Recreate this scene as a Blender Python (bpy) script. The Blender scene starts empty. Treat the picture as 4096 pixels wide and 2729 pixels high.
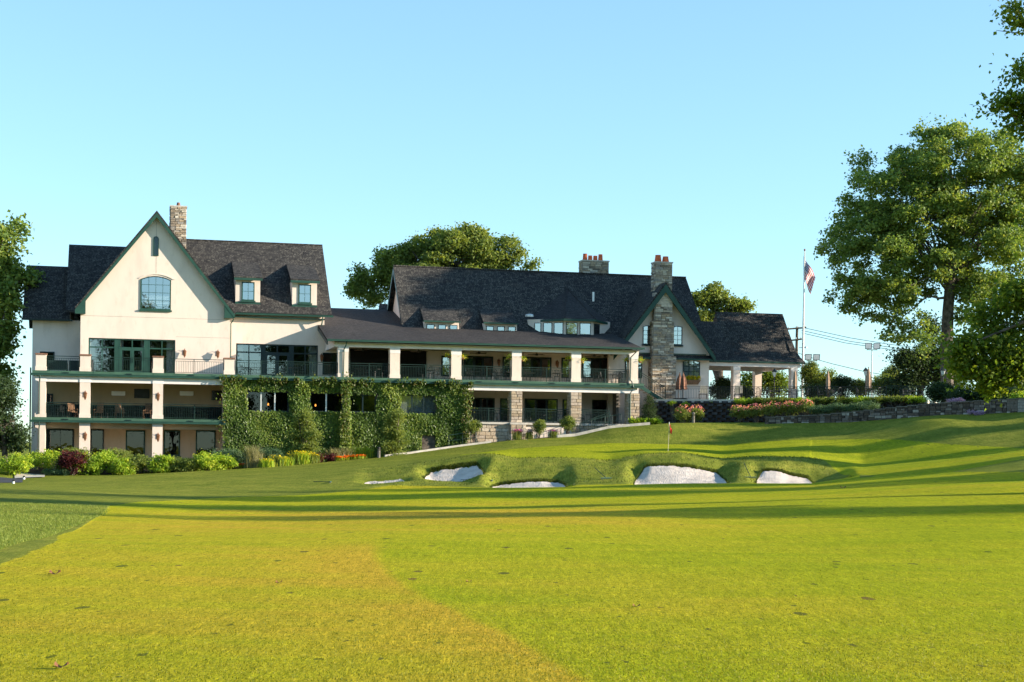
import bpy, math, random
import numpy as np
from mathutils import Vector, Matrix

rng = np.random.default_rng(7)
random.seed(7)
SC = bpy.context.scene
COL = SC.collection

# ------------------------------------------------------------------ camera, sky, sun, exposure
FPX = 6200.0; CX = 2048.0; HY = 1795.0; ROLL = 0.011; CAMZ = 1.6
cam_d = bpy.data.cameras.new('camera')
cam_d.sensor_width = 36.0
cam_d.sensor_fit = 'HORIZONTAL'
cam_d.lens = FPX / 4096 * 36.0
cam_d.shift_y = (HY - 1364.5) / 4096
cam_d.clip_start = 0.1
cam_d.clip_end = 20000
cam = bpy.data.objects.new('camera', cam_d)
COL.objects.link(cam)
cam.matrix_world = Matrix.Translation((0, 0, CAMZ)) @ Matrix.Rotation(math.pi / 2, 4, 'X') @ Matrix.Rotation(ROLL, 4, 'Z')
SC.camera = cam

SUN_VEC = Vector((2.988, -0.282, 0.85)).normalized()
SUN_EL = math.asin(SUN_VEC.z)
SUN_AZ = math.atan2(SUN_VEC.x, SUN_VEC.y)
world = bpy.data.worlds.new('World')
SC.world = world
world.use_nodes = True
wn = world.node_tree
sky = wn.nodes.new('ShaderNodeTexSky')
sky.sky_type = 'NISHITA'
sky.sun_disc = False
sky.sun_elevation = SUN_EL
sky.sun_rotation = SUN_AZ
sky.altitude = 50
sky.air_density = 1.0
sky.dust_density = 0.0
sky.ozone_density = 1.0
gam = wn.nodes.new('ShaderNodeGamma'); gam.inputs[1].default_value = 0.68   # evens the clear sky from zenith to horizon
tint = wn.nodes.new('ShaderNodeMix'); tint.data_type = 'RGBA'; tint.blend_type = 'MULTIPLY'
tint.inputs[0].default_value = 1.0; tint.inputs[7].default_value = (0.635, 0.91, 1.10, 1)
wn.links.new(sky.outputs[0], gam.inputs[0])
wn.links.new(gam.outputs[0], tint.inputs[6])
wn.links.new(tint.outputs[2], wn.nodes['Background'].inputs['Color'])
wn.nodes['Background'].inputs['Strength'].default_value = 0.15
sun_d = bpy.data.lights.new('sun', 'SUN')
sun_d.energy = 4.5
sun_d.angle = math.radians(0.55)
sun_d.color = (1.0, 0.89, 0.73)
sun = bpy.data.objects.new('sun', sun_d)
COL.objects.link(sun)
sun.rotation_euler = SUN_VEC.to_track_quat('Z', 'Y').to_euler()
sun.location = (60, -10, 60)
SC.view_settings.view_transform = 'Standard'
SC.view_settings.look = 'None'
SC.view_settings.exposure = 1.5
SC.view_settings.gamma = 1.0
SC.render.engine = 'CYCLES'
SC.cycles.use_denoising = True
SC.cycles.max_bounces = 6
SC.cycles.transparent_max_bounces = 12

# ------------------------------------------------------------------ frames: photo pixel -> place
TH = math.atan(FPX / 24750)
E_S = (math.cos(TH), math.sin(TH)); E_T = (-math.sin(TH), math.cos(TH))

def ray(px, py):
    u = px - CX; v = py - HY
    return (u + ROLL * v) / FPX, -(v - ROLL * u) / FPX
_a, _b = ray(130, 1500)
OX, OY = _a * 110.7, 110.7

def W(px, py, Y):                       # world point of a pixel at depth Y
    a, b = ray(px, py)
    return np.array((a * Y, Y, CAMZ + b * Y))

def F(px, py, t):                       # facade frame: (s, z) of a pixel on the plane t metres behind the deck front
    a, b = ray(px, py)
    Y = (t + OX * E_T[0] + OY * E_T[1]) / (a * E_T[0] + E_T[1])
    X = a * Y
    return (X - OX) * E_S[0] + (Y - OY) * E_S[1], CAMZ + b * Y

def S(px, t, py=1500): return F(px, py, t)[0]
def Z(px, py, t): return F(px, py, t)[1]

def L2W(s, t, z=0.0):
    return np.array((OX + s * E_S[0] + t * E_T[0], OY + s * E_S[1] + t * E_T[1], z))

def roof_hit(px, py, t0, z0, slope):    # where a pixel's ray meets a roof plane rising away from t0
    lo, hi = t0 - 2, t0 + 14
    for _ in range(50):
        mid = (lo + hi) / 2
        if Z(px, py, mid) > z0 + slope * (mid - t0): lo = mid
        else: hi = mid
    s, z = F(px, py, lo)
    return s, lo, z

# ------------------------------------------------------------------ materials
MATS = {}
def nodes_of(name):
    m = bpy.data.materials.new(name); m.use_nodes = True
    MATS[name] = m
    nt = m.node_tree
    return m, nt, nt.nodes['Principled BSDF']

def N(nt, typ, **kw):
    n = nt.nodes.new(typ)
    for k, v in kw.items():
        if k in n.inputs: n.inputs[k].default_value = v
        else: setattr(n, k, v)
    return n

def ramp(nt, stops, src=None):
    r = nt.nodes.new('ShaderNodeValToRGB')
    el = r.color_ramp.elements
    while len(el) > 1: el.remove(el[-1])
    el[0].position = stops[0][0]; el[0].color = (*stops[0][1], 1)
    for p, c in stops[1:]:
        e = el.new(p); e.color = (*c, 1)
    if src is not None: nt.links.new(src, r.inputs[0])
    return r

def mixc(nt, fac, a, b, mode='MIX'):
    m = nt.nodes.new('ShaderNodeMix'); m.data_type = 'RGBA'; m.blend_type = mode
    for sock, v in ((m.inputs[0], fac), (m.inputs[6], a), (m.inputs[7], b)):
        if hasattr(v, 'is_output'): nt.links.new(v, sock)
        elif isinstance(v, (int, float)): sock.default_value = v
        else: sock.default_value = (*v, 1)
    return m.outputs[2]

def mathn(nt, op, a, b=0.0, clamp=False):
    m = nt.nodes.new('ShaderNodeMath'); m.operation = op; m.use_clamp = clamp
    for i, v in enumerate((a, b)):
        if hasattr(v, 'is_output'): nt.links.new(v, m.inputs[i])
        else: m.inputs[i].default_value = v
    return m.outputs[0]

def noise(nt, vec, scale, detail=3, rough=0.55):
    n = N(nt, 'ShaderNodeTexNoise', Scale=scale, Detail=detail, Roughness=rough)
    if vec is not None: nt.links.new(vec, n.inputs['Vector'])
    return n.outputs['Fac']

def bump(nt, bsdf, height, strength=0.4, dist=0.05):
    b = N(nt, 'ShaderNodeBump', Strength=strength, Distance=dist)
    nt.links.new(height, b.inputs['Height'])
    nt.links.new(b.outputs[0], bsdf.inputs['Normal'])

def simple(name, col, rough=0.7, var=0.12, scale=2.0, bmp=0.0, metallic=0.0, objvar=0.0, spec=0.3):
    m, nt, b = nodes_of(name)
    g = N(nt, 'ShaderNodeNewGeometry')
    f = noise(nt, g.outputs['Position'], scale, 5)
    lo = tuple(c * (1 - var * 1.6) for c in col); hi = tuple(min(1, c * (1 + var)) for c in col)
    c = ramp(nt, [(0.3, lo), (0.7, hi)], f).outputs[0]
    if objvar:
        oi = N(nt, 'ShaderNodeObjectInfo')
        k = mathn(nt, 'MULTIPLY_ADD', oi.outputs['Random'], objvar * 2); k.node.inputs[2].default_value = 1 - objvar
        cv = nt.nodes.new('ShaderNodeCombineColor')
        for i in range(3): nt.links.new(k, cv.inputs[i])
        c = mixc(nt, 1.0, c, cv.outputs[0], 'MULTIPLY')
    nt.links.new(c, b.inputs['Base Color'])
    b.inputs['Roughness'].default_value = rough
    b.inputs['Metallic'].default_value = metallic
    b.inputs['Specular IOR Level'].default_value = spec
    if bmp: bump(nt, b, noise(nt, g.outputs['Position'], scale * 12, 4), bmp, 0.02)
    return m

def m_stucco(name, col):
    m, nt, b = nodes_of(name)
    g = N(nt, 'ShaderNodeNewGeometry')
    mp = N(nt, 'ShaderNodeMapping', Scale=(1, 1, 0.35)); nt.links.new(g.outputs['Position'], mp.inputs[0])
    f = noise(nt, mp.outputs[0], 0.9, 6, 0.6)
    c = ramp(nt, [(0.25, tuple(x * 0.86 for x in col)), (0.5, col), (0.75, tuple(min(1, x * 1.05) for x in col))], f).outputs[0]
    s = ramp(nt, [(0.55, (1, 1, 1)), (0.8, (0.86, 0.84, 0.8))], noise(nt, mp.outputs[0], 3.1, 5, 0.7)).outputs[0]
    nt.links.new(mixc(nt, 1.0, c, s, 'MULTIPLY'), b.inputs['Base Color'])
    b.inputs['Roughness'].default_value = 0.9
    b.inputs['Specular IOR Level'].default_value = 0.15
    bump(nt, b, noise(nt, g.outputs['Position'], 26, 4), 0.35, 0.02)
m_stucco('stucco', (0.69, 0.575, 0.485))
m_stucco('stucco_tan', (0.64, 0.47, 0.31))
m_stucco('stucco_shade', (0.40, 0.30, 0.18))  # stucco darkened in colour to stand for shade inside the middle porch
m_stucco('stucco_cool', (0.70, 0.60, 0.54))

def m_shingle(name, c0, c1, c2, w=0.17, h=0.13):
    m, nt, b = nodes_of(name)
    uv = N(nt, 'ShaderNodeUVMap')
    br = N(nt, 'ShaderNodeTexBrick', Scale=1.0)
    br.inputs['Brick Width'].default_value = w; br.inputs['Row Height'].default_value = h
    br.inputs['Mortar Size'].default_value = 0.02; br.inputs['Mortar Smooth'].default_value = 0.2
    br.inputs['Color1'].default_value = (*c0, 1); br.inputs['Color2'].default_value = (*c1, 1)
    br.inputs['Mortar'].default_value = (*c2, 1); br.inputs['Bias'].default_value = 0.0
    br.offset = 0.37; br.squash = 1.3; br.squash_frequency = 3
    nt.links.new(uv.outputs[0], br.inputs['Vector'])
    mp = N(nt, 'ShaderNodeMapping', Scale=(1.0, 0.45, 1.0)); nt.links.new(uv.outputs[0], mp.inputs[0])
    big = ramp(nt, [(0.3, (0.78, 0.78, 0.8)), (0.7, (1.18, 1.16, 1.1))], noise(nt, mp.outputs[0], 0.55, 6, 0.6)).outputs[0]
    mid = ramp(nt, [(0.35, (0.75, 0.75, 0.75)), (0.65, (1.2, 1.2, 1.2))], noise(nt, uv.outputs[0], 4.5, 3, 0.6)).outputs[0]
    c = mixc(nt, 1.0, mixc(nt, 1.0, br.outputs['Color'], big, 'MULTIPLY'), mid, 'MULTIPLY')
    nt.links.new(c, b.inputs['Base Color'])
    b.inputs['Roughness'].default_value = 0.85
    b.inputs['Specular IOR Level'].default_value = 0.2
    sx = N(nt, 'ShaderNodeSeparateXYZ'); nt.links.new(uv.outputs[0], sx.inputs[0])
    saw = mathn(nt, 'SUBTRACT', 1.0, mathn(nt, 'FRACT', mathn(nt, 'DIVIDE', sx.outputs[1], h)))
    hgt = mathn(nt, 'ADD', saw, mathn(nt, 'MULTIPLY', br.outputs['Fac'], -0.6))
    hgt = mathn(nt, 'ADD', hgt, noise(nt, uv.outputs[0], 9, 3))
    bump(nt, b, hgt, 0.7, 0.035)
m_shingle('shingle', (0.030, 0.028, 0.028), (0.098, 0.090, 0.080), (0.008, 0.008, 0.009), 0.2, 0.15)
m_shingle('shingle_asphalt', (0.036, 0.031, 0.030), (0.064, 0.057, 0.054), (0.015, 0.014, 0.014), 0.3, 0.14)

simple('trim_green', (0.018, 0.062, 0.045), 0.5, 0.15, 1.5)
simple('band_green', (0.05, 0.11, 0.07), 0.55, 0.15, 1.2)
simple('rail_green', (0.012, 0.032, 0.025), 0.45, 0.1, 2)
simple('white_trim', (0.72, 0.66, 0.62), 0.6, 0.06, 1.5)
simple('cap_brown', (0.22, 0.11, 0.07), 0.8, 0.25, 4, 0.3)
simple('dark_frame', (0.008, 0.02, 0.022), 0.4, 0.1, 2)
simple('black_metal', (0.02, 0.021, 0.022), 0.45, 0.1, 3)
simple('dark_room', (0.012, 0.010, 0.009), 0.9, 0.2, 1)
simple('curtain', (0.78, 0.78, 0.74), 0.9, 0.08, 6)
simple('ceiling', (0.36, 0.29, 0.20), 0.85, 0.06, 1)
simple('concrete', (0.50, 0.45, 0.38), 0.9, 0.15, 2.5, 0.3)
simple('asphalt', (0.05, 0.05, 0.055), 0.9, 0.2, 3, 0.3)
simple('mulch', (0.06, 0.038, 0.024), 0.95, 0.5, 7, 0.8)
simple('bark', (0.125, 0.10, 0.078), 0.95, 0.4, 4, 0.8)
simple('terracotta', (0.62, 0.13, 0.045), 0.8, 0.2, 5, 0.2)
simple('copper', (0.30, 0.14, 0.075), 0.4, 0.25, 9, 0.0, 0.6)
simple('steel_pale', (0.62, 0.62, 0.60), 0.35, 0.08, 3, 0.0, 0.3)
simple('umbrella_cloth', (0.36, 0.235, 0.155), 0.9, 0.2, 5)
simple('umbrella_rust', (0.20, 0.095, 0.06), 0.9, 0.3, 5)
simple('wicker', (0.20, 0.11, 0.06), 0.8, 0.3, 12, 0.5)
simple('old_wood', (0.13, 0.10, 0.075), 0.9, 0.3, 3, 0.4)
simple('beige_fabric', (0.60, 0.50, 0.38), 0.9, 0.12, 4)
simple('white_paint', (0.78, 0.78, 0.76), 0.5, 0.05, 3)
simple('red_cloth', (0.55, 0.03, 0.03), 0.8, 0.2, 8)
simple('screen_black', (0.008, 0.008, 0.01), 0.15, 0.1, 1, 0, 0, 0, 0.5)
simple('block_dark', (0.050, 0.048, 0.050), 0.95, 0.35, 5, 0.8, 0, 0.35)
simple('mortar', (0.17, 0.15, 0.125), 0.95, 0.3, 6, 0.5)
simple('dry_leaf', (0.20, 0.085, 0.035), 0.8, 0.4, 30)
simple('lamp_white', (0.8, 0.78, 0.7), 0.3, 0.04, 3)

def m_stone(name, stops, sc=2.5):
    m, nt, b = nodes_of(name)
    oi = N(nt, 'ShaderNodeObjectInfo'); g = N(nt, 'ShaderNodeNewGeometry')
    base = ramp(nt, stops, oi.outputs['Random']).outputs[0]
    v = ramp(nt, [(0.25, (0.6, 0.58, 0.56)), (0.5, (1, 1, 1)), (0.75, (1.3, 1.25, 1.15))], noise(nt, g.outputs['Position'], sc * 2.2, 6, 0.65)).outputs[0]
    nt.links.new(mixc(nt, 1.0, base, v, 'MULTIPLY'), b.inputs['Base Color'])
    b.inputs['Roughness'].default_value = 0.9
    b.inputs['Specular IOR Level'].default_value = 0.2
    bump(nt, b, noise(nt, g.outputs['Position'], 18, 5, 0.65), 0.7, 0.03)
m_stone('field_stone', [(0.0, (0.125, 0.106, 0.088)), (0.2, (0.300, 0.237, 0.175)), (0.4, (0.400, 0.300, 0.200)), (0.6, (0.263, 0.237, 0.213)), (0.8, (0.500, 0.413, 0.312)), (1.0, (0.575, 0.512, 0.425))])
m_stone('pier_stone', [(0.0, (0.33, 0.25, 0.17)), (0.35, (0.45, 0.35, 0.24)), (0.7, (0.40, 0.32, 0.25)), (1.0, (0.52, 0.43, 0.33))])
m_stone('garden_stone', [(0.0, (0.05, 0.042, 0.038)), (0.3, (0.10, 0.075, 0.058)), (0.6, (0.12, 0.095, 0.08)), (0.85, (0.22, 0.19, 0.165)), (1.0, (0.40, 0.37, 0.33))])

def m_glass(name, refl, tint, col=(0.92, 0.97, 1.0)):
    m, nt, b = nodes_of(name)
    out = nt.nodes['Material Output']
    nt.nodes.remove(b)
    tr = N(nt, 'ShaderNodeBsdfTransparent', Color=(*tint, 1))
    gl = N(nt, 'ShaderNodeBsdfGlossy', Color=(*col, 1), Roughness=0.012)
    g = N(nt, 'ShaderNodeNewGeometry')
    bp = N(nt, 'ShaderNodeBump', Strength=0.05, Distance=0.05)
    nt.links.new(noise(nt, g.outputs['Position'], 1.1, 2), bp.inputs['Height'])
    nt.links.new(bp.outputs[0], gl.inputs['Normal'])
    mx = N(nt, 'ShaderNodeMixShader', Fac=refl)
    nt.links.new(tr.outputs[0], mx.inputs[1]); nt.links.new(gl.outputs[0], mx.inputs[2])
    nt.links.new(mx.outputs[0], out.inputs[0])
m_glass('glass', 0.26, (0.55, 0.58, 0.58))
m_glass('glass_bright', 0.42, (0.5, 0.55, 0.58))
m_glass('glass_dim', 0.06, (0.5, 0.5, 0.48))

def m_leaf(name, stops, trans=0.4, rough=0.55, tcol=1.35):
    m, nt, b = nodes_of(name)
    out = nt.nodes['Material Output']
    at = N(nt, 'ShaderNodeAttribute', attribute_name='tint')
    c = ramp(nt, stops, at.outputs['Fac']).outputs[0]
    nt.links.new(c, b.inputs['Base Color'])
    b.inputs['Roughness'].default_value = rough
    b.inputs['Specular IOR Level'].default_value = 0.22
    tl = N(nt, 'ShaderNodeBsdfTranslucent')
    nt.links.new(mixc(nt, 1.0, c, (tcol * 1.15, tcol * 1.1, tcol * 0.5), 'MULTIPLY'), tl.inputs['Color'])
    mx = N(nt, 'ShaderNodeMixShader', Fac=trans)
    nt.links.new(b.outputs[0], mx.inputs[1]); nt.links.new(tl.outputs[0], mx.inputs[2])
    nt.links.new(mx.outputs[0], out.inputs[0])
m_leaf('leaf_sycamore', [(0, (0.085, 0.140, 0.036)), (0.6, (0.174, 0.248, 0.056)), (1, (0.323, 0.345, 0.075))])
m_leaf('leaf_maple', [(0, (0.064, 0.110, 0.017)), (0.6, (0.128, 0.192, 0.023)), (1, (0.257, 0.257, 0.035))], 0.5)
m_leaf('leaf_mid', [(0, (0.104, 0.147, 0.035)), (0.6, (0.178, 0.226, 0.052)), (1, (0.293, 0.312, 0.069))])
m_leaf('leaf_dark', [(0, (0.022, 0.043, 0.019)), (0.6, (0.042, 0.072, 0.026)), (1, (0.084, 0.120, 0.036))], 0.3)
m_leaf('leaf_ivy', [(0, (0.051, 0.090, 0.017)), (0.6, (0.110, 0.172, 0.027)), (1, (0.220, 0.259, 0.040))], 0.3, 0.38)
m_leaf('leaf_ivy_young', [(0, (0.039, 0.072, 0.009)), (0.7, (0.085, 0.126, 0.016)), (1, (0.130, 0.090, 0.022))], 0.4, 0.4)
m_leaf('leaf_bright', [(0, (0.138, 0.230, 0.023)), (0.6, (0.300, 0.422, 0.038)), (1, (0.599, 0.576, 0.058))], 0.4)
m_leaf('leaf_juniper', [(0, (0.045, 0.090, 0.045)), (0.6, (0.090, 0.158, 0.075)), (1, (0.180, 0.255, 0.105))], 0.25)
m_leaf('leaf_purple', [(0, (0.03, 0.008, 0.012)), (0.6, (0.085, 0.018, 0.02)), (1, (0.16, 0.035, 0.03))], 0.35)
m_leaf('leaf_straw', [(0, (0.16, 0.16, 0.07)), (0.6, (0.28, 0.26, 0.13)), (1, (0.40, 0.36, 0.2))], 0.35)
m_leaf('leaf_grass', [(0, (0.037, 0.060, 0.006)), (0.6, (0.065, 0.089, 0.010)), (1, (0.114, 0.110, 0.019))], 0.35)
m_leaf('leaf_fairway', [(0, (0.114, 0.145, 0.009)), (0.6, (0.190, 0.189, 0.012)), (1, (0.320, 0.261, 0.022))], 0.3)
m_leaf('leaf_rough', [(0, (0.112, 0.163, 0.020)), (0.6, (0.188, 0.237, 0.037)), (1, (0.325, 0.338, 0.075))], 0.3)
m_leaf('petal_yellow', [(0, (0.55, 0.38, 0.01)), (1, (0.80, 0.60, 0.03))], 0.35)
m_leaf('petal_orange', [(0, (0.65, 0.09, 0.008)), (1, (0.80, 0.20, 0.01))], 0.35)
m_leaf('petal_pink', [(0, (0.60, 0.14, 0.17)), (1, (0.78, 0.36, 0.33))], 0.35)
m_leaf('petal_magenta', [(0, (0.55, 0.06, 0.35)), (1, (0.75, 0.20, 0.50))], 0.35)
m_leaf('petal_lilac', [(0, (0.35, 0.22, 0.45)), (1, (0.5, 0.36, 0.55))], 0.35)

def m_emit(name, col, st):
    m, nt, b = nodes_of(name)
    b.inputs['Base Color'].default_value = (*col, 1)
    b.inputs['Emission Color'].default_value = (*col, 1)
    b.inputs['Emission Strength'].default_value = st
m_emit('bulb_glow', (1.0, 0.33, 0.06), 1.6)

def m_sand():
    m, nt, b = nodes_of('sand')
    g = N(nt, 'ShaderNodeNewGeometry')
    c = ramp(nt, [(0.3, (0.44, 0.37, 0.31)), (0.7, (0.60, 0.52, 0.45))], noise(nt, g.outputs['Position'], 1.3, 6)).outputs[0]
    nt.links.new(c, b.inputs['Base Color']); b.inputs['Roughness'].default_value = 0.95
    b.inputs['Specular IOR Level'].default_value = 0.1
    h = mathn(nt, 'ADD', noise(nt, g.outputs['Position'], 4, 4), mathn(nt, 'MULTIPLY', noise(nt, g.outputs['Position'], 14, 4), 0.5))
    mr = N(nt, 'ShaderNodeMapping', Scale=(14, 3, 1), Rotation=(0, 0, .5)); nt.links.new(g.outputs['Position'], mr.inputs[0])
    h = mathn(nt, 'ADD', h, mathn(nt, 'MULTIPLY', noise(nt, mr.outputs[0], 1.0, 2), 0.6))
    bump(nt, b, h, 0.9, 0.08)
m_sand()

def m_grass():
    m, nt, b = nodes_of('grass')
    g = N(nt, 'ShaderNodeNewGeometry'); P = g.outputs['Position']
    at_s = N(nt, 'ShaderNodeAttribute', attribute_name='short').outputs['Fac']
    at_g = N(nt, 'ShaderNodeAttribute', attribute_name='green').outputs['Fac']
    at_d = N(nt, 'ShaderNodeAttribute', attribute_name='dry').outputs['Fac']
    n_edge = noise(nt, P, 2.2, 3)
    def crisp(a):
        x = mathn(nt, 'ADD', a, mathn(nt, 'MULTIPLY', mathn(nt, 'SUBTRACT', n_edge, 0.5), 0.5))
        return ramp(nt, [(0.46, (0, 0, 0)), (0.54, (1, 1, 1))], x).outputs[0]
    big = noise(nt, P, 0.085, 5, 0.6)
    mp = N(nt, 'ShaderNodeMapping', Scale=(0.35, 1.0, 1.0)); nt.links.new(P, mp.inputs[0])
    strk = noise(nt, mp.outputs[0], 0.5, 6, 0.65)
    mid = noise(nt, P, 1.1, 5, 0.65)
    fine = noise(nt, P, 38, 4, 0.75)
    finer = noise(nt, P, 13, 4, 0.7)
    # fairway: green, yellow-green and tan patches
    f = mathn(nt, 'ADD', mathn(nt, 'MULTIPLY', big, 0.55), mathn(nt, 'MULTIPLY', strk, 0.45))
    f = mathn(nt, 'ADD', f, mathn(nt, 'MULTIPLY', at_d, 0.23))
    fair = ramp(nt, [(0.34, (0.20, 0.245, 0.006)), (0.47, (0.27, 0.285, 0.008)), (0.58, (0.335, 0.30, 0.013)), (0.72, (0.41, 0.28, 0.022))], f).outputs[0]
    rough = ramp(nt, [(0.30, (0.095, 0.125, 0.014)), (0.5, (0.16, 0.18, 0.024)), (0.66, (0.24, 0.23, 0.036)), (0.8, (0.32, 0.25, 0.065))], mathn(nt, 'ADD', mathn(nt, 'MULTIPLY', mid, 0.55), mathn(nt, 'MULTIPLY', strk, 0.45))).outputs[0]
    green = ramp(nt, [(0.35, (0.205, 0.24, 0.008)), (0.65, (0.305, 0.31, 0.014))], strk).outputs[0]
    c = mixc(nt, crisp(at_s), rough, fair)
    c = mixc(nt, crisp(at_g), c, green)
    # blades: light and dark grain
    fg = ramp(nt, [(0.25, (0.45, 0.5, 0.4)), (0.5, (1.0, 1.0, 1.0)), (0.75, (1.5, 1.45, 1.5))], fine).outputs[0]
    c = mixc(nt, 0.85, c, mixc(nt, 1.0, c, fg, 'MULTIPLY'))
    fg2 = ramp(nt, [(0.3, (0.78, 0.8, 0.76)), (0.7, (1.2, 1.18, 1.2))], finer).outputs[0]
    c = mixc(nt, 1.0, c, fg2, 'MULTIPLY')
    for sx_, sy_, k_ in ((62, 7, 0.8), (17, 1.4, 0.4), (5.0, 0.5, 0.15)):      # standing-blade grain, streaked along the mowing direction
        mg = N(nt, 'ShaderNodeMapping', Scale=(sx_, sy_, 1)); nt.links.new(P, mg.inputs[0])
        gr = ramp(nt, [(0.3, (0.55, 0.6, 0.5)), (0.5, (1, 1, 1)), (0.7, (1.5, 1.4, 1.5))], noise(nt, mg.outputs[0], 1.0, 2, 0.6)).outputs[0]
        c = mixc(nt, k_, c, mixc(nt, 1.0, c, gr, 'MULTIPLY'))
    m3 = ramp(nt, [(0.3, (0.9, 0.92, 0.9)), (0.7, (1.1, 1.08, 1.1))], noise(nt, mp.outputs[0], 3.4, 4, 0.7)).outputs[0]
    c = mixc(nt, 1.0, c, m3, 'MULTIPLY')
    # divots and clippings: small dark scars with ragged outline
    vo = N(nt, 'ShaderNodeTexVoronoi', Scale=1.0); vo.voronoi_dimensions = '2D'
    wob = N(nt, 'ShaderNodeVectorMath'); wob.operation = 'ADD'
    nz = N(nt, 'ShaderNodeTexNoise', Scale=9.0, Detail=2.0); nt.links.new(P, nz.inputs['Vector'])
    scl = N(nt, 'ShaderNodeVectorMath'); scl.operation = 'SCALE'; scl.inputs['Scale'].default_value = 0.09
    nt.links.new(nz.outputs['Color'], scl.inputs[0])
    dmap = N(nt, 'ShaderNodeMapping', Scale=(1.0, 0.4, 1.0)); nt.links.new(P, dmap.inputs[0])
    nt.links.new(dmap.outputs[0], wob.inputs[0]); nt.links.new(scl.outputs[0], wob.inputs[1]); nt.links.new(wob.outputs[0], vo.inputs['Vector'])
    sep = N(nt, 'ShaderNodeSeparateColor'); nt.links.new(vo.outputs['Color'], sep.inputs[0])
    rad = mathn(nt, 'MULTIPLY', mathn(nt, 'SUBTRACT', sep.outputs[0], 0.3, True), 0.11)
    div = mathn(nt, 'LESS_THAN', vo.outputs['Distance'], rad)
    vo2 = N(nt, 'ShaderNodeTexVoronoi', Scale=2.3); vo2.voronoi_dimensions = '2D'; nt.links.new(wob.outputs[0], vo2.inputs['Vector'])
    sep2 = N(nt, 'ShaderNodeSeparateColor'); nt.links.new(vo2.outputs['Color'], sep2.inputs[0])
    div2 = mathn(nt, 'LESS_THAN', vo2.outputs['Distance'], mathn(nt, 'MULTIPLY', mathn(nt, 'SUBTRACT', sep2.outputs[1], 0.55, True), 0.16))
    dm = mathn(nt, 'MULTIPLY', mathn(nt, 'MAXIMUM', div, div2), crisp(at_s))
    dcol = ramp(nt, [(0.0, (0.05, 0.075, 0.012)), (0.7, (0.06, 0.06, 0.02)), (1.0, (0.14, 0.075, 0.03))], sep.outputs[2]).outputs[0]
    c = mixc(nt, mathn(nt, 'MULTIPLY', dm, 0.8), c, dcol)
    nt.links.new(c, b.inputs['Base Color'])
    b.inputs['Roughness'].default_value = 0.9
    b.inputs['Specular IOR Level'].default_value = 0.03
    rs = ramp(nt, [(0.0, (1, 1, 1)), (1.0, (0.22, 0.22, 0.22))], at_s).outputs[0]
    tuft = noise(nt, P, 5.0, 5, 0.7)
    h = mathn(nt, 'ADD', mathn(nt, 'MULTIPLY', tuft, mathn(nt, 'MULTIPLY', rs, 1.6)), mathn(nt, 'MULTIPLY', fine, 0.45))
    bump(nt, b, h, 0.75, 0.06)
m_grass()

def m_flag():
    m, nt, b = nodes_of('flag_cloth')
    uv = N(nt, 'ShaderNodeUVMap'); sx = N(nt, 'ShaderNodeSeparateXYZ'); nt.links.new(uv.outputs[0], sx.inputs[0])
    u, v = sx.outputs[0], sx.outputs[1]
    st = mathn(nt, 'MODULO', mathn(nt, 'FLOOR', mathn(nt, 'MULTIPLY', v, 13.0)), 2.0)
    c = mixc(nt, st, (0.55, 0.02, 0.035), (0.8, 0.78, 0.76))
    inb = mathn(nt, 'MULTIPLY', mathn(nt, 'LESS_THAN', u, 0.4), mathn(nt, 'LESS_THAN', v, 7 / 13))
    a1 = mathn(nt, 'SUBTRACT', mathn(nt, 'FRACT', mathn(nt, 'MULTIPLY', u, 15.0)), 0.5)
    rowp = mathn(nt, 'MULTIPLY', v, 16.7)
    off = mathn(nt, 'MULTIPLY', mathn(nt, 'MODULO', mathn(nt, 'FLOOR', rowp), 2.0), 0.5)
    a1 = mathn(nt, 'SUBTRACT', mathn(nt, 'FRACT', mathn(nt, 'ADD', mathn(nt, 'MULTIPLY', u, 15.0), off)), 0.5)
    b1 = mathn(nt, 'SUBTRACT', mathn(nt, 'FRACT', rowp), 0.5)
    d = mathn(nt, 'ADD', mathn(nt, 'MULTIPLY', a1, a1), mathn(nt, 'MULTIPLY', b1, b1))
    star = mathn(nt, 'LESS_THAN', d, 0.09)
    cant = mixc(nt, star, (0.02, 0.03, 0.14), (0.8, 0.8, 0.8))
    nt.links.new(mixc(nt, inb, c, cant), b.inputs['Base Color'])
    b.inputs['Roughness'].default_value = 0.8
m_flag()

# ------------------------------------------------------------------ objects
BASE = {}
def new_obj(name, data, parent=None, loc=None):
    o = bpy.data.objects.new(name, data); COL.objects.link(o)
    if parent is not None:
        o.parent = parent
        BASE[o] = BASE[parent]
    if loc is not None: o.location = loc
    return o

def tag(o, label=None, cat=None, group=None, kind=None):
    if label: o['label'] = label
    if cat: o['category'] = cat
    if group: o['group'] = group
    if kind: o['kind'] = kind
    return o

def thing(name, label, cat, base, frame='L', group=None, kind=None):
    o = bpy.data.objects.new(name, None); COL.objects.link(o)
    o.empty_display_size = 0.3
    if frame == 'L':
        o.location = L2W(*base); o.rotation_euler = (0, 0, TH)
    else:
        o.location = base
    BASE[o] = np.array(base, float)
    return tag(o, label, cat, group, kind)

def copy_tree(o, parent=None):
    c = o.copy(); COL.objects.link(c); c.parent = parent
    if o in BASE: BASE[c] = BASE[o]
    for ch in list(o.children): copy_tree(ch, c)
    return c

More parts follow.
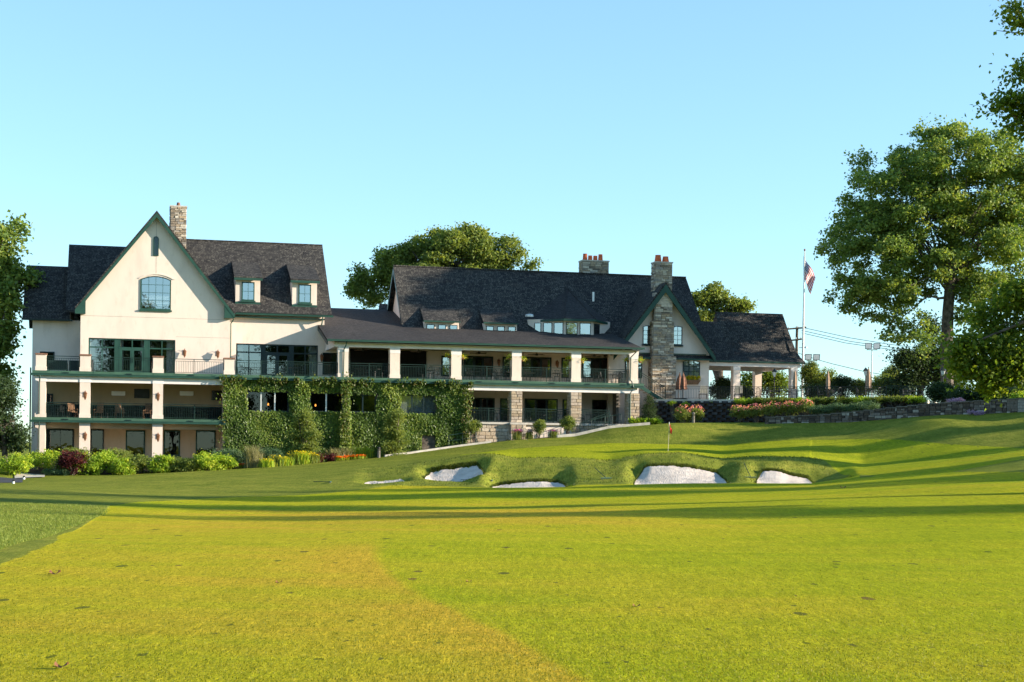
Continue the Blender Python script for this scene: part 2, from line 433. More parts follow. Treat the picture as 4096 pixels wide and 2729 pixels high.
class MB:
    def __init__(s): s.v = []; s.f = []
    def add(s, vs, fs):
        k = len(s.v); s.v += [tuple(map(float, p)) for p in vs]
        s.f += [tuple(i + k for i in f) for f in fs]
        return s
    def box(s, a0, a1, b0, b1, c0, c1):
        if a0 > a1: a0, a1 = a1, a0
        if b0 > b1: b0, b1 = b1, b0
        if c0 > c1: c0, c1 = c1, c0
        return s.add([(a0, b0, c0), (a1, b0, c0), (a1, b1, c0), (a0, b1, c0), (a0, b0, c1), (a1, b0, c1), (a1, b1, c1), (a0, b1, c1)],
                     [(0, 3, 2, 1), (4, 5, 6, 7), (0, 1, 5, 4), (1, 2, 6, 5), (2, 3, 7, 6), (3, 0, 4, 7)])
    def prism(s, poly, t0, t1):             # polygon in (s, z), counter-clockwise seen from the front, extruded in t
        n = len(poly)
        vs = [(p[0], t0, p[1]) for p in poly] + [(p[0], t1, p[1]) for p in poly]
        fs = [tuple(range(n)), tuple(range(2 * n - 1, n - 1, -1))]
        fs += [(i, i + n, (i + 1) % n + n, (i + 1) % n) for i in range(n)]
        return s.add(vs, fs)
    def prism_s(s, poly, s0, s1):           # polygon in (t, z) extruded in s
        n = len(poly)
        vs = [(s0, p[0], p[1]) for p in poly] + [(s1, p[0], p[1]) for p in poly]
        fs = [tuple(range(n - 1, -1, -1)), tuple(range(n, 2 * n))]
        fs += [(i, (i + 1) % n, (i + 1) % n + n, i + n) for i in range(n)]
        return s.add(vs, fs)
    def slab(s, pts, th=0.1):               # flat polygon with thickness straight down
        n = len(pts)
        vs = [tuple(p) for p in pts] + [(p[0], p[1], p[2] - th) for p in pts]
        fs = [tuple(range(n)), tuple(range(2 * n - 1, n - 1, -1))]
        fs += [(i, i + n, (i + 1) % n + n, (i + 1) % n) for i in range(n)]
        return s.add(vs, fs)
    def tube(s, pts, rad, n=6):
        pts = [Vector(p) for p in pts]
        if not hasattr(rad, '__len__'): rad = [rad] * len(pts)
        k = len(s.v); m = len(pts)
        for i, p in enumerate(pts):
            d = (pts[min(i + 1, m - 1)] - pts[max(i - 1, 0)]).normalized()
            up = Vector((0, 0, 1)) if abs(d.z) < 0.9 else Vector((1, 0, 0))
            x = d.cross(up).normalized(); y = d.cross(x)
            for j in range(n):
                a = 2 * math.pi * j / n
                q = p + (x * math.cos(a) + y * math.sin(a)) * rad[i]
                s.v.append(tuple(q))
        for i in range(m - 1):
            for j in range(n):
                a = k + i * n + j; b = k + i * n + (j + 1) % n
                s.f.append((a, b, b + n, a + n))
        s.f.append(tuple(k + j for j in range(n - 1, -1, -1)))
        s.f.append(tuple(k + (m - 1) * n + j for j in range(n)))
        return s
    def lathe(s, prof, c=(0, 0, 0), n=10):  # profile of (radius, z)
        k = len(s.v)
        for r, z in prof:
            for j in range(n):
                a = 2 * math.pi * j / n
                s.v.append((c[0] + r * math.cos(a), c[1] + r * math.sin(a), c[2] + z))
        for i in range(len(prof) - 1):
            for j in range(n):
                a = k + i * n + j; b = k + i * n + (j + 1) % n
                s.f.append((a, b, b + n, a + n))
        s.f.append(tuple(k + j for j in range(n - 1, -1, -1)))
        s.f.append(tuple(k + (len(prof) - 1) * n + j for j in range(n)))
        return s
    def mesh(s, name, mat, base=(0, 0, 0), smooth=False):
        me = bpy.data.meshes.new(name)
        v = np.array(s.v, float) - np.array(base, float)
        me.from_pydata(v.tolist(), [], s.f)
        me.validate()
        if mat: me.materials.append(MATS[mat])
        uvl = me.uv_layers.new(name='UVMap')
        co = np.array([x.co for x in me.vertices]) + np.array(base, float)
        uv = np.zeros((len(me.loops), 2))
        for p in me.polygons:
            nrm = p.normal
            if abs(nrm.z) > 0.98: h = Vector((1, 0, 0))
            else: h = Vector((0, 0, 1)).cross(nrm).normalized()
            w = Vector(nrm).cross(h)
            idx = np.array(p.vertices)
            li = np.arange(p.loop_start, p.loop_start + p.loop_total)
            uv[li, 0] = co[idx] @ np.array(h); uv[li, 1] = co[idx] @ np.array(w)
        uvl.data.foreach_set('uv', uv.ravel())
        if smooth: me.polygons.foreach_set('use_smooth', [True] * len(me.polygons))
        return me
    def build(s, name, mat, parent, smooth=False, label=None, kind=None):
        base = BASE[parent] if parent is not None else (0, 0, 0)
        o = new_obj(name, s.mesh(name, mat, base, smooth), parent)
        if label: o['label'] = label
        if kind: o['kind'] = kind
        return o

def box_part(name, mat, parent, *b, **kw): return MB().box(*b).build(name, mat, parent, **kw)

# unit meshes shared by many pieces
def unit_mesh(mb, name, mat):
    me = mb.mesh(name, mat); return me
UNIT = {}
def unit_box(mat):
    if mat not in UNIT: UNIT[mat] = MB().box(-.5, .5, -.5, .5, -.5, .5).mesh('bar', mat)
    return UNIT[mat]

STONES = {}
def stone_mesh(mat, i):
    if (mat, i) not in STONES:
        r = random.Random(i * 7 + 3); j = lambda a: r.uniform(-a, a)
        ins = lambda: r.uniform(0.02, 0.07)
        v = [(-.5, 0, -.5), (.5, 0, -.5), (.5, 0, .5), (-.5, 0, .5)]
        fr = [(-.5 + ins(), -1 + j(.25), -.5 + ins()), (.5 - ins(), -1 + j(.25), -.5 + ins()), (.5 - ins(), -1 + j(.25), .5 - ins()), (-.5 + ins(), -1 + j(.25), .5 - ins())]
        mb = MB().add(v + fr, [(4, 5, 6, 7), (0, 1, 5, 4), (1, 2, 6, 5), (2, 3, 7, 6), (3, 0, 4, 7)])
        STONES[(mat, i)] = mb.mesh('stone', mat)
    return STONES[(mat, i)]

COUNT = {}
def stones(parent, o, du, w, h, mat, rowh=(0.12, 0.24), lng=(0.3, 0.8), depth=(0.03, 0.07), gap=0.018, name='stone', cap=300, root=None):
    """individual stones laid in rows on a rectangle; du is the horizontal direction, the face looks along (du.y, -du.x)"""
    o = np.array(o, float); root = root or parent
    nrm_ang = math.atan2(du[1], du[0])
    z = 0.0; extra = MB()
    while z < h - 0.03:
        rh = min(random.uniform(*rowh), h - z)
        if h - z - rh < rowh[0] * 0.6: rh = h - z
        x = 0.0
        while x < w - 0.02:
            l = random.uniform(*lng)
            if w - x - l < lng[0] * 0.6: l = w - x
            d = random.uniform(*depth)
            c = o + np.array((du[0] * (x + l / 2), du[1] * (x + l / 2), z + rh / 2))
            COUNT[root] = COUNT.get(root, 0) + 1
            if COUNT[root] <= cap:
                ob = new_obj(name, stone_mesh(mat, random.randrange(8)), parent, tuple(c - BASE[parent]))
                ob.scale = (max(l - gap, .02), d, max(rh - gap, .02)); ob.rotation_euler = (0, 0, nrm_ang)
            else:
                nx, ny = du[1], -du[0]
                a = c - np.array((du[0], du[1], 0)) * (l - gap) / 2; b = c + np.array((du[0], du[1], 0)) * (l - gap) / 2
                hz = (rh - gap) / 2; out = np.array((nx * d, ny * d, 0))
                vs = [a - (0, 0, hz), b - (0, 0, hz), b + (0, 0, hz), a + (0, 0, hz)]
                vs += [p + out for p in vs]
                extra.add(vs, [(4, 5, 6, 7), (0, 1, 5, 4), (1, 2, 6, 5), (2, 3, 7, 6), (3, 0, 4, 7)])
            x += l
        z += rh
    if extra.v: extra.build('stones', mat, parent, kind='stuff')

def wall_holes(s0, s1, z0, z1, t, th, holes):
    """wall in the s-z plane with rectangular openings"""
    ss = sorted({s0, s1, *[min(max(x, s0), s1) for h in holes for x in h[:2]]}); zs = sorted({z0, z1, *[min(max(x, z0), z1) for h in holes for x in h[2:]]})
    mb = MB()
    def solid(i, j):
        if i < 0 or j < 0 or i >= len(ss) - 1 or j >= len(zs) - 1: return False
        a = (ss[i] + ss[i + 1]) / 2; b = (zs[j] + zs[j + 1]) / 2
        return not any(h[0] < a < h[1] and h[2] < b < h[3] for h in holes)
    for i in range(len(ss) - 1):
        for j in range(len(zs) - 1):
            if not solid(i, j): continue
            a, b, c, d = ss[i], ss[i + 1], zs[j], zs[j + 1]
            mb.add([(a, t, c), (b, t, c), (b, t, d), (a, t, d)], [(0, 1, 2, 3)])
            mb.add([(a, t + th, c), (b, t + th, c), (b, t + th, d), (a, t + th, d)], [(3, 2, 1, 0)])
            if not solid(i - 1, j): mb.add([(a, t, c), (a, t, d), (a, t + th, d), (a, t + th, c)], [(0, 1, 2, 3)])
            if not solid(i + 1, j): mb.add([(b, t, c), (b, t, d), (b, t + th, d), (b, t + th, c)], [(3, 2, 1, 0)])
            if not solid(i, j - 1): mb.add([(a, t, c), (b, t, c), (b, t + th, c), (a, t + th, c)], [(3, 2, 1, 0)])
            if not solid(i, j + 1): mb.add([(a, t, d), (b, t, d), (b, t + th, d), (a, t + th, d)], [(0, 1, 2, 3)])
    return mb

def arch_pts(s0, s1, zspring, rise, n=8):
    c = (s0 + s1) / 2; hw = (s1 - s0) / 2
    if rise <= 0: return [(s1, zspring), (s0, zspring)]
    R = (hw * hw + rise * rise) / (2 * rise); zc = zspring + rise - R
    a = math.asin(min(1, hw / R))
    if rise >= hw * 0.99: a = math.pi / 2
    return [(c + R * math.sin(a - 2 * a * i / n), zc + R * math.cos(a - 2 * a * i / n)) for i in range(n + 1)]

def window(parent, s0, s1, z0, z1, t, cols, rows, frame='trim_green', glass='glass', fw=0.09, mw=0.03, rise=0.0, sill=True, proud=0.06, back='dark_room', pane_ins=0.0, name='window'):
    """window set on a wall face at t: back board, panes one by one, frame, muntins, sill"""
    fr = MB()
    zs = z1 - rise
    top = arch_pts(s0, s1, zs, rise); topi = arch_pts(s0 + fw, s1 - fw, zs, max(rise - fw * 0.3, 0) if rise else 0)
    if rise <= 0: topi = [(s1 - fw, z1 - fw), (s0 + fw, z1 - fw)]
    outer = [(s0, z0), (s1, z0)] + top
    inner = [(s0 + fw, z0 + fw), (s1 - fw, z0 + fw)] + topi
    n = len(outer); tf = t - proud
    vs = [(p[0], tf, p[1]) for p in outer] + [(p[0], tf, p[1]) for p in inner] + [(p[0], t - 0.002, p[1]) for p in outer] + [(p[0], t - 0.012, p[1]) for p in inner]
    fs = []
    for i in range(n):
        j = (i + 1) % n
        fs += [(i, j, j + n, i + n), (i + 2 * n, j + 2 * n, j, i), (i + n, j + n, j + 3 * n, i + 3 * n)]
    w_o = fr.add(vs, fs)
    o = w_o.build(name, frame, parent)
    if back:
        MB().add([(p[0], t - 0.014, p[1]) for p in inner], [tuple(range(n))]).build('backing', back, o)
    iw = s1 - s0 - 2 * fw; ih = zs - z0 - fw - (fw if rise <= 0 else 0)
    ih_full = z1 - fw * 0.7 - z0 - fw if rise else ih
    mu = MB()
    for i in range(1, cols):
        x = s0 + fw + iw * i / cols
        mu.box(x - mw / 2, x + mw / 2, t - proud * 0.8, t - 0.02, z0 + fw, z0 + fw + ih + (rise * 0.9 if rise else 0))
    for j in range(1, rows):
        zz = z0 + fw + ih_full * j / rows
        mu.box(s0 + fw, s1 - fw, t - proud * 0.8 + 0.003, t - 0.023, zz - mw / 2, zz + mw / 2)
    if mu.v: mu.build('muntins', frame, o)
    for i in range(cols):
        for j in range(rows):
            a = s0 + fw + iw * i / cols; b = s0 + fw + iw * (i + 1) / cols
            c = z0 + fw + ih_full * j / rows; d = z0 + fw + ih_full * (j + 1) / rows
            if rise and j == rows - 1:
                def zt(x):
                    k = (x - (s0 + s1) / 2) / ((s1 - s0) / 2); return zs + rise * (1 - k * k) - fw * 0.8
                poly = [(a, c), (b, c), (b, max(zt(b), c + .02)), ((a + b) / 2, max(zt((a + b) / 2), c + .02)), (a, max(zt(a), c + .02))]
            else: poly = [(a, c), (b, c), (b, d), (a, d)]
            g = glass[(i + j) % len(glass)] if isinstance(glass, (list, tuple)) else glass
            MB().add([(p[0], t - 0.034, p[1]) for p in poly], [tuple(range(len(poly)))]).build('pane', g, o)
    if sill:
        MB().box(s0 - 0.08, s1 + 0.08, t - proud - 0.06, t - 0.003, z0 - 0.13, z0 - 0.004).build('sill', frame, o)
    return o

def pwindow(parent, px0, px1, py0, py1, t, cols, rows, **kw):
    pm = (py0 + py1) / 2; xm = (px0 + px1) / 2
    return window(parent, S(px0, t, pm), S(px1, t, pm), Z(xm, py1, t), Z(xm, py0, t), t, cols, rows, **kw)

def railing(parent, p0, p1, h=1.07, mat='rail_green', post_sp=1.9, bal_sp=0.125, root=None, ends=(True, True), cap=300, raise0=0.09):
    """rails, posts and single balusters from p0 to p1 (frame of the parent), standing at their z"""
    p0 = np.array(p0, float); p1 = np.array(p1, float); root = root or parent
    L = np.linalg.norm(p1[:2] - p0[:2]); ang = math.atan2(p1[1] - p0[1], p1[0] - p0[0])
    at = lambda f, dz: p0 + (p1 - p0) * f + np.array((0, 0, dz))
    mb = MB()
    def bar(a, b, w, hh):
        d = np.array((-math.sin(ang), math.cos(ang), 0)) * w / 2; u = np.array((0, 0, hh / 2))
        vs = [a - d - u, b - d - u, b + d - u, a + d - u, a - d + u, b - d + u, b + d + u, a + d + u]
        mb.add(vs, [(0, 3, 2, 1), (4, 5, 6, 7), (0, 1, 5, 4), (1, 2, 6, 5), (2, 3, 7, 6), (3, 0, 4, 7)])
    bar(at(0, h), at(1, h), 0.06, 0.045)
    bar(at(0, h - 0.15), at(1, h - 0.15), 0.035, 0.03)
    bar(at(0, raise0), at(1, raise0), 0.035, 0.035)
    o = mb.build('railing', mat, parent)
    npost = max(1, round(L / post_sp))
    for i in range(npost + 1):
        if (i == 0 and not ends[0]) or (i == npost and not ends[1]): continue
        c = at(i / npost, h / 2 + 0.004)
        b = new_obj('post', unit_box(mat), o, tuple(c - BASE[parent])); b.scale = (0.055, 0.055, h); b.rotation_euler = (0, 0, ang)
    nb = max(1, round(L / bal_sp)); extra = MB()
    for i in range(1, nb):
        c = at(i / nb, (h - 0.15 + raise0) / 2)
        COUNT[(root, 'b')] = COUNT.get((root, 'b'), 0) + 1
        if COUNT[(root, 'b')] <= cap:
            b = new_obj('baluster', unit_box(mat), o, tuple(c - BASE[parent])); b.scale = (0.022, 0.022, h - 0.15 - raise0); b.rotation_euler = (0, 0, ang)
        else:
            hh = (h - 0.15 - raise0) / 2
            extra.box(c[0] - .011, c[0] + .011, c[1] - .011, c[1] + .011, c[2] - hh, c[2] + hh)
    if extra.v: extra.build('balusters', mat, o, kind='stuff')
    return o

# ------------------------------------------------------------------ the ground
def T(px, table):
    k = sorted(table); return np.interp(px, k, [table[i] for i in k])

def z_of(px, py, Y): return CAMZ - ((py - HY) - ROLL * (px - CX)) / FPX * Y

Z60 = {-2500: -.5, 0: -.4, 800: -.6, 1200: -.6, 2050: -.35, 3000: 0.0, 4096: .62, 6000: 1.3}
FY_ = {3450: 78, 3800: 75, 4200: 71}
FRONT = {-2500: 1930, 0: 1950, 800: 1962, 1200: 1962, 1430: 1951, 1800: 1949, 2050: 1951, 2300: 1945, 2540: 1938, 2900: 1936, 3250: 1930, 3450: 1898, 3800: 1866, 4096: 1826, 6000: 1780}
CY_ = {3300: 90, 3450: 90, 3800: 86, 4200: 81}
CREST = {-2500: 1915, 0: 1935, 400: 1925, 800: 1918, 1200: 1897, 1430: 1880, 1600: 1868, 1760: 1845, 1905: 1822, 1970: 1816, 2070: 1833, 2280: 1830, 2440: 1842, 2580: 1815, 2720: 1810, 2890: 1836, 3030: 1828, 3220: 1833, 3360: 1852, 3450: 1862, 3800: 1836, 4096: 1806, 6000: 1740}
GY_ = {-2500: 96, 0: 96, 800: 100, 1500: 104, 1830: 106, 2050: 108, 2300: 110, 2900: 110, 3180: 107, 3400: 104, 3600: 100, 3800: 95, 4200: 88}
GPY = {-2500: 1910, 0: 1928, 400: 1913, 800: 1897, 1200: 1872, 1500: 1847, 1830: 1820, 2050: 1797, 2300: 1780, 2450: 1775, 2660: 1783, 2900: 1780, 3180: 1757, 3400: 1757, 3600: 1762, 3800: 1780, 4096: 1793, 6000: 1700}
EY_ = {-2500: 96.5, 0: 100, 130: 104, 420: 105, 900: 107, 1240: 110, 1500: 113, 1800: 115, 2050: 116, 2300: 117, 2680: 118, 3050: 117, 3400: 114, 3800: 108, 4200: 104}
EPY = {-2500: 1905, 0: 1925, 130: 1908, 420: 1903, 900: 1882, 1240: 1855, 1500: 1832, 1800: 1790, 2050: 1759, 2300: 1745, 2440: 1712, 2680: 1693, 3050: 1690, 3400: 1679, 3800: 1656, 4096: 1640, 6000: 1560}
BZ = {-2500: -.6, 0: -.2, 130: .1, 1240: .12, 1500: .45, 1800: 1.75, 2050: 2.25, 2300: 2.7, 2500: 3.5, 2700: 3.65, 3050: 3.8, 3400: 4.0, 3800: 4.6, 4200: 5.0, 6000: 6.0}
FARZ = {-4000: 0.0, 0: .2, 1300: .3, 2000: 2.5, 2700: 5.4, 4200: 5.8, 6000: 6.0}
# bunkers: front lip (depth, py), sand top (depth, py); outline tables over px
BUNKERS = [
    dict(x0=1455, x1=1622, ly=81.6, lip={1455: 1931, 1540: 1926, 1622: 1917}, ty=83.6, top={1455: 1927, 1540: 1917, 1622: 1911}),
    dict(x0=1700, x1=1934, ly=83.2, lip={1700: 1913, 1760: 1918, 1850: 1922, 1905: 1902, 1934: 1878}, ty=88.4, top={1700: 1910, 1767: 1885, 1893: 1867, 1934: 1874}),
    dict(x0=1968, x1=2266, ly=78.0, lip={1968: 1952, 2266: 1944}, ty=83.0, top={1968: 1949, 2048: 1937, 2164: 1926, 2266: 1938}),
    dict(x0=2538, x1=2910, ly=78.0, lip={2538: 1938, 2910: 1936}, ty=86.0, top={2538: 1922, 2560: 1892, 2595: 1868, 2686: 1864, 2774: 1876, 2879: 1898, 2910: 1930}),
    dict(x0=3026, x1=3385, sx1=3258, ly=78.0, lip={3026: 1934, 3262: 1930, 3385: 1912}, ty=84.5, top={3026: 1914, 3056: 1887, 3120: 1892, 3160: 1908, 3210: 1920, 3258: 1926, 3385: 1904}),
]
pxs = np.concatenate([-np.geomspace(600, 90000, 26)[::-1], np.arange(-550, 4700, 9.0), np.geomspace(4750, 95000, 26)])
Ys = np.concatenate([[-400, -150, -60, -25, -10, -3, 0, 2.5, 5, 7], np.arange(8, 30, 0.4), np.arange(30, 75, 0.9), np.arange(75, 122, 0.28), np.arange(122, 150, 1.2), [152, 158, 166, 180, 200, 240, 300, 400, 600, 1000, 2000, 4000, 9000]])
ZG = np.zeros((len(pxs), len(Ys)))
def profile(p, bk):
    q = min(max(p, -2500), 6000)
    fy, cy, gy, ey = T(q, FY_), T(q, CY_), T(q, GY_), T(q, EY_)
    zf = z_of(q, T(q, FRONT), fy); zc = z_of(q, T(q, CREST), cy)
    zg = z_of(q, T(q, GPY), gy); ze = z_of(q, T(q, EPY), ey)
    z60 = T(q, Z60)
    kn = [(-400, 0), (24, 0.0), (42, z60 * .5), (60, z60), (fy, zf)]
    if bk:
        zl = z_of(q, T(q, bk['lip']), bk['ly']); zt = z_of(q, T(q, bk['top']), bk['ty'])
        if bk['ly'] > fy + 1: kn.append((bk['ly'], zl))
        edge = 1.0
        kn.append((bk['ly'] + 0.9, zl - 0.30 * edge))
        kn.append((bk['ly'] + 1.6, zl - 0.30 * edge))
        kn.append((bk['ty'], zt))
        kn.append((max(cy - 1.2, bk['ty'] + 1.0), zc - 0.12))
    else:
        kn += [(fy + 2.5, zf + .13 * (zc - zf)), (fy + 6.5, zf + .52 * (zc - zf)), (cy - 2.2, zf + .84 * (zc - zf))]
    kn += [(max(cy, (bk['ty'] + 2.2) if bk else 0), zc), (cy + 3.5, zc + (zg - zc) * .02)]
    mb_ = 0.42 * math.exp(-((q - 2680) / 190) ** 2) + 0.35 * math.exp(-((q - 3720) / 170) ** 2) - 0.25 * math.exp(-((q - 3330) / 120) ** 2)
    kn += [(gy, zg), (gy + .6 * (ey - gy), zg + .6 * (ze - zg) + mb_), (ey, ze), (ey + 5.0, max(T(q, BZ), ze - .6)), (ey + 12, max(T(q, BZ), ze - .6)), (142, T(q, FARZ)), (400, 2.0), (9000, 2.0)]
    kn = sorted(kn)
    return np.interp(Ys, [k[0] for k in kn], [k[1] for k in kn])
for i, p in enumerate(pxs):
    ZG[i] = profile(p, None)
    for b in BUNKERS:                     # each hollow eases into the bank at its ends
        d = min(p - b['x0'], b['x1'] - p)
        if d > -46:
            w = min(1.0, (d + 46) / 80.0); w = w * w * (3 - 2 * w)
            ZG[i] = ZG[i] * (1 - w) + profile(min(max(p, b['x0']), b['x1']), b) * w
def smooth(a, axis, w):
    k = np.hanning(w + 2)[1:-1]; k /= k.sum()
    pad = [(0, 0), (0, 0)]; pad[axis] = (w // 2, w // 2)
    b = np.pad(a, pad, mode='edge')
    return np.apply_along_axis(lambda r: np.convolve(r, k, 'valid'), axis, b)
ZG = smooth(smooth(ZG, 1, 7), 0, 5)
XG = (pxs[:, None] - CX) / FPX * np.maximum(Ys[None, :], 6.0) * np.ones_like(ZG)
YG = np.ones_like(ZG) * Ys[None, :]
# gentle roll of the turf and tussocks of the rough
def wobble(x, y):
    return 0.035 * np.sin(x * .55 + 1.3 * np.sin(y * .21)) * np.sin(y * .37 + .8) + 0.03 * np.sin(x * .23 - y * .19 + 2)
bankz = np.clip((YG - 78.5) / 2, 0, 1) * np.clip((93 - YG) / 2, 0, 1) * (pxs[:, None] > 1450) * (pxs[:, None] < 3400)
ZG += bankz * (.016 * np.sin(XG * 2.3 + 1.1 * np.sin(YG * 1.9)) * np.sin(YG * 1.3 + .5 * np.sin(XG * 1.7)) + .012 * np.sin(XG * 5.1 + YG * 2.2) * np.sin(YG * 3.7 - XG))
near = np.clip((Ys - 9) / 20, 0, 1) * np.clip((125 - Ys) / 8, 0, 1)
ZG += wobble(XG, YG) * near[None, :]

def ground_z(x, y):                       # height of the turf under a world point
    px = CX + x / max(y, 6.0) * FPX
    i = np.clip(np.searchsorted(pxs, px) - 1, 0, len(pxs) - 2); j = np.clip(np.searchsorted(Ys, y) - 1, 0, len(Ys) - 2)
    a = np.clip((px - pxs[i]) / (pxs[i + 1] - pxs[i]), 0, 1); b = np.clip((y - Ys[j]) / (Ys[j + 1] - Ys[j]), 0, 1)
    return float((ZG[i, j] * (1 - a) + ZG[i + 1, j] * a) * (1 - b) + (ZG[i, j + 1] * (1 - a) + ZG[i + 1, j + 1] * a) * b)

def ground_px(px, Y): return np.array(((px - CX) / FPX * Y, Y, ground_z((px - CX) / FPX * Y, Y)))

def on_ground(px, py, y0=8.0, y1=130.0):  # where a pixel's ray first meets the turf
    prev = y0
    for Y in np.arange(y0, y1, 0.25):
        w = W(px, py, Y)
        if w[2] <= ground_z(w[0], w[1]):
            return np.array((w[0], w[1], ground_z(w[0], w[1])))
    w = W(px, py, y1); return np.array((w[0], w[1], ground_z(w[0], w[1])))

PYG = HY + ROLL * (pxs[:, None] - CX) + (CAMZ - ZG) / np.maximum(YG, 1) * FPX
BND = {-600: 2600, 0: 2253, 108: 2206, 178: 2188, 325: 2110, 420: 2050, 440: 2024, 555: 2008, 700: 2002, 956: 1989, 1211: 1981, 1338: 1970, 1480: 1956, 1560: 1942, 1720: 1944, 1990: 1952, 2300: 1941, 2540: 1937, 2900: 1935, 3250: 1928, 3340: 1910, 3440: 1888}
bnd = T(pxs, BND)[:, None]
short = np.clip((PYG - bnd) / 14 + .5, 0, 1) * (YG < 82)
short = np.where(YG < 30, np.clip((PYG - bnd + 9 * np.sin(XG * 2.1) + 6 * np.sin(YG * 1.7 + XG)) / 44 + .5, 0, 1), short)
gy = T(pxs, GY_)[:, None]; cyv = T(pxs, CY_)[:, None]
tip = T(pxs, {1700: -6, 1830: 0, 1950: 6, 2200: 20, 3300: 20, 3380: 5, 3440: 30})[:, None]
front_g = cyv + 1.3 + np.clip((2000 - pxs[:, None]) / 12, 0, 12)
green = np.clip(np.minimum(gy - YG, YG - front_g) / 1.2 + .5, 0, 1) * np.clip(tip, 0, 1) * (pxs[:, None] > 1700)
bank = np.clip((3300 + (90 - YG) * 13 - pxs[:, None]) / 22 + .5, 0, 1)
right = (1 - bank) * (pxs[:, None] > 3240) * np.clip((gy - YG) / 1.2 + .5, 0, 1) * (YG > 70)
short = np.maximum(short * ((pxs[:, None] < 3440) | (YG < 74)), right)
green = np.maximum(green * (pxs[:, None] < 3390), right * np.clip((YG - 82) / 3, 0, 1))
gmask = np.clip(np.minimum(green, np.clip((YG - 80) / 4, 0, 1)), 0, 1)
short[:, Ys < 7] = 1
dry = np.exp(-((PYG - (2085 - (pxs[:, None] - 1300) * .02)) / 55) ** 2) * np.exp(-((pxs[:, None] - 1500) / 1300) ** 2) * .9
pl = T(PYG, {2120: 1500, 2180: 1480, 2250: 1475, 2330: 1570, 2430: 1760, 2540: 2010, 2640: 2180, 2729: 2330, 2900: 2600})
dd = pxs[:, None] - pl
dryb = np.where(dd < 0, .5 + .5 * np.exp(dd / 480), np.clip(1 - dd / 70, 0, 1)) * np.clip((PYG - 2130) / 80, 0, 1) * (YG < 40)
dry = np.clip(dry + 1.0 * dryb, 0, 1)
nx_, ny_ = ZG.shape
verts = np.stack([XG, YG, ZG], -1).reshape(-1, 3)
ii, jj = np.meshgrid(np.arange(nx_ - 1), np.arange(ny_ - 1), indexing='ij')
a = (ii * ny_ + jj).ravel()
faces = np.stack([a, a + ny_, a + ny_ + 1, a + 1], -1)
def fast_mesh(name, verts, faces, mat, attrs=None, smooth_=True):
    me = bpy.data.meshes.new(name)
    n = faces.shape[1]
    me.vertices.add(len(verts)); me.vertices.foreach_set('co', np.asarray(verts, np.float32).ravel())
    me.loops.add(faces.size); me.loops.foreach_set('vertex_index', faces.astype(np.int32).ravel())
    me.polygons.add(len(faces)); me.polygons.foreach_set('loop_start', np.arange(0, faces.size, n, dtype=np.int32))
    me.polygons.foreach_set('loop_total', np.full(len(faces), n, np.int32))
    me.polygons.foreach_set('use_smooth', np.full(len(faces), smooth_))
    me.materials.append(MATS[mat])
    for k, v in (attrs or {}).items():
        at = me.attributes.new(k, 'FLOAT', 'POINT'); at.data.foreach_set('value', np.asarray(v, np.float32).ravel())
    me.update(calc_edges=True); me.validate()
    return me
g_o = new_obj('ground', fast_mesh('ground', verts, faces, 'grass', dict(short=short, green=gmask, dry=dry)))
tag(g_o, 'rolling mown golf course turf with fairway, rough and green', kind='structure')

# sand of each bunker, a sheet draped in the hollow
for bi, b in enumerate(BUNKERS):
    X1 = b.get('sx1', b['x1']); cols = np.linspace(b['x0'], X1, 70); vs = []; R = 16
    for p in cols:
        f = min(1.0, math.sqrt(max(0, 1 - ((p - (b['x0'] + X1) / 2) / ((X1 - b['x0']) / 2)) ** 2)) * 1.6)
        mid = b['ly'] + .8
        y0 = mid - .2; y1 = mid + (b['ty'] - mid) * (0.12 + 0.88 * f) + (0.10 * math.sin(p * .11) + 0.08 * math.sin(p * .31 + 1) + random.uniform(-.06, .06)) * (1 if bi else .25)
        for r in range(R):
            yy = y0 + (y1 - y0) * r / (R - 1)
            xx = (p - CX) / FPX * yy
            vs.append((xx, yy, ground_z(xx, yy) + 0.03 + 0.012 * math.sin(xx * 9) * math.sin(yy * 7)))
    k = np.arange(69)[:, None] * R + np.arange(R - 1)[None, :]; k = k.ravel()
    o = new_obj('bunker_sand', fast_mesh('bunker_sand', np.array(vs), np.stack([k, k + R, k + R + 1, k + 1], -1), 'sand'))
    tag(o, ['thin strip of pale sand left of the bunkers', 'shaded sand of the upper left bunker', 'low crescent of shaded sand in the centre bunker', 'large sunlit sand face below the flagstick', 'small sand patch in the right bunker'][bi], kind='structure')

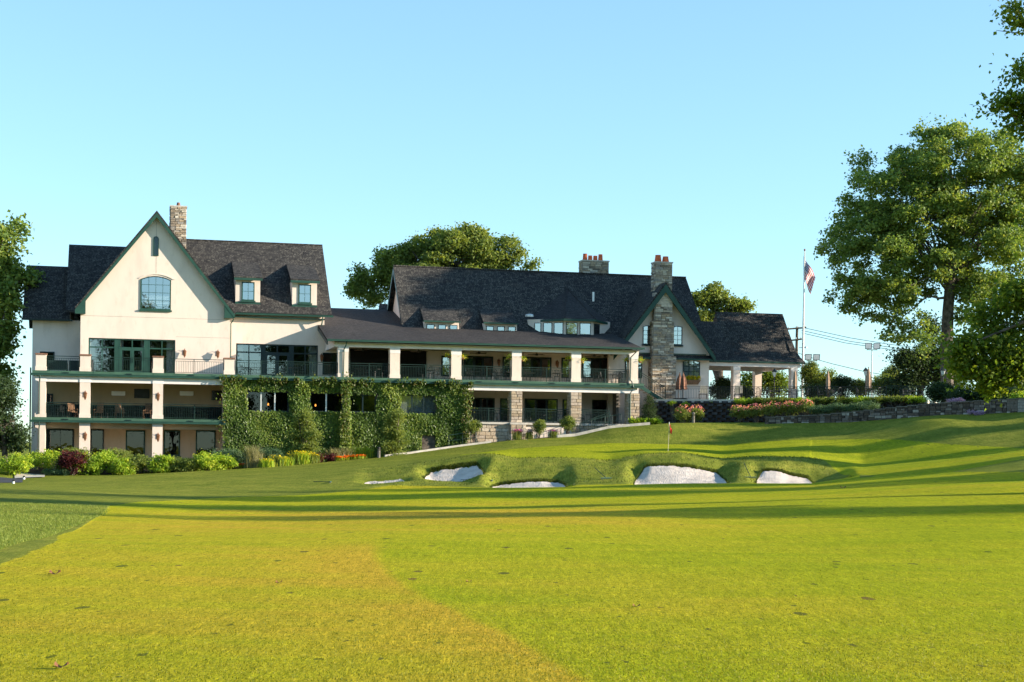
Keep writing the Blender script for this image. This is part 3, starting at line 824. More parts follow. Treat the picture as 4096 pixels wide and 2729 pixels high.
# ------------------------------------------------------------------ foliage
def leaf_mesh(name, C, size, mat, up=0.35, tint=None, aspect=1.5, droop=0.0, nrm=None, jitter=0.35):
    """one small folded leaf per centre"""
    n = len(C); C = np.asarray(C, float)
    d = rng.normal(size=(n, 3)); d[:, 2] -= droop; d /= np.linalg.norm(d, axis=1)[:, None]
    if nrm is None:
        m = rng.normal(size=(n, 3)); m[:, 2] += up * 3
    else:
        m = np.asarray(nrm) + rng.normal(size=(n, 3)) * jitter
        if droop: d = rng.normal(size=(n, 3)) * .5 + np.array((0, 0, -droop))
    s = np.cross(d, m); s /= (np.linalg.norm(s, axis=1)[:, None] + 1e-9)
    d = np.cross(m, s); d /= (np.linalg.norm(d, axis=1)[:, None] + 1e-9)
    m = np.cross(s, d)
    L = size * rng.uniform(.6, 1.3, n)[:, None]; Wd = L / aspect * .55
    v = np.empty((n, 4, 3))
    v[:, 0] = C - d * L * .5
    v[:, 1] = C + s * Wd + m * L * .12
    v[:, 2] = C + d * L * .5
    v[:, 3] = C - s * Wd + m * L * .12
    f = np.arange(n * 4).reshape(n, 4)
    f = np.concatenate([f[:, [0, 1, 2]], f[:, [0, 2, 3]]])
    t = rng.uniform(0, 1, n) if tint is None else np.clip(tint + rng.normal(0, .16, n), 0, 1)
    return fast_mesh(name, v.reshape(-1, 3), f, mat, dict(tint=np.repeat(t, 4)), False)

def blade_mesh(name, C, H, mat, w=0.02, lean=0.35, tint=None):
    """grass-like blades rising from points"""
    n = len(C); C = np.asarray(C, float)
    a = rng.uniform(0, 2 * math.pi, n); hh = H * rng.uniform(.6, 1.15, n)
    dirv = np.stack([np.cos(a), np.sin(a), np.zeros(n)], -1); side = np.stack([-np.sin(a), np.cos(a), np.zeros(n)], -1)
    l = (lean * rng.uniform(.2, 1.4, n) * hh)[:, None]
    v = np.empty((n, 5, 3)); up = np.array((0, 0, 1.0))
    v[:, 0] = C - side * w / 2; v[:, 1] = C + side * w / 2
    mid = C + up * (hh * .6)[:, None] + dirv * l * .35
    v[:, 2] = mid + side * w / 2; v[:, 3] = mid - side * w / 2
    v[:, 4] = C + up * hh[:, None] * .97 + dirv * l
    q = np.arange(n)[:, None] * 5
    f = np.concatenate([q + [0, 1, 2], q + [0, 2, 3], q + [3, 2, 4]])
    t = rng.uniform(0, 1, n) if tint is None else np.clip(tint + rng.normal(0, .2, n), 0, 1)
    return fast_mesh(name, v.reshape(-1, 3), f, mat, dict(tint=np.repeat(t, 5)), False)

def sublobes(lobes, per=9, size=(.2, .36), core=.45):
    """branch-end masses standing out of each crown lobe, with gaps between them"""
    out = []
    for l in lobes:
        n = max(4, int(per * min(2.2, (l[3] * l[5]) ** .5 / 2.2)))
        for _ in range(n):
            d = rng.normal(size=3); d /= np.linalg.norm(d); r = rng.uniform(.45, .98) ; s = rng.uniform(*size)
            out.append((l[0] + d[0] * r * l[3], l[1] + d[1] * r * l[4], l[2] + d[2] * r * l[5], l[3] * s * 1.15, l[4] * s * 1.1, l[5] * s * .85))
        out.append((*l[:3], l[3] * core, l[4] * core, l[5] * core))
    return out

def clump_points(lobes, n_clumps, per, spread, fill=0.55):
    """leaf centres: clumps spread through the outer volume of ellipsoid lobes; tint follows the clump"""
    lob = np.array(lobes, float); vol = (lob[:, 3] * lob[:, 4] * lob[:, 5]) ** .62; vol = vol / vol.sum()
    pick = rng.choice(len(lob), n_clumps, p=vol)
    d = rng.normal(size=(n_clumps, 3)); d /= np.linalg.norm(d, axis=1)[:, None]
    r = rng.uniform(fill ** 3, 1, n_clumps) ** (1 / 3)
    cc = lob[pick, :3] + d * r[:, None] * lob[pick, 3:6]
    ct = rng.uniform(0.2, .8, n_clumps)
    cnt = rng.integers(int(per * .5), int(per * 1.5) + 1, n_clumps)
    idx = np.repeat(np.arange(n_clumps), cnt)
    off = rng.normal(size=(len(idx), 3)) * spread * np.array((1, 1, .7))
    return cc, cc[idx] + off, ct[idx]

def plant(name, label, cat, base, lobes, n_clumps, per, spread, size, mat, trunk=None, limbs=0, limb0=.3, limbr=.42, group=None, up=.35, aspect=1.5, crown='crown', bark='bark', fill=.55, twig=.03, droop=0.0, seedpts=None):
    """tree or shrub in world coordinates: trunk with limbs and a crown of leaf clumps"""
    th = thing(name, label, cat, tuple(base), 'W', group)
    cc, pts, tint = clump_points(lobes, n_clumps, per, spread, fill)
    if seedpts is not None: pts = np.concatenate([pts, seedpts]); tint = np.concatenate([tint, rng.uniform(.2, .8, len(seedpts))])
    o = new_obj(crown, leaf_mesh(crown, pts - np.array(base), size, mat, up, tint, aspect, droop), th)
    mb = MB(); base = np.array(base, float)
    if trunk:
        P = [np.array(p[:3]) for p in trunk]; R = [p[3] for p in trunk]
        mb.tube(P, R, 9)
        top = P[-1]
        lc = np.array(lobes)[:, :3]
        order = rng.permutation(len(cc))[:limbs]
        for k in order:
            tgt = cc[k]; f = rng.uniform(limb0, 1.0)
            seg = f * (len(P) - 1); i0 = min(int(seg), len(P) - 2); st = P[i0] + (P[i0 + 1] - P[i0]) * (seg - i0)
            r0 = (R[i0] + (R[i0 + 1] - R[i0]) * (seg - i0)) * limbr
            if tgt[2] < st[2] - 2.5: continue
            midp = st + (tgt - st) * .5 + np.array((0, 0, 0.12 * np.linalg.norm(tgt - st))) + rng.normal(size=3) * .25
            mb.tube([st, st + (midp - st) * .5 + rng.normal(size=3) * .1, midp, tgt], [r0, r0 * .7, r0 * .45, twig], 5)
            for _ in range(2):
                q = cc[rng.integers(len(cc))]
                if np.linalg.norm(q - midp) < 4.0: mb.tube([midp, (midp + q) / 2 + rng.normal(size=3) * .15, q], [r0 * .4, r0 * .25, twig], 4)
    else:
        lc = np.array(lobes); zb = base[2]
        for k in rng.permutation(len(cc))[:max(5, min(14, len(cc)))]:
            q = cc[k]; r = 0.012 + 0.012 * np.linalg.norm(q - base)
            mb.tube([base + np.array((rng.normal() * .06, rng.normal() * .06, -.05)), base + (q - base) * .5 + np.array((0, 0, .05)), q], [r, r * .7, r * .35], 4)
    mb.build('trunk' if trunk else 'stems', bark, th)
    return th

# ------------------------------------------------------------------ shared building pieces
D3, D2, D1 = 6.83, 3.49, 0.17           # floor levels of the deck
def pbox(mb, px0, px1, py0, py1, t0, t1, ref=None):
    xm = (px0 + px1) / 2; pm = (py0 + py1) / 2
    return mb.box(S(px0, t0, pm), S(px1, t0, pm), t0, t1, Z(xm, py1, t0), Z(xm, py0, t0))

def gutter(parent, s0, s1, t, z, mat='trim_green'):
    MB().box(s0, s1, t, t + 0.14, z - 0.12, z).box(s0, s1, t - 0.02, t + 0.01, z - 0.015, z + 0.02).build('gutter', mat, parent)

def downspout(parent, pts, r=0.05, mat='trim_green'):
    MB().tube(pts, r, 6).build('downspout', mat, parent)

def ruled_gable(mb, s0, s1, zr, ze, t0, t1, th=0.16):
    """two roof planes with ridge running in t"""
    c = (s0 + s1) / 2
    mb.slab([(s0, t0, ze), (c, t0, zr), (c, t1, zr), (s0, t1, ze)][::-1], th)
    mb.slab([(s1, t0, ze), (s1, t1, ze), (c, t1, zr), (c, t0, zr)][::-1], th)
    return mb

# ------------------------------------------------------------------ left wing: tall gabled house
house = thing('gabled_house', 'cream stucco house with tall front gable, arched window and two roof dormers', 'building', (8.6, 4.2, D1))
gs0, gs1 = S(320, 4.2), S(918, 4.2); gc = 8.6
gz_sh = 11.75 - 0.35; slope_g = (19.2 - 11.75) / 5.84
# gable front with the wide glazed opening
h0, h1 = S(353, 4.2), S(700, 4.2); hz1 = Z(526, 1356, 4.2)
wall_holes(gs0, gs1, D2 - 3.4, 11.3, 4.2, 0.3, [(h0, h1, D3 + 0.02, hz1)]).build('wall', 'stucco', house)
apz = 19.2 - .30; zs_ = apz - slope_g * (gc - gs0)
MB().prism([(gs0, 11.3), (gs1, 11.3), (gs1, min(apz - slope_g * (gs1 - gc), 11.8)), (gc, apz), (gs0, min(zs_, 11.8))], 4.2, 4.5).build('gable_wall', 'stucco', house)
for x_ in (gs0, gs1 - .3): MB().box(x_, x_ + .3, 4.5, 14, D1 - .3, 11.7).build('side_wall', 'stucco', house)
jl = MB().box(gc - .008, gc + .008, 4.194, 4.2, Z(628, 1100, 4.2), apz - .5)
jl.box(gs0 + .02, gs1 - .02, 4.195, 4.2, 11.17, 11.185).box(h1 + .05, gs1 - .02, 4.195, 4.2, hz1 + .25, hz1 + .265).build('joint_line', 'mortar', house)
rf = ruled_gable(MB(), 2.76, 14.44, 19.2, 11.75, 3.75, 14.5).build('roof', 'shingle', house)
bb = MB()
for sgn, send in ((-1, 2.76), (1, 14.44)):
    a, b = (gc, 19.2 - .17), (send, 11.75 - .17)
    w = .30
    pts = [a, b, (b[0], b[1] - w), (a[0], a[1] - w * 1.15)]
    if sgn < 0: pts = [(gc, 19.03), (gc, 19.03 - w * 1.15), (b[0], b[1] - w), b]
    else: pts = [(gc, 19.03), b, (b[0], b[1] - w), (gc, 19.03 - w * 1.15)]
    bb.prism(pts[::-1], 3.74, 3.82)
    e = send; i_ = send - sgn * .75
    bb.prism([(min(e, i_), 11.28), (max(e, i_), 11.28), (max(e, i_), 11.58 if sgn > 0 else 12.3), (min(e, i_), 12.3 if sgn > 0 else 11.58)], 3.76, 4.19)
bb.build('bargeboard', 'trim_green', house)
MB().slab([(2.9, 3.83, 11.55), (gc, 3.83, 18.98), (gc, 4.2, 18.98), (2.9, 4.2, 11.55)], .02).slab([(gc, 3.83, 18.98), (14.3, 3.83, 11.55), (14.3, 4.2, 11.55), (gc, 4.2, 18.98)], .02).build('soffit', 'trim_green', house)
pwindow(house, 562, 684, 1105, 1240, 4.2, 4, 4, rise=.28, glass='glass_bright', back='dark_room')
bl = MB()
for k in range(7): bl.box(S(575, 4.2), S(672, 4.2), 4.2 - .028, 4.2 - .022, Z(622, 1222, 4.2) + k * .115, Z(622, 1222, 4.2) + k * .115 + (.08 if k % 3 else .04))
bl.build('blind_or_sky_sheet', 'curtain', house)
pwindow(house, 613, 635, 946, 1024, 4.2, 1, 1, rise=.2, glass='glass_dim', fw=.05, sill=False, back='trim_green')
lab = MB(); a0, a1 = S(548, 4.2), S(696, 4.2); zz = Z(622, 1116, 4.2)
ap = arch_pts(a0, a1, zz, .42, 10); ai = arch_pts(a0 + .16, a1 - .16, zz, .33, 10)
lab.add([(p[0], 4.15, p[1]) for p in ap] + [(p[0], 4.15, p[1]) for p in ai] + [(p[0], 4.2, p[1]) for p in ap], [(i, i + 1, i + 12, i + 11) for i in range(10)] + [(i + 22, i + 23, i + 1, i) for i in range(10)])
lab.build('label_mould', 'stucco', house)

def glazed_doors(parent, s0, s1, z0, z1, t, layout, trans, frame, inset=.12, curtains=(), room=3.0):
    """wide door and window group in an opening: list of (fraction start, end, kind, columns)"""
    tt = t + inset; fr = MB(); w = s1 - s0
    fr.box(s0, s1, tt - .04, tt + .06, z1 - .1, z1).box(s0, s1, tt - .04, tt + .06, z0, z0 + .08)
    fr.box(s0, s1, tt - .035, tt + .05, trans - .05, trans + .05)
    o = fr.build('door_group', frame, parent)
    for a, b, kind, cols in layout:
        x0, x1 = s0 + w * a, s0 + w * b
        g = MB()
        g.box(x0, x0 + .09, tt - .06, tt + .07, z0, z1).box(x1 - .09, x1, tt - .06, tt + .07, z0, z1)
        cw = (x1 - x0 - .18) / cols
        for i in range(cols):
            c0 = x0 + .09 + cw * i; c1 = c0 + cw
            if i: g.box(c0 - .04, c0 + .04, tt - .05, tt + .05, z0, z1)
            m = .14 if kind == 'door' else .05
            if kind == 'door':
                g.box(c0, c0 + m, tt - .045, tt + .04, z0, trans).box(c1 - m, c1, tt - .045, tt + .04, z0, trans).box(c0, c1, tt - .044, tt + .04, z0, z0 + .3).box(c0, c1, tt - .044, tt + .04, trans - .2, trans)
            MB().add([(c0, tt, z0), (c1, tt, z0), (c1, tt, trans), (c0, tt, trans)], [(0, 1, 2, 3)]).build('pane', 'glass', o)
            MB().add([(c0, tt, trans), (c1, tt, trans), (c1, tt, z1), (c0, tt, z1)], [(0, 1, 2, 3)]).build('pane', 'glass', o)
        if kind == 'door':
            xm = (x0 + x1) / 2
            g.box(xm - .06, xm - .04, tt - .1, tt - .05, z0 + .9, z0 + 1.25).box(xm + .04, xm + .06, tt - .1, tt - .05, z0 + .9, z0 + 1.25)
        g.build('door_leaf' if kind == 'door' else 'window_frame', frame, o)
    cols_ = [l for l in layout]
    for i in range(len(cols_) - 1):
        x0, x1 = s0 + w * cols_[i][1], s0 + w * cols_[i + 1][0]
        if x1 - x0 > .05: MB().box(x0, x1, tt - .05, tt + .06, z0, z1).build('mullion', frame, o)
    for a, b in curtains:
        cm = MB(); x0, x1 = s0 + w * a, s0 + w * b; n = 14
        vs = []
        for i in range(n + 1):
            x = x0 + (x1 - x0) * i / n; y = tt + .25 + .05 * math.sin(i * 2.1)
            vs += [(x, y, z0), (x, y, z1 - .05)]
        cm.add(vs, [(2 * i, 2 * i + 2, 2 * i + 3, 2 * i + 1) for i in range(n)]).build('curtain', 'curtain', o)
    rm = MB().box(s0 - .5, s1 + .5, t + room, t + room + .1, z0 - .1, z1 + .4).box(s0 - .5, s1 + .5, t + .31, t + room, z1 + .3, z1 + .4).box(s0 - .5, s1 + .5, t + .31, t + room, z0 - .12, z0 - .02)
    rm.box(s0 - .6, s0 - .5, t + .31, t + room, z0, z1 + .3).box(s1 + .5, s1 + .6, t + .31, t + room, z0, z1 + .3).build('room', 'dark_room', o)
    return o
glazed_doors(house, h0, h1, D3 + .02, hz1, 4.2, [(0, .31, 'win', 2), (.35, .65, 'door', 2), (.69, 1, 'win', 2)], Z(526, 1392, 4.2), 'trim_green', curtains=[(.01, .09), (.9, .99), (.36, .40), (.60, .64)])

# wing with dormers, right of the gable
WS1 = 21.5
d0, d1 = S(943, 5.5), S(1271, 5.5); dz1 = Z(1107, 1378, 5.5)
wall_holes(gs1, WS1, D2, 11.75, 5.5, .3, [(d0, d1, D3 + .02, dz1)]).build('wall', 'stucco', house)
MB().prism_s([(5.8, D2), (16.5, D2), (16.5, 11.7), (11, 17.6), (5.8, 12.2)], WS1 - .3, WS1).build('end_wall', 'stucco', house)
glazed_doors(house, d0, d1, D3 + .02, dz1, 5.5, [(0, .315, 'win', 2), (.345, .66, 'door', 2), (.69, 1, 'win', 2)], Z(1107, 1412, 5.5), 'dark_frame', curtains=[(.02, .09), (.9, .985)])
RZ0, RT0 = 11.88, 5.0; RSL = (18.06 - RZ0) / 6.0
WR1 = 22.02
MB().slab([(8.6, RT0, RZ0), (WR1, RT0, RZ0), (21.95, 11, 18.06), (8.6, 11, 18.06)], .18).slab([(21.95, 11, 18.06), (WR1, 17, RZ0), (8.6, 17, RZ0), (8.6, 11, 18.06)], .18).build('roof', 'shingle', house)
MB().box(9.5, 21.95, 10.9, 11.1, 18.03, 18.1).build('ridge_cap', 'shingle', house)
gutter(house, 14.6, WR1 + .1, 4.86, 11.8)
MB().box(14.4, 21.5, 5.06, 5.5, 11.48, 11.56).build('soffit', 'trim_green', house)
downspout(house, [(14.55, 4.86, 11.7), (14.45, 5.2, 11.3), (gs1 + .14, 5.4, 11.0), (gs1 + .14, 5.42, D3)])
downspout(house, [(21.3, 4.9, 11.7), (21.25, 5.0, 11.2), (21.2, 5.1, 10.9)])
for (f0, f1, ftop, fbot, e0, e1, etop, ebot, tx0, tx1, ty, wx) in (
        (942, 1041, 1117, 1208, 937, 1051, 1106, 1113, 917, 1031, 1049, (967, 1018, 1129, 1203)),
        (1169, 1268, 1129, 1220, 1163, 1280, 1117, 1125, 1139, 1260, 1060, (1194, 1244, 1139, 1213))):
    _, td, _ = roof_hit((f0 + f1) / 2, fbot + 6, RT0, RZ0, RSL)
    s0, s1 = S(f0, td, 1160), S(f1, td, 1160); zb = Z((f0 + f1) / 2, fbot, td); zt = Z((f0 + f1) / 2, ftop - 4, td)
    sb, tb, zb2 = roof_hit((tx0 + tx1) / 2, ty, RT0, RZ0, RSL)
    MB().box(s0, s1, td, tb, zb, zt).build('dormer', 'stucco', house)
    MB().box(s0 - .02, s1 + .02, td - .05, td + .6, zb - .28, zb - .003).build('dormer_base', 'trim_green', house)
    te = td - .38; ze = Z((e0 + e1) / 2, etop, te)
    q0, q1 = S(e0, te, 1110), S(e1, te, 1110)
    MB().slab([(q0, te, ze), (q1, te, ze), (q1 - .05, tb + .15, zb2 + .06), (q0 + .05, tb + .15, zb2 + .06)], .12).build('dormer_roof', 'shingle', house)
    MB().box(q0, q1, te - .03, te + .09, ze - .3, ze - .123).build('fascia', 'trim_green', house)
    pwindow(house, *wx, td, 2, 2, fw=.08, glass='glass_bright')

# lower wings to the left of the gable
MB().slab([(2.0, 6.5, 11.73), (8.6, 6.5, 11.73), (8.6, 12, 17.4), (2.0, 12, 17.4)], .18).slab([(2.0, 12, 17.4), (8.6, 12, 17.4), (8.6, 17.5, 11.73), (2.0, 17.5, 11.73)], .18).build('roof', 'shingle', house)
MB().slab([(-1.15, 6.6, 11.05), (2.3, 6.6, 11.05), (2.3, 11, 15.52), (-1.15, 11, 15.52)], .16).slab([(-1.15, 11, 15.52), (2.3, 11, 15.52), (2.3, 15.5, 11.05), (-1.15, 15.5, 11.05)], .16).build('roof', 'shingle', house)
MB().prism_s([(7.2, 11), (16, 11), (12, 17.1)], 2.2, 2.35).build('end_wall', 'stucco_cool', house)
lw0 = S(128, 7.2)
wall_holes(lw0, gs0, D1 - .5, 11.0, 7.2, .3, []).build('wall', 'stucco_cool', house)
MB().prism_s([(7.5, D1 - .5), (15, D1 - .5), (15, 11), (11, 15.2), (7.5, 11)], lw0, lw0 + .3).build('end_wall', 'stucco_cool', house)
MB().box(lw0, WS1, 16.3, 16.6, D1 - .5, 11.6).build('back_wall', 'stucco_cool', house)
gutter(house, -1.2, 2.5, 6.5, 11.02, 'dark_frame')
pwindow(house, 160, 218, 1407, 1478, 7.2, 1, 1, frame='dark_frame', glass='glass_dim', sill=False)

def flue(parent, c, z, w0=.22, w1=.28, h=.5, mat='terracotta'):
    MB().lathe([(w0 * .8, 0), (w0, .04), (w1 * .95, h * .9), (w1, h), (w1 * .7, h), (w1 * .6, h - .08)], (c[0], c[1], z), 8).build('chimney_pot', mat, parent)

def chimney(parent, s0, s1, t0, t1, z0, z1, mat='field_stone', cap=True, rowh=(.1, .2), lng=(.25, .6), root=None):
    core = MB().box(s0, s1, t0, t1, z0, z1).build('chimney', 'mortar', parent)
    stones(core, (s0, t0, z0), (1, 0), s1 - s0, z1 - z0, mat, rowh, lng, root=root)
    stones(core, (s0, t1, z0), (0, -1), t1 - t0, z1 - z0, mat, rowh, lng, root=root)
    if cap: MB().box(s0 - .06, s1 + .06, t0 - .06, t1 + .06, z1, z1 + .1).build('cap', 'concrete', core)
    return core
cs0, cs1 = S(682, 9.0, 880), S(746, 9.0, 880)
ch = chimney(house, cs0, cs1, 9.0, 9.9, 15.0, Z(714, 828, 9.0))
flue(house, ((cs0 + cs1) / 2, 9.45), Z(714, 828, 9.0) + .1, .16, .13, .3, 'cap_brown')

# ------------------------------------------------------------------ three-level deck in front of the gabled house
deck = thing('deck_porch', 'three-storey cream pillared porch with green railings before the gabled house', 'porch', (6, 0, D1))
DE = S(905, 0)
def deck_level(parent, s0, s1, zf, beam=True, tdepth=4.2):
    MB().box(s0, s1, .1, tdepth, zf - .34, zf - .02).build('floor_slab', 'ceiling', parent)
    MB().box(s0 - .02, s1 + .02, 0, .1, zf - .22, zf).build('fascia', 'band_green', parent)
    MB().box(s0 - .12, s1, -.12, .02, zf - .36, zf - .222).box(s0 - .12, s1, -.14, -.11, zf - .235, zf - .19).build('gutter', 'trim_green', parent)
    for k in range(1, int((s1 - s0) / 4.2) + 1):
        MB().box(s0 + k * 4.2 - .015, s0 + k * 4.2 + .015, -.006, .0, zf - .21, zf - .01).build('fascia_joint', 'trim_green', parent)
    sc_n = int((s1 - s0) / 4.4)
    for k in range(sc_n + 1):
        x = s0 + 2.1 + k * 4.4
        if x < s1 - .8: MB().box(x, x + .4, -.05, -.001, zf - .16, zf - .1).build('scupper', 'dark_frame', parent)
    if beam: MB().box(s0 + .1, s1, .18, .6, zf - .78, zf - .345).build('beam', 'white_trim', parent)
DS0 = S(130, 0)
deck_level(deck, DS0, DE, D3)
deck_level(deck, DS0, DE, D2, beam=False)
MB().box(DS0 + .1, DE, .9, 1.3, D2 - .75, D2 - .345).build('beam', 'ceiling', deck)
COLS = [(143, 184), (320, 362), (612, 653)]
def square_column(parent, s0, s1, t0, z0, z1, mat='stucco', cap=.45):
    w = s1 - s0
    o = MB().box(s0, s1, t0, t0 + w, z0 + .28, z1 - cap).build('column', mat, parent)
    MB().box(s0 - .035, s1 + .035, t0 - .035, t0 + w + .035, z0, z0 + .283).build('plinth', mat, o)
    MB().box(s0 - .015, s1 + .015, t0 - .015, t0 + w + .015, z1 - cap + .002, z1).build('capital', 'white_trim', o)
    return o
for a, b in COLS:
    s0, s1 = S(a, .15), S(b, .15)
    square_column(deck, s0, s1, .15, D2 + .003, D3 - .35, cap=.44)
    square_column(deck, s0, s1, .15, D1 - .4, D2 - .365, cap=.2)
for a, b in COLS + [(897, 937)]:
    s0, s1 = S(a, .15), S(b, .15)
    p = MB().box(s0, s1, .15, .15 + s1 - s0, D3 + .3, D3 + 1.13).build('pier', 'stucco', deck)
    MB().box(s0 - .04, s1 + .04, .11, .19 + s1 - s0, D3 + .002, D3 + .303).build('plinth', 'stucco', p)
    MB().box(s0 - .05, s1 + .05, .1, .2 + s1 - s0, D3 + 1.13, D3 + 1.24).build('cap', 'cap_brown', p)
edges = [(184, 320), (362, 612), (653, 897)]
for a, b in edges:
    railing(deck, (S(a, .4) + .05, .4, D3), (S(b, .4) - .05, .4, D3), root=deck)
for a, b in [(184, 320), (362, 612), (653, 905)]:
    railing(deck, (S(a, .4) + .05, .4, D2), (S(b, .4) - .05, .4, D2), root=deck)
# back walls of the two lower porches
bw = wall_holes(DS0, DE + .2, D2, D3 - .36, 4.15, .2, []).build('back_wall', 'stucco_shade', deck)
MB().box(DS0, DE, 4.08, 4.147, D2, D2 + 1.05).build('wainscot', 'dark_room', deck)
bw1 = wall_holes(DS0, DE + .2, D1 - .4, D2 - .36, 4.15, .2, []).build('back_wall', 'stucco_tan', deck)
MB().box(DS0 + .1, DE, .3, 4.1, D1 - .3, D1).build('floor', 'concrete', deck)
MB().box(DE - .05, DE + .25, .5, 4.1, D1, D3 - .4).build('side_wall', 'stucco_cool', deck)
pwindow(deck, 186, 296, 1716, 1830, 4.13, 2, 1, frame='dark_frame', glass='glass_dim', sill=False, fw=.12)
pwindow(deck, 362, 415, 1718, 1832, 4.13, 1, 1, frame='dark_frame', glass='glass_dim', sill=False, name='door')
for a, b in ((503, 580), (655, 720), (783, 862)):
    pwindow(deck, a, b, 1722, 1824, 4.13, 1, 1, frame='trim_green', glass='glass_dim', fw=.1)
pwindow(deck, 186, 212, 1575, 1660, 4.13, 1, 1, frame='dark_frame', glass='glass_dim', sill=False, name='door')
for zt in (D3, D2):
    x = S(160, 0)
    downspout(deck, [(x, -.1, zt - .33), (x, -.08, zt - .5), (x - .03, .08, zt - .8), (x - .03, .08, zt - 3.1 if zt == D3 else D1)])
downspout(deck, [(DS0 - .25, 2.2, D3 + .3), (DS0 - .25, 2.2, D1)], .06)

# ------------------------------------------------------------------ long veranda with ivy wall
ver = thing('veranda', 'long two-storey veranda with low shingle roof, cream pillars and green railings', 'porch', (33, 0, D2))
VE = S(2560, 0)
vs0 = S(1355, .2)
MB().box(DE, VE, .1, 5.5, D3 - .34, D3 - .02).build('floor_slab', 'ceiling', ver)
MB().box(DE + .02, VE + .35, 0, .1, D3 - .22, D3).build('fascia', 'band_green', ver)
MB().box(DE, VE + .3, -.12, .02, D3 - .36, D3 - .222).box(DE, VE + .3, -.14, -.11, D3 - .235, D3 - .19).build('gutter', 'trim_green', ver)
iv1 = S(1862, .3)
MB().box(iv1 + .02, VE - .05, .18, .6, D3 - .78, D3 - .345).build('beam', 'white_trim', ver)
for k in range(5):
    x = iv1 + .8 + k * 2.9
    if x < VE: MB().box(x, x + .4, -.05, -.001, D3 - .16, D3 - .1).build('scupper', 'dark_frame', ver)
# upper roof: one low plane, taller towards the left house
GZ, GT, VSL = 9.62, -.3, .257
rz = lambda t: GZ + VSL * (t - GT)
vr0 = 21.0; vr1 = 45.75
k0 = S(1650, 13.6, 1240); k1 = S(1735, 5.5, 1312)
MB().slab([(vr0, GT, rz(GT)), (vr1, GT, rz(GT)), (44.9 + .1, 5.5, rz(5.5)), (k1, 5.5, rz(5.5)), (k0, 13.6, rz(13.6)), (21.55, 13.6, rz(13.6)), (21.52, 5.5, rz(5.5)), (vr0, 5.49, rz(5.49))], .16).build('roof', 'shingle_asphalt', ver)
MB().add([(k0, 13.6, rz(13.6) - .01), (k1, 5.5, rz(5.5) - .01), (k1 + 4.5, 13.6, rz(5.5) - .05)], [(0, 1, 2)]).build('hip_roof', 'shingle_asphalt', ver)
MB().add([(vr1, GT, rz(GT) - .01), (vr1 + .02, 4.0, rz(GT) - .0), (45.0, 5.5, rz(5.5) - .01)], [(0, 1, 2)]).build('hip_roof', 'shingle_asphalt', ver)
gutter(ver, vr0 - .02, vr1 + .15, GT - .14, GZ - .02)
MB().prism_s([(GT, GZ - .16), (GT, GZ - .42), (5.48, rz(5.48) - .42), (5.48, rz(5.48) - .16)], vr0 - .03, vr0 + .06).build('bargeboard', 'dark_frame', ver)
MB().box(vs0 - .35, VE - .05, .2, .62, GZ - .52, GZ - .16).build('beam', 'white_trim', ver)
MB().box(vs0 - .35, vs0 + .05, .63, 5.48, GZ - .52, GZ - .16).build('side_beam', 'white_trim', ver)
MB().prism_s([(.3, GZ - .2), (5.48, GZ - .2), (5.48, rz(5.48) - .2)], vs0 - .3, vs0 - .1).build('side_gable', 'stucco', ver)
MB().box(vs0 - .3, VE - .1, .25, 5.48, GZ - .28, GZ - .2).build('ceiling', 'ceiling', ver)
MB().box(vs0 - .1, VE - .1, GT + .1, .25, GZ - .26, GZ - .19).build('soffit', 'ceiling', ver)
VC = [(1353, 1393), (1560, 1599), (1805, 1845), (2048, 2085), (2286, 2323), (2518, 2552)]
for a, b in VC:
    square_column(ver, S(a, .18), S(b, .18), .18, D3 + .002, GZ - .525, cap=.38)
VR = [(940, 1353)] + [(VC[i][1], VC[i + 1][0]) for i in range(5)]
for a, b in VR:
    railing(ver, (S(a, .4) + .05, .4, D3), (S(b, .4) - .05, .4, D3), root=ver)
railing(ver, (S(2535, .4), .9, D3), (S(2535, .4), 4.0, D3), root=ver)
# back wall of the upper veranda
wall_holes(WS1 + .02, VE - 1.3, D3, rz(5.5) - .25, 5.5, .25, []).build('back_wall', 'stucco_cool', ver)
dk = MB().box(S(1400, 5.4), S(1705, 5.4), 5.38, 5.49, D3 + .05, D3 + 2.45).build('recess_shade', 'dark_room', ver)  # flat dark panel standing in for the shade of a deep recess
pwindow(ver, 1290, 1352, 1412, 1500, 5.48, 1, 1, frame='dark_frame', glass='glass_dim', sill=False, name='door')
for a, b, n in ((1765, 1850, 2), (1855, 1972, 3), (2010, 2050, 1), (2085, 2205, 3), (2245, 2285, 1), (2328, 2440, 3)):
    pwindow(ver, a, b, 1424 + (a - 1765) * .016, 1506 + (a - 1765) * .014, 5.48, n, 1, frame='dark_frame', glass=['glass_bright', 'glass_dim', 'glass'], sill=False, fw=.12, mw=.2, name='door')
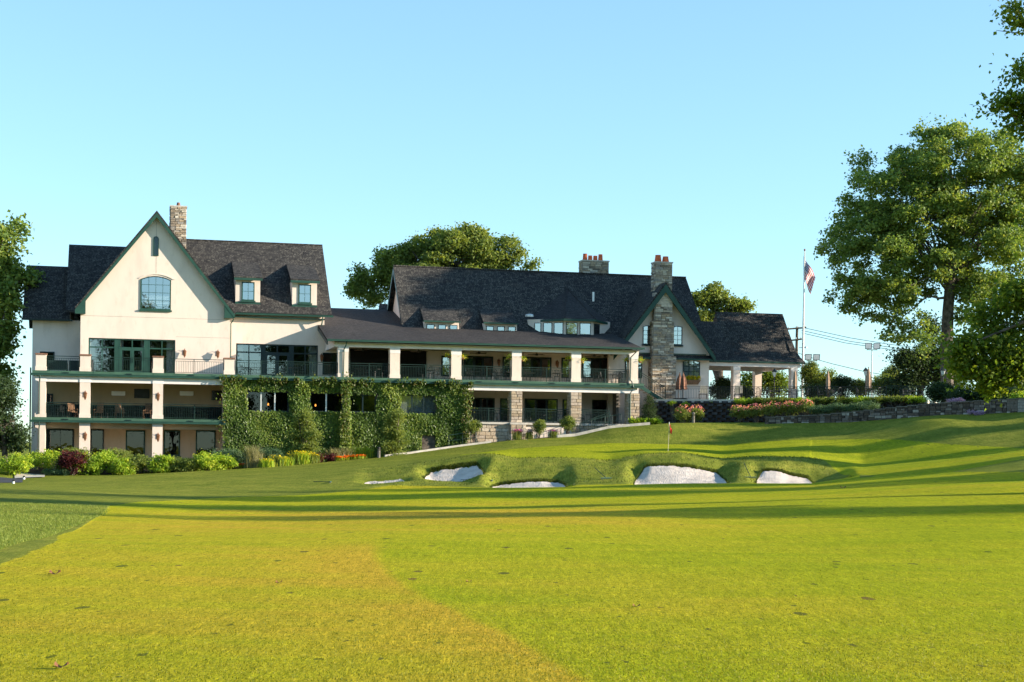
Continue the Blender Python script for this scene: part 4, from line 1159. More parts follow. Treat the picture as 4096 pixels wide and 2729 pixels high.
# lower level: ivy wall with windows, then an open porch on stone piers
ih = [(S(a, .3), S(b, .3), Z((a + b) / 2, d, .3), Z((a + b) / 2, c, .3)) for a, b, c, d in ((990, 1156, 1566, 1646), (1240, 1372, 1572, 1648), (1399, 1506, 1578, 1650), (1602, 1744, 1580, 1656))]
wall_holes(DE + .02, iv1, D1 - .6, D3 - .36, .3, .25, ih).build('ivy_wall', 'bark', ver)
MB().box(iv1 - .25, iv1, .56, 5.4, D1, D3 - .4).build('side_wall', 'pier_stone', ver)
for q, (a, b, c, d) in enumerate(ih):
    fr = MB().box(a, b, .36, .44, c, c + .08).box(a, b, .36, .44, d - .08, d).box(a, a + .08, .36, .44, c, d).box(b - .08, b, .36, .44, c, d).build('window', 'dark_frame', ver)
    n = 3 if q in (0, 3) else 2
    for i in range(1, n): MB().box(a + (b - a) * i / n - .05, a + (b - a) * i / n + .05, .34, .45, c, d).build('mullion', 'steel_pale' if q < 2 else 'dark_frame', fr)
    for i in range(n): MB().add([(a + (b - a) * i / n, .4, c), (a + (b - a) * (i + 1) / n, .4, c), (a + (b - a) * (i + 1) / n, .4, d), (a + (b - a) * i / n, .4, d)], [(0, 1, 2, 3)]).build('pane', ['glass_dim', 'glass_dim', 'glass', 'glass_bright'][q], fr)
MB().box(DE, iv1, 3.2, 3.3, D1, D3 - .4).box(DE, iv1, .56, 3.2, D2 - .1, D2).box(DE, iv1, .56, 3.2, D3 - .45, D3 - .36).build('room', 'dark_room', ver)
MB().box(ih[3][0], ih[3][1], .75, .78, ih[3][2], ih[3][3]).build('blind_or_sky_sheet', 'curtain', ver)  # pale sheet behind the last ivy window, standing in for reflected sky
LF = 3.62
MB().box(iv1 + .01, VE + .1, .1, 5.5, LF - .16, LF).build('floor_slab', 'concrete', ver)
p2e = S(2104, .2)
bwall = MB().box(iv1 + .01, S(2046, .25), .25, .6, 1.2, LF - .162).build('base_wall', 'mortar', ver)
stones(bwall, (iv1 + .01, .25, 1.2), (1, 0), S(2046, .25) - iv1, LF - .17 - 1.2, 'pier_stone', (.26, .34), (.4, .75), root=ver)
MB().box(S(2104, .3), S(2290, .3), .3, .6, 1.8, LF - .162).build('base_wall', 'stucco', ver)
bw3 = MB().box(S(2290, .25), VE + .1, .25, .6, 2.2, LF - .162).build('base_wall', 'mortar', ver)
stones(bw3, (S(2290, .25), .25, 2.2), (1, 0), VE + .1 - S(2290, .25), LF - .17 - 2.2, 'pier_stone', (.2, .3), (.35, .7), root=ver)
PIERS = [(2045, 2090), (2283, 2327), (2515, 2559)]
for i, (a, b) in enumerate(PIERS):
    s0, s1 = S(a, .12), S(b, .12)
    pier = MB().box(s0, s1, .12, 1.0, LF + .002, D3 - .79).build('pier', 'mortar', ver)
    stones(pier, (s0, .12, LF), (1, 0), s1 - s0, D3 - .79 - LF, 'pier_stone', (.18, .26), (.35, .8), root=pier)
    stones(pier, (s0, 1.0, LF), (0, -1), .88, D3 - .79 - LF, 'pier_stone', (.18, .26), (.3, .6), root=pier)
pb0, pb1 = S(2045, -.15), S(2106, -.15)
pbs = MB().box(pb0, pb1, -.15, .95, 1.9, LF - .165).build('pier_base', 'mortar', ver)
stones(pbs, (pb0, -.15, 1.9), (1, 0), pb1 - pb0, LF - .165 - 1.9, 'field_stone', (.16, .26), (.35, .8), root=pbs)
stones(pbs, (pb0, .95, 1.9), (0, -1), 1.1, LF - .165 - 1.9, 'field_stone', (.16, .26), (.35, .8), root=pbs)
MB().box(pb0 - .05, pb1 + .05, -.2, 1.0, LF - .163, LF - .01).build('pier_cap', 'concrete', ver)
for a, b in ((1866, 2045), (2090, 2283), (2327, 2440)):
    railing(ver, (S(a, .45) + .05, .45, LF), (S(b, .45) - .05, .45, LF), root=ver)
wall_holes(iv1, VE, LF, D3 - .36, 5.5, .25, []).build('back_wall', 'stucco_cool', ver)
for a, b, n in ((1868, 1978, 4), (2000, 2045, 1), (2098, 2230, 3), (2250, 2283, 1), (2368, 2425, 1)):
    pwindow(ver, a, b, 1592 + (a - 1868) * .016, 1684, 5.48, n, 1, frame='dark_frame', glass=['glass', 'glass_dim', 'glass_bright'] if a < 2300 else 'glass_dim', sill=False, fw=.1, mw=.16, name='door')
endw = MB().box(VE - .95, VE - .75, 3.0, 5.48, LF, D3 - .4).build('end_wall', 'mortar', ver)
x = S(2542, -.05)
downspout(ver, [(x, -.35, GZ - .1), (x - .02, -.3, GZ - .3), (x - .35, .1, GZ - .75), (x - .37, .12, D3 + .25), (x - .3, -.1, D3 + .1), (x - .2, -.14, D3 - .3), (x - .25, -.1, D3 - .5), (x - .38, .06, D3 - .8), (x - .38, .06, LF - .3)])
x = S(1378, .1)
downspout(ver, [(x + .1, -.3, GZ - .1), (x + .06, -.15, GZ - .4), (x - .05, .1, GZ - .7), (x - .08, .12, D3)])

# ------------------------------------------------------------------ right block: steep roof, stone chimneys
club = thing('stone_chimney_house', 'white house with steep dark roof and tall stone chimney on its gable', 'building', (42, 5.5, D3))
MT, MZ = 10.5, 16.55; MSL = 1.13
ms0, ms1 = 27.75, 53.3
mz = lambda t: MZ - MSL * (MT - t)
te = 5.2
MB().slab([(ms0 - .05, te, mz(te)), (ms1 + .1, te, mz(te)), (ms1, MT, MZ), (ms0, MT, MZ)], .18).slab([(ms0, MT, MZ), (ms1, MT, MZ), (ms1 + .1, 2 * MT - te, mz(te)), (ms0 - .05, 2 * MT - te, mz(te))], .18).build('roof', 'shingle', club)
MB().box(ms0, ms1, MT - .1, MT + .1, MZ - .02, MZ + .06).build('ridge_cap', 'shingle', club)
MB().prism_s([(te + .4, D3), (2 * MT - te - .4, D3), (2 * MT - te - .4, mz(te)), (MT, MZ - .4), (te + .4, mz(te + .4) - .3)], ms0 + .45, ms0 + .7).build('end_wall', 'stucco_cool', club)
MB().prism_s([(te + .4, D3), (2 * MT - te - .4, D3), (2 * MT - te - .4, mz(te)), (MT, MZ - .4), (te + .4, mz(te + .4) - .3)], ms1 - .7, ms1 - .45).build('end_wall', 'stucco_cool', club)
for sg in (1, -1):
    MB().prism_s([(MT, MZ - .18), (MT, MZ - .5), (MT - sg * 5.2, mz(MT - 5.2) - .5), (MT - sg * 5.2, mz(MT - 5.2) - .18)] if sg > 0 else [(MT, MZ - .5), (MT, MZ - .18), (MT + 5.2, mz(MT - 5.2) - .18), (MT + 5.2, mz(MT - 5.2) - .5)], ms0 - .02, ms0 + .08).build('bargeboard', 'dark_frame', club)
MB().box(ms0 + .7, 47, 5.75, 6.0, D3, mz(5.75) - .25).build('wall', 'stucco_cool', club)
MB().box(ms0 + .5, ms1 - .5, 15.2, 15.5, 3.5, 10.8).build('back_wall', 'stucco_cool', club)
bh = S(1513, 12, 1200)
MB().slab([(bh, 14, 10.8), (ms0 + .6, 14, 10.8), (ms0 + .6, 17, 14.0), (bh + .9, 17, 14.0)], .15).build('rear_roof', 'shingle', club)
for (e0, e1, ey, lx, ly, n) in ((1695, 1840, 1283, 1677, 1228, 3), (1934, 2072, 1290, 1911, 1237, 3)):
    _, td, zd = roof_hit((e0 + e1) / 2, ey + 40, te, mz(te), MSL)
    tf = td - .1
    s0, s1 = S(e0 + 3, tf, ey), S(e1 - 4, tf, ey)
    sb, tb, zb = roof_hit((lx + e1) / 2, ly, te, mz(te), MSL)
    ze = Z((e0 + e1) / 2, ey, tf - .3)
    MB().box(s0, s1, tf, tf + 1.4, zd - .6, ze - .05).build('dormer', 'stucco', club)
    MB().slab([(S(e0, tf - .3, ey), tf - .3, ze), (S(e1, tf - .3, ey), tf - .3, ze), (S(e1, tf - .3, ey) - .1, tb + .1, zb + .03), (S(e0, tf - .3, ey) + .1, tb + .1, zb + .03)], .12).build('dormer_roof', 'shingle', club)
    MB().box(S(e0, tf - .3, ey) - .02, S(e1, tf - .3, ey) + .02, tf - .42, tf - .3, ze - .14, ze - .03).build('gutter', 'trim_green', club)
    for i in range(n):
        a = s0 + (s1 - s0) * (i + .18) / n; b = s0 + (s1 - s0) * (i + .86) / n
        window(club, a, b, ze - .95, ze - .3, tf, 1, 1, frame='dark_frame', glass='glass_bright', fw=.05, sill=False)
# polygonal dormer in the middle of the roof
fx = [(2112, 6.2), (2259, 4.6), (2368, 4.6), (2440, 6.2)]
zt_b = Z(2310, 1277, 4.4); zb_b = rz(4.4) - .3
pts = [(S(p, t, 1300), t) for p, t in fx]
ap_s, ap_t, ap_z = roof_hit(2271, 1157, te, mz(te), MSL)
bd = MB(); rfm = MB()
poly = [(pts[0][0], 8.5)] + pts + [(pts[3][0], 8.5)]
n = len(poly)
bd.add([(p[0], p[1], zb_b) for p in poly] + [(p[0], p[1], zt_b) for p in poly], [(i, i + 1, i + 1 + n, i + n) for i in range(n - 1)])
bay = bd.build('bay_dormer', 'stucco', club)
out = [(pts[0][0] - .75, 7.2), (pts[1][0] - .2, 4.2), (pts[2][0] + .2, 4.2), (pts[3][0] + .8, 7.2)]
rfm.add([(p[0], p[1], zt_b - (.1 if k in (0, 3) else 0)) for k, p in enumerate(out)] + [(ap_s, ap_t + .2, ap_z + .1), (ap_s + .3, ap_t + 1.5, ap_z + .1)], [(0, 1, 4), (1, 2, 4), (2, 3, 4), (3, 5, 4)])
rfm.build('bay_roof', 'shingle_asphalt', bay)
for k in range(4):
    zk = zt_b - (.1 if k in (0, 3) else 0)
    MB().tube([(out[k][0], out[k][1], zk + .02), (ap_s, ap_t + .2, ap_z + .13)], .05, 5).build('hip_cap', 'shingle_asphalt', bay)
rfe = MB()
for k in range(3):
    (x0, y0), (x1, y1) = out[k], out[k + 1]
    z0_ = zt_b - (.1 if k == 0 else 0); z1_ = zt_b - (.1 if k == 2 else 0)
    rfe.add([(x0, y0, z0_ - .005), (x1, y1, z1_ - .005), (x1, y1, z1_ - .17), (x0, y0, z0_ - .17), (x0, y0 + .2, z0_ - .17), (x1, y1 + .2, z1_ - .17)], [(0, 3, 2, 1), (3, 4, 5, 2)])
rfe.build('eave', 'trim_green', bay)
def bay_win(i, f0, f1):
    (x0, y0), (x1, y1) = pts[i], pts[i + 1]
    L = math.hypot(x1 - x0, y1 - y0); ux, uy = (x1 - x0) / L, (y1 - y0) / L; nx, ny = uy, -ux
    P_ = lambda f, d, z: (x0 + ux * L * f + nx * d, y0 + uy * L * f + ny * d, z)
    z0, z1 = zb_b + .35, zt_b - .28
    w = MB(); g = .05 / L
    for (a, b, c, d) in ((f0, f0 + g, z0, z1), (f1 - g, f1, z0, z1), (f0 + g, f1 - g, z0, z0 + .05), (f0 + g, f1 - g, z1 - .05, z1)):
        w.add([P_(a, .05, c), P_(b, .05, c), P_(b, .05, d), P_(a, .05, d), P_(a, .003, c), P_(b, .003, c), P_(b, .003, d), P_(a, .003, d)], [(0, 1, 2, 3), (4, 0, 3, 7), (1, 5, 6, 2), (4, 5, 1, 0), (3, 2, 6, 7)])
    o = w.build('window', 'dark_frame', bay)
    MB().add([P_(f0 + g, .01, z0), P_(f1 - g, .01, z0), P_(f1 - g, .01, z1), P_(f0 + g, .01, z1)], [(0, 1, 2, 3)]).build('backing', 'dark_room', o)
    MB().add([P_(f0 + g, .03, z0), P_(f1 - g, .03, z0), P_(f1 - g, .03, z1), P_(f0 + g, .03, z1)], [(0, 1, 2, 3)]).build('pane', 'glass_bright', o)
for a, b in ((.18, .36), (.42, .66), (.71, .96)): bay_win(0, a, b)
for a, b in ((.05, .46), (.55, .95)): bay_win(1, a, b)
bay_win(2, .1, .4)
vp = roof_hit(2348, 1196, te, mz(te), MSL)
MB().tube([(vp[0], 6.6, Z(2348, 1205, 6.6)), (vp[0], 6.6, Z(2348, 1168, 6.6))], .09, 8).build('vent_pipe', 'white_paint', club)
MB().lathe([(.35, 0), (.35, .12), (.3, .2), (.05, .25)], (S(2118, 6.0, 1262), 6.0, Z(2118, 1268, 6.0)), 8).build('roof_vent', 'steel_pale', club)
# front gable with the chimney
GT4 = 4.0; ga, gzr, gze = 48.86, 15.24, 9.43; ghw = 53.24 - ga
gw0, gw1 = S(2462, GT4), S(2836, GT4)
wall_holes(gw0 - .6, gw1, 3.6, 9.6, GT4, .3, []).build('wall', 'stucco', club)
gsl = (gzr - gze) / ghw
MB().prism([(gw0 - .3, 9.6), (gw1, 9.6), (ga, gzr - .45)], GT4 + .002, GT4 + .3).build('gable_wall', 'stucco_cool', club)
MB().box(gw1 - .3, gw1, GT4 + .3, 9, 3.6, 9.5).build('side_wall', 'stucco', club)
ruled_gable(MB(), ga - ghw, ga + ghw, gzr, gze, 3.15, 10.2, .2).build('roof', 'shingle', club)
bb = MB()
w = .42
bb.prism([(ga, gzr - .2), (ga - ghw, gze - .2), (ga - ghw, gze - .2 - w), (ga, gzr - .2 - w * 1.5)], 3.1, 3.18)
bb.prism([(ga, gzr - .2), (ga, gzr - .2 - w * 1.5), (ga + ghw, gze - .2 - w), (ga + ghw, gze - .2)], 3.1, 3.18)
bb.build('bargeboard', 'trim_green', club)
sk0 = S(2548, 3.4)
MB().slab([(sk0, 3.4, 9.12), (gw1 + .25, 3.4, 9.12), (gw1 + .25, 3.99, 9.42), (sk0, 3.99, 9.42)], .12).build('skirt_roof', 'shingle', club)
MB().box(sk0, gw1 + .25, 3.33, 3.42, 8.98, 9.1).build('skirt_fascia', 'trim_green', club)
MB().box(gw0 - .4, gw1 - .3, 3.95, 3.998, 9.44, 9.52).build('drip_edge', 'trim_green', club)
pwindow(club, 2571, 2610, 1303, 1378, GT4, 2, 4, rise=.1, glass='glass_bright', frame='dark_frame', fw=.06)
pwindow(club, 2692, 2728, 1305, 1380, GT4, 2, 4, rise=.1, glass='glass_bright', frame='dark_frame', fw=.06)
pwindow(club, 2731, 2799, 1441, 1514, GT4, 3, 3, rise=.14, glass='glass_bright', frame='dark_frame', fw=.09, mw=.06, sill=False, back='curtain')
pwindow(club, 2500, 2568, 1433, 1512, GT4, 3, 3, rise=.14, glass='glass_bright', frame='dark_frame', fw=.09, mw=.06, sill=False, back='curtain')
for (a, b, y0, y1, t0, t1) in ((2607, 2703, 1424, 1606, 3.15, 3.99), (2612, 2695, 1285, 1423, 3.3, 3.99), (2620, 2689, 1172, 1284, 3.42, 3.99)):
    zb_, zt_ = Z((a + b) / 2, y1, t0), Z((a + b) / 2, y0, t0)
    chimney(club, S(a, t0, y1), S(b, t0, y1), t0, t1, zb_, zt_, cap=False, rowh=(.09, .2), lng=(.25, .75), root='front')
f0, f1 = S(2622, 4.7, 1100), S(2689, 4.7, 1100); fz = Z(2655, 1052, 4.7)
chimney(club, f0, f1, 4.7, 5.7, 12.5, fz, rowh=(.1, .22), lng=(.25, .7), root='stack')
flue(club, (f0 + .38, 5.2), fz + .1, .31, .25, .58); flue(club, (f1 - .42, 5.2), fz + .1, .31, .25, .48)
b0, b1 = S(2331, 11.2, 1070), S(2435, 11.2, 1070); bz = Z(2383, 1046, 11.2)
chimney(club, b0, b1, 11.2, 12.3, 15.0, bz, rowh=(.1, .2), lng=(.3, .7), root='back')
for i in range(4): flue(club, (b0 + .36 + i * .46, 11.75), bz + .1, .215 if i in (0, 3) else .2, .19, .58 if i in (0, 3) else .44)
# porch end stair down from the veranda to the patio
# ------------------------------------------------------------------ open pavilion at the right end
pav = thing('open_pavilion', 'open-sided pavilion with bell-cast dark shingle roof and white columns', 'pavilion', (57.5, 7, 5.7))
PZ = 5.72
pr0, pr1 = 55.36, 61.5
def bell(mb, s0, s1, a0, a1, zr, ze, tr, tf, flip=False):
    prof = [(tr, zr), (tr - .25 * (tr - tf), zr - .34 * (zr - ze)), (tr - .6 * (tr - tf), zr - .75 * (zr - ze)), (tr - .8 * (tr - tf), zr - .90 * (zr - ze)), (tf, ze)]
    n = len(prof); vs = []
    for i, (t, z) in enumerate(prof):
        f = i / (n - 1)
        vs += [(s0 + (a0 - s0) * f, t, z), (s1 + (a1 - s1) * f, t, z)]
    vs += [(x, y, z - .16) for x, y, z in vs]
    k = 2 * n
    for i in range(n - 1):
        a = 2 * i
        mb.f.append(tuple(len(mb.v) + q for q in ((a, a + 2, a + 3, a + 1) if not flip else (a, a + 1, a + 3, a + 2))))
        mb.f.append(tuple(len(mb.v) + k + q for q in ((a, a + 1, a + 3, a + 2) if not flip else (a, a + 2, a + 3, a + 1))))
        mb.f.append(tuple(len(mb.v) + q for q in (a, a + k, a + 2 + k, a + 2)))
        mb.f.append(tuple(len(mb.v) + q for q in (a + 1, a + 3, a + 3 + k, a + 1 + k)))
    a = 2 * (n - 1); mb.f.append(tuple(len(mb.v) + q for q in (a, a + k, a + 1 + k, a + 1)))
    mb.v += [tuple(map(float, q)) for q in vs]
    return mb
pm = MB()
bell(pm, pr0, pr1, 55.2, 61.9, 13.5, 9.12, 8.6, 4.7)
bell(pm, pr0, pr1, 55.2, 61.9, 13.5, 9.12, 8.6, 12.5, True)
pm.build('roof', 'shingle', pav)
MB().prism_s([(4.8, 9.0), (12.4, 9.0), (8.6, 13.3)], 55.3, 55.5).prism_s([(5.2, 9.1), (12.0, 9.1), (8.6, 13.2)], 61.1, 61.3).build('gable_end', 'shingle', pav)
cz = Z(2825, 1288, 8.6)
MB().slab([(gw1 - .5, 4.75, 9.1), (55.4, 4.75, 9.1), (55.4, 8.0, cz), (gw1 - 1.5, 8.0, cz)], .16).slab([(gw1 - 1.5, 8.0, cz), (55.4, 8.0, cz), (55.4, 12.0, 9.1), (gw1 - 1.5, 12.0, 9.1)], .16).build('link_roof', 'shingle', pav)
MB().box(gw1 + .05, 61.85, 4.6, 4.72, 8.98, 9.1).build('gutter', 'trim_green', pav)
MB().box(gw1 + .05, 61.5, 4.9, 5.15, 8.66, 8.97).build('beam', 'white_trim', pav)
MB().box(61.25, 61.5, 5.16, 12.0, 8.66, 8.97).box(gw1 + .1, 61.24, 11.7, 12.0, 8.66, 8.97).build('beam', 'white_trim', pav)
MB().box(gw1 + .05, 61.6, 4.75, 12.2, 8.98, 9.05).build('ceiling', 'ceiling', pav)
for px in ((2934, 2961), (3165, 3190)):
    a, b = S(px[0], 4.95), S(px[1], 4.95)
    square_column(pav, a, b, 4.95, PZ, 8.655, cap=.3)
square_column(pav, S(3021, 11.5), S(3047, 11.5), 11.5, PZ, 8.655, cap=.3)
square_column(pav, 54.6, 55.15, 11.5, PZ, 8.655, cap=.3)

# ------------------------------------------------------------------ patio, retaining walls, paths
PA = W(2606, 1600, 123.4); PB = W(3705, 1590, 117.5)
PTZ = 5.66
uP = (PB - PA)[:2]; LP_ = np.linalg.norm(uP); uP = uP / LP_; nP = np.array((uP[1], -uP[0]))   # nP looks to the camera
def PP(f, d, z):                          # f metres along the patio edge, d metres in front of it
    return np.array((PA[0] + uP[0] * f + nP[0] * d, PA[1] + uP[1] * f + nP[1] * d, z))
patio = thing('patio', 'raised stone patio behind black railing below the pavilion', 'patio', tuple(PP(LP_ / 2, 0, 3.5)), 'W')
q = [PP(-.3, -.05, PTZ), PP(LP_, -.05, PTZ), PP(LP_ + 3, -30, PTZ), PP(-6, -26, PTZ)]
MB().slab(q, .25).build('paving', 'concrete', patio)
railing(patio, tuple(PP(.2, -.15, PTZ)), tuple(PP(LP_ * .86, -.15, PTZ)), h=.98, mat='black_metal', post_sp=2.3, bal_sp=.13, root=patio)
railing(patio, tuple(PP(LP_ * .86, -.15, PTZ)), tuple(PP(LP_ * .86 + 3.2, -.6, PTZ)), h=1.05, mat='rail_green', post_sp=1.6, bal_sp=.2, root=patio)
rw = thing('block_retaining_wall', 'dark planted block retaining wall stepping up to the patio', 'wall', tuple(PP(LP_ / 2, .4, 3.4)), 'W')
MB().add([PP(-.3, 1.0, 3.2), PP(LP_, 1.0, 3.2), PP(LP_, .1, PTZ - .26), PP(-.3, .1, PTZ - .26)], [(0, 1, 2, 3)]).build('soil', 'mulch', rw)
blk = [MB().box(-.5, .5, -.5, .5, -.5, .5)]
ub = MB().add([(-.5, .5, -.5), (.5, .5, -.5), (.5, .5, .5), (-.5, .5, .5), (-.46, -.42, -.46), (.44, -.5, -.44), (.46, -.46, .42), (-.45, -.5, .45)],
              [(4, 5, 6, 7), (0, 1, 5, 4), (1, 2, 6, 5), (2, 3, 7, 6), (3, 0, 4, 7)]).mesh('block', 'block_dark')
angP = math.atan2(uP[1], uP[0]); nblk = 0
for r in range(9):
    z = 3.62 + r * .225; d = .88 - r * .09
    f = .1 + (r % 2) * .36
    while f < LP_ * .99:
        show = f < LP_ * .46 or f > LP_ * .72 or r > 5
        if show and nblk < 300:
            o = new_obj('block', ub, rw, tuple(PP(f, d, z) - BASE[rw])); o.scale = (.46, .34, .2); o.rotation_euler = (0, 0, angP); nblk += 1
        f += .72

# stone garden wall curving up to the right
gw_top = {3060: 1672, 3280: 1662, 3510: 1640, 3700: 1619, 3800: 1612, 4096: 1596, 4400: 1580}
gw_y = {3060: 116.2, 3400: 113.2, 3800: 107.2, 4200: 103.0, 4400: 101}
gwl = thing('garden_stone_wall', 'low dry-laid stone garden wall rising along the lawn on the right', 'wall', tuple(ground_px(3600, 110)), 'W')
prev = None
for p in range(3060, 4400, 44):
    p2 = p + 44
    y0, y1 = T(p, gw_y), T(p2, gw_y)
    a_ = W(p, T(p, gw_top), y0); b_ = W(p2, T(p2, gw_top), y1)
    dv = (b_ - a_)[:2]; L = np.linalg.norm(dv); dv = dv / L
    zb = min(ground_z(a_[0], a_[1]), ground_z(b_[0], b_[1])) - .25; zt = (a_[2] + b_[2]) / 2
    core = MB(); nx, ny = -dv[1], dv[0]
    core.add([(a_[0], a_[1], zb), (b_[0], b_[1], zb), (b_[0], b_[1], zt), (a_[0], a_[1], zt), (a_[0] + nx * .5, a_[1] + ny * .5, zb), (b_[0] + nx * .5, b_[1] + ny * .5, zb), (b_[0] + nx * .5, b_[1] + ny * .5, zt), (a_[0] + nx * .5, a_[1] + ny * .5, zt)],
             [(0, 1, 2, 3), (3, 2, 6, 7), (5, 4, 7, 6), (0, 3, 7, 4), (1, 5, 6, 2)])
    seg = core.build('wall_core', 'block_dark', gwl)
    if p < 4140: stones(seg, (a_[0], a_[1], zb), dv, L, zt - zb, 'garden_stone', (.11, .22), (.22, .6), (.03, .09), root=gwl)
    ln = new_obj('coping', unit_box('mortar'), gwl, tuple(np.array(((a_[0] + b_[0]) / 2 + nx * .22, (a_[1] + b_[1]) / 2 + ny * .22, zt + .035)) - BASE[gwl]))
    ln.scale = (L + .02, .62, .06); ln.rotation_euler = (0, math.atan2(0, 1), math.atan2(dv[1], dv[0]))

# planting bed along the house, kerbs and paths
def ribbon(name, pts0, pts1, mat, lift, rows=6):
    vs = []
    for a_, b_ in zip(pts0, pts1):
        for r in range(rows):
            x = a_[0] + (b_[0] - a_[0]) * r / (rows - 1); y = a_[1] + (b_[1] - a_[1]) * r / (rows - 1)
            vs.append((x, y, ground_z(x, y) + lift))
    n = len(pts0); k = (np.arange(n - 1)[:, None] * rows + np.arange(rows - 1)[None, :]).ravel()
    return new_obj(name, fast_mesh(name, np.array(vs), np.stack([k, k + rows, k + rows + 1, k + 1], -1), mat))
bp = list(range(110, 1520, 20))
o = ribbon('planting_bed', [ground_px(p, T(p, EY_) + .12) for p in bp], [ground_px(p, T(p, EY_) + 6.5) for p in bp], 'mulch', .03)
tag(o, 'dark mulch planting bed along the foot of the house', kind='structure')
bp = list(range(1960, 2300, 20))
o = ribbon('planting_bed', [ground_px(p, T(p, EY_) + .3) for p in bp], [ground_px(p, T(p, EY_) + 3.0) for p in bp], 'mulch', .03)
tag(o, 'narrow mulch bed below the stone porch', kind='structure')
def kerb(tab, label, w=.3, h=.14):
    mb = MB(); pr = [W(p, y, T(p, EY_)) for p, y in tab]
    P3 = [np.array((a_[0], a_[1], ground_z(a_[0], a_[1]))) for a_ in pr]
    for a_, b_ in zip(P3[:-1], P3[1:]):
        dv = (b_ - a_); n_ = np.array((-dv[1], dv[0], 0)); n_ = n_ / np.linalg.norm(n_) * w
        vs = [a_ - (0, 0, .1), b_ - (0, 0, .1), b_ + n_ - (0, 0, .1), a_ + n_ - (0, 0, .1)]
        vs += [a_ + (0, 0, h), b_ + (0, 0, h), b_ + n_ + (0, 0, h), a_ + n_ + (0, 0, h)]
        mb.add(vs, [(4, 5, 6, 7), (0, 1, 5, 4), (1, 2, 6, 5), (2, 3, 7, 6), (3, 0, 4, 7)])
    o = mb.build('kerb', 'concrete', None); tag(o, label, kind='structure')
kerb([(1540, 1832), (1640, 1813), (1760, 1794), (1850, 1775), (1900, 1766), (1965, 1760)], 'pale concrete kerb of the path beside the ivy wall')
kerb([(2230, 1760), (2300, 1746), (2390, 1724), (2440, 1710), (2600, 1702)], 'pale concrete kerb of the ramp below the stone porch', .35, .2)
pp = [(-200, 1920), (-60, 1921), (30, 1920), (85, 1914)]
vs = []
o = ribbon('cart_path', [ground_px(p, 91) for p in (-260, -160, -80, 0, 55, 92)], [ground_px(p, 101.5) for p in (-260, -160, -80, 0, 55, 92)], 'asphalt', .02)
tag(o, 'dark asphalt cart path at the lower left', kind='structure')
o = ribbon('footpath', [ground_px(p, 101.2) for p in (60, 100, 140, 180)], [ground_px(p, 104.6) for p in (60, 100, 140, 180)], 'concrete', .05)
tag(o, 'pale concrete footpath beside the shrubs at the far left', kind='structure')

# ------------------------------------------------------------------ ivy on the wall
ivy = thing('ivy', 'dense climbing ivy covering the lower veranda wall around dark windows', 'ivy', ((DE + iv1) / 2, .2, 1.0))
A_ = []; Nn = []
def wz(s): return max(0.1, ground_z(*L2W(s, 0)[:2]) - .1)
n = 50000
s_ = rng.uniform(DE - .2, iv1 + .15, n); z_ = rng.uniform(0.1, D3 - .25, n)
keep = np.ones(n, bool)
for (a, b, c, d) in ih:
    e = .0 + .07 * np.sin(s_ * 5.1) * np.sin(z_ * 4.3 + 1) + rng.normal(0, .05, n)
    keep &= ~((s_ > a + e) & (s_ < b - e) & (z_ > c + e * .6) & (z_ < d - e * .7))
dx0, dx1 = S(1685, .3, 1760), S(1740, .3, 1760)
keep &= ~((s_ > dx0) & (s_ < dx1) & (z_ < D1 + 2.4))
gz = np.array([wz(x) for x in s_]); keep &= z_ > gz
sp1, sp2 = S(1367, 0), S(1401, 0)
thick = .14 + .10 * np.sin(s_ * 2.2 + z_) * np.sin(z_ * 1.7) + .12 * np.exp(-((s_ - DE) / .8) ** 2) + .15 * np.exp(-((s_ - iv1) / 1.2) ** 2)
thick = np.where((s_ > sp1 - .1) & (s_ < sp2 + .1), thick + .38, thick)
for px_ in (1195, 1560): thick += .22 * np.exp(-((s_ - S(px_, .3)) / .7) ** 2)
t_ = .28 - np.clip(thick, .04, None) * rng.uniform(.25, 1.05, n)
pts_ = np.stack([s_, t_, z_], -1)[keep]
base_ = BASE[ivy]
tn = .45 + .25 * np.sin(pts_[:, 0] * 1.1 + pts_[:, 2] * .7) + .2 * (pts_[:, 1] < .05)
new_obj('leaves', leaf_mesh('leaves', pts_ - base_, .145, 'leaf_ivy', 0, np.clip(tn, 0, 1), 1.15, 1.2, np.tile((0.25, -1, .35), (len(pts_), 1)), .45), ivy)
# young shoots over the fascia and along the pillar
n = 1300
s_ = rng.uniform(DE - 1.2, iv1 + .5, n); k = np.sin(s_ * 1.9) + np.sin(s_ * 4.7 + 1) + .5 * np.sin(s_ * 9.1)
h_ = np.clip(.12 + .09 * k, .02, .5) * rng.uniform(0, 1, n)
sel = k > -.4
z_ = D3 - .34 + h_ * 1.6 * np.where(rng.uniform(size=n) < .6, 1, -1.2); t_ = -.16 - rng.uniform(0, .12, n)
ps = np.stack([s_, t_, z_], -1)[sel]
m_ = 260
ps = np.concatenate([ps, np.stack([rng.normal((sp1 + sp2) / 2, .2, m_), -.3 - rng.uniform(0, .15, m_), rng.uniform(2, D3 + .35, m_)], -1), np.stack([rng.normal(iv1 + .15, .22, 420), .1 - rng.uniform(0, .35, 420), rng.uniform(2.2, D3 - .3, 420)], -1), np.stack([rng.normal(DE - .1, .3, 120), -.05 - rng.uniform(0, .25, 120), rng.uniform(1.8, D3 - .2, 120)], -1)])
new_obj('young_shoots', leaf_mesh('young_shoots', ps - base_, .15, 'leaf_ivy_young', 0, None, 1.2, .8, np.tile((0.4, -1, .4), (len(ps), 1)), .5), ivy)
mb = MB()
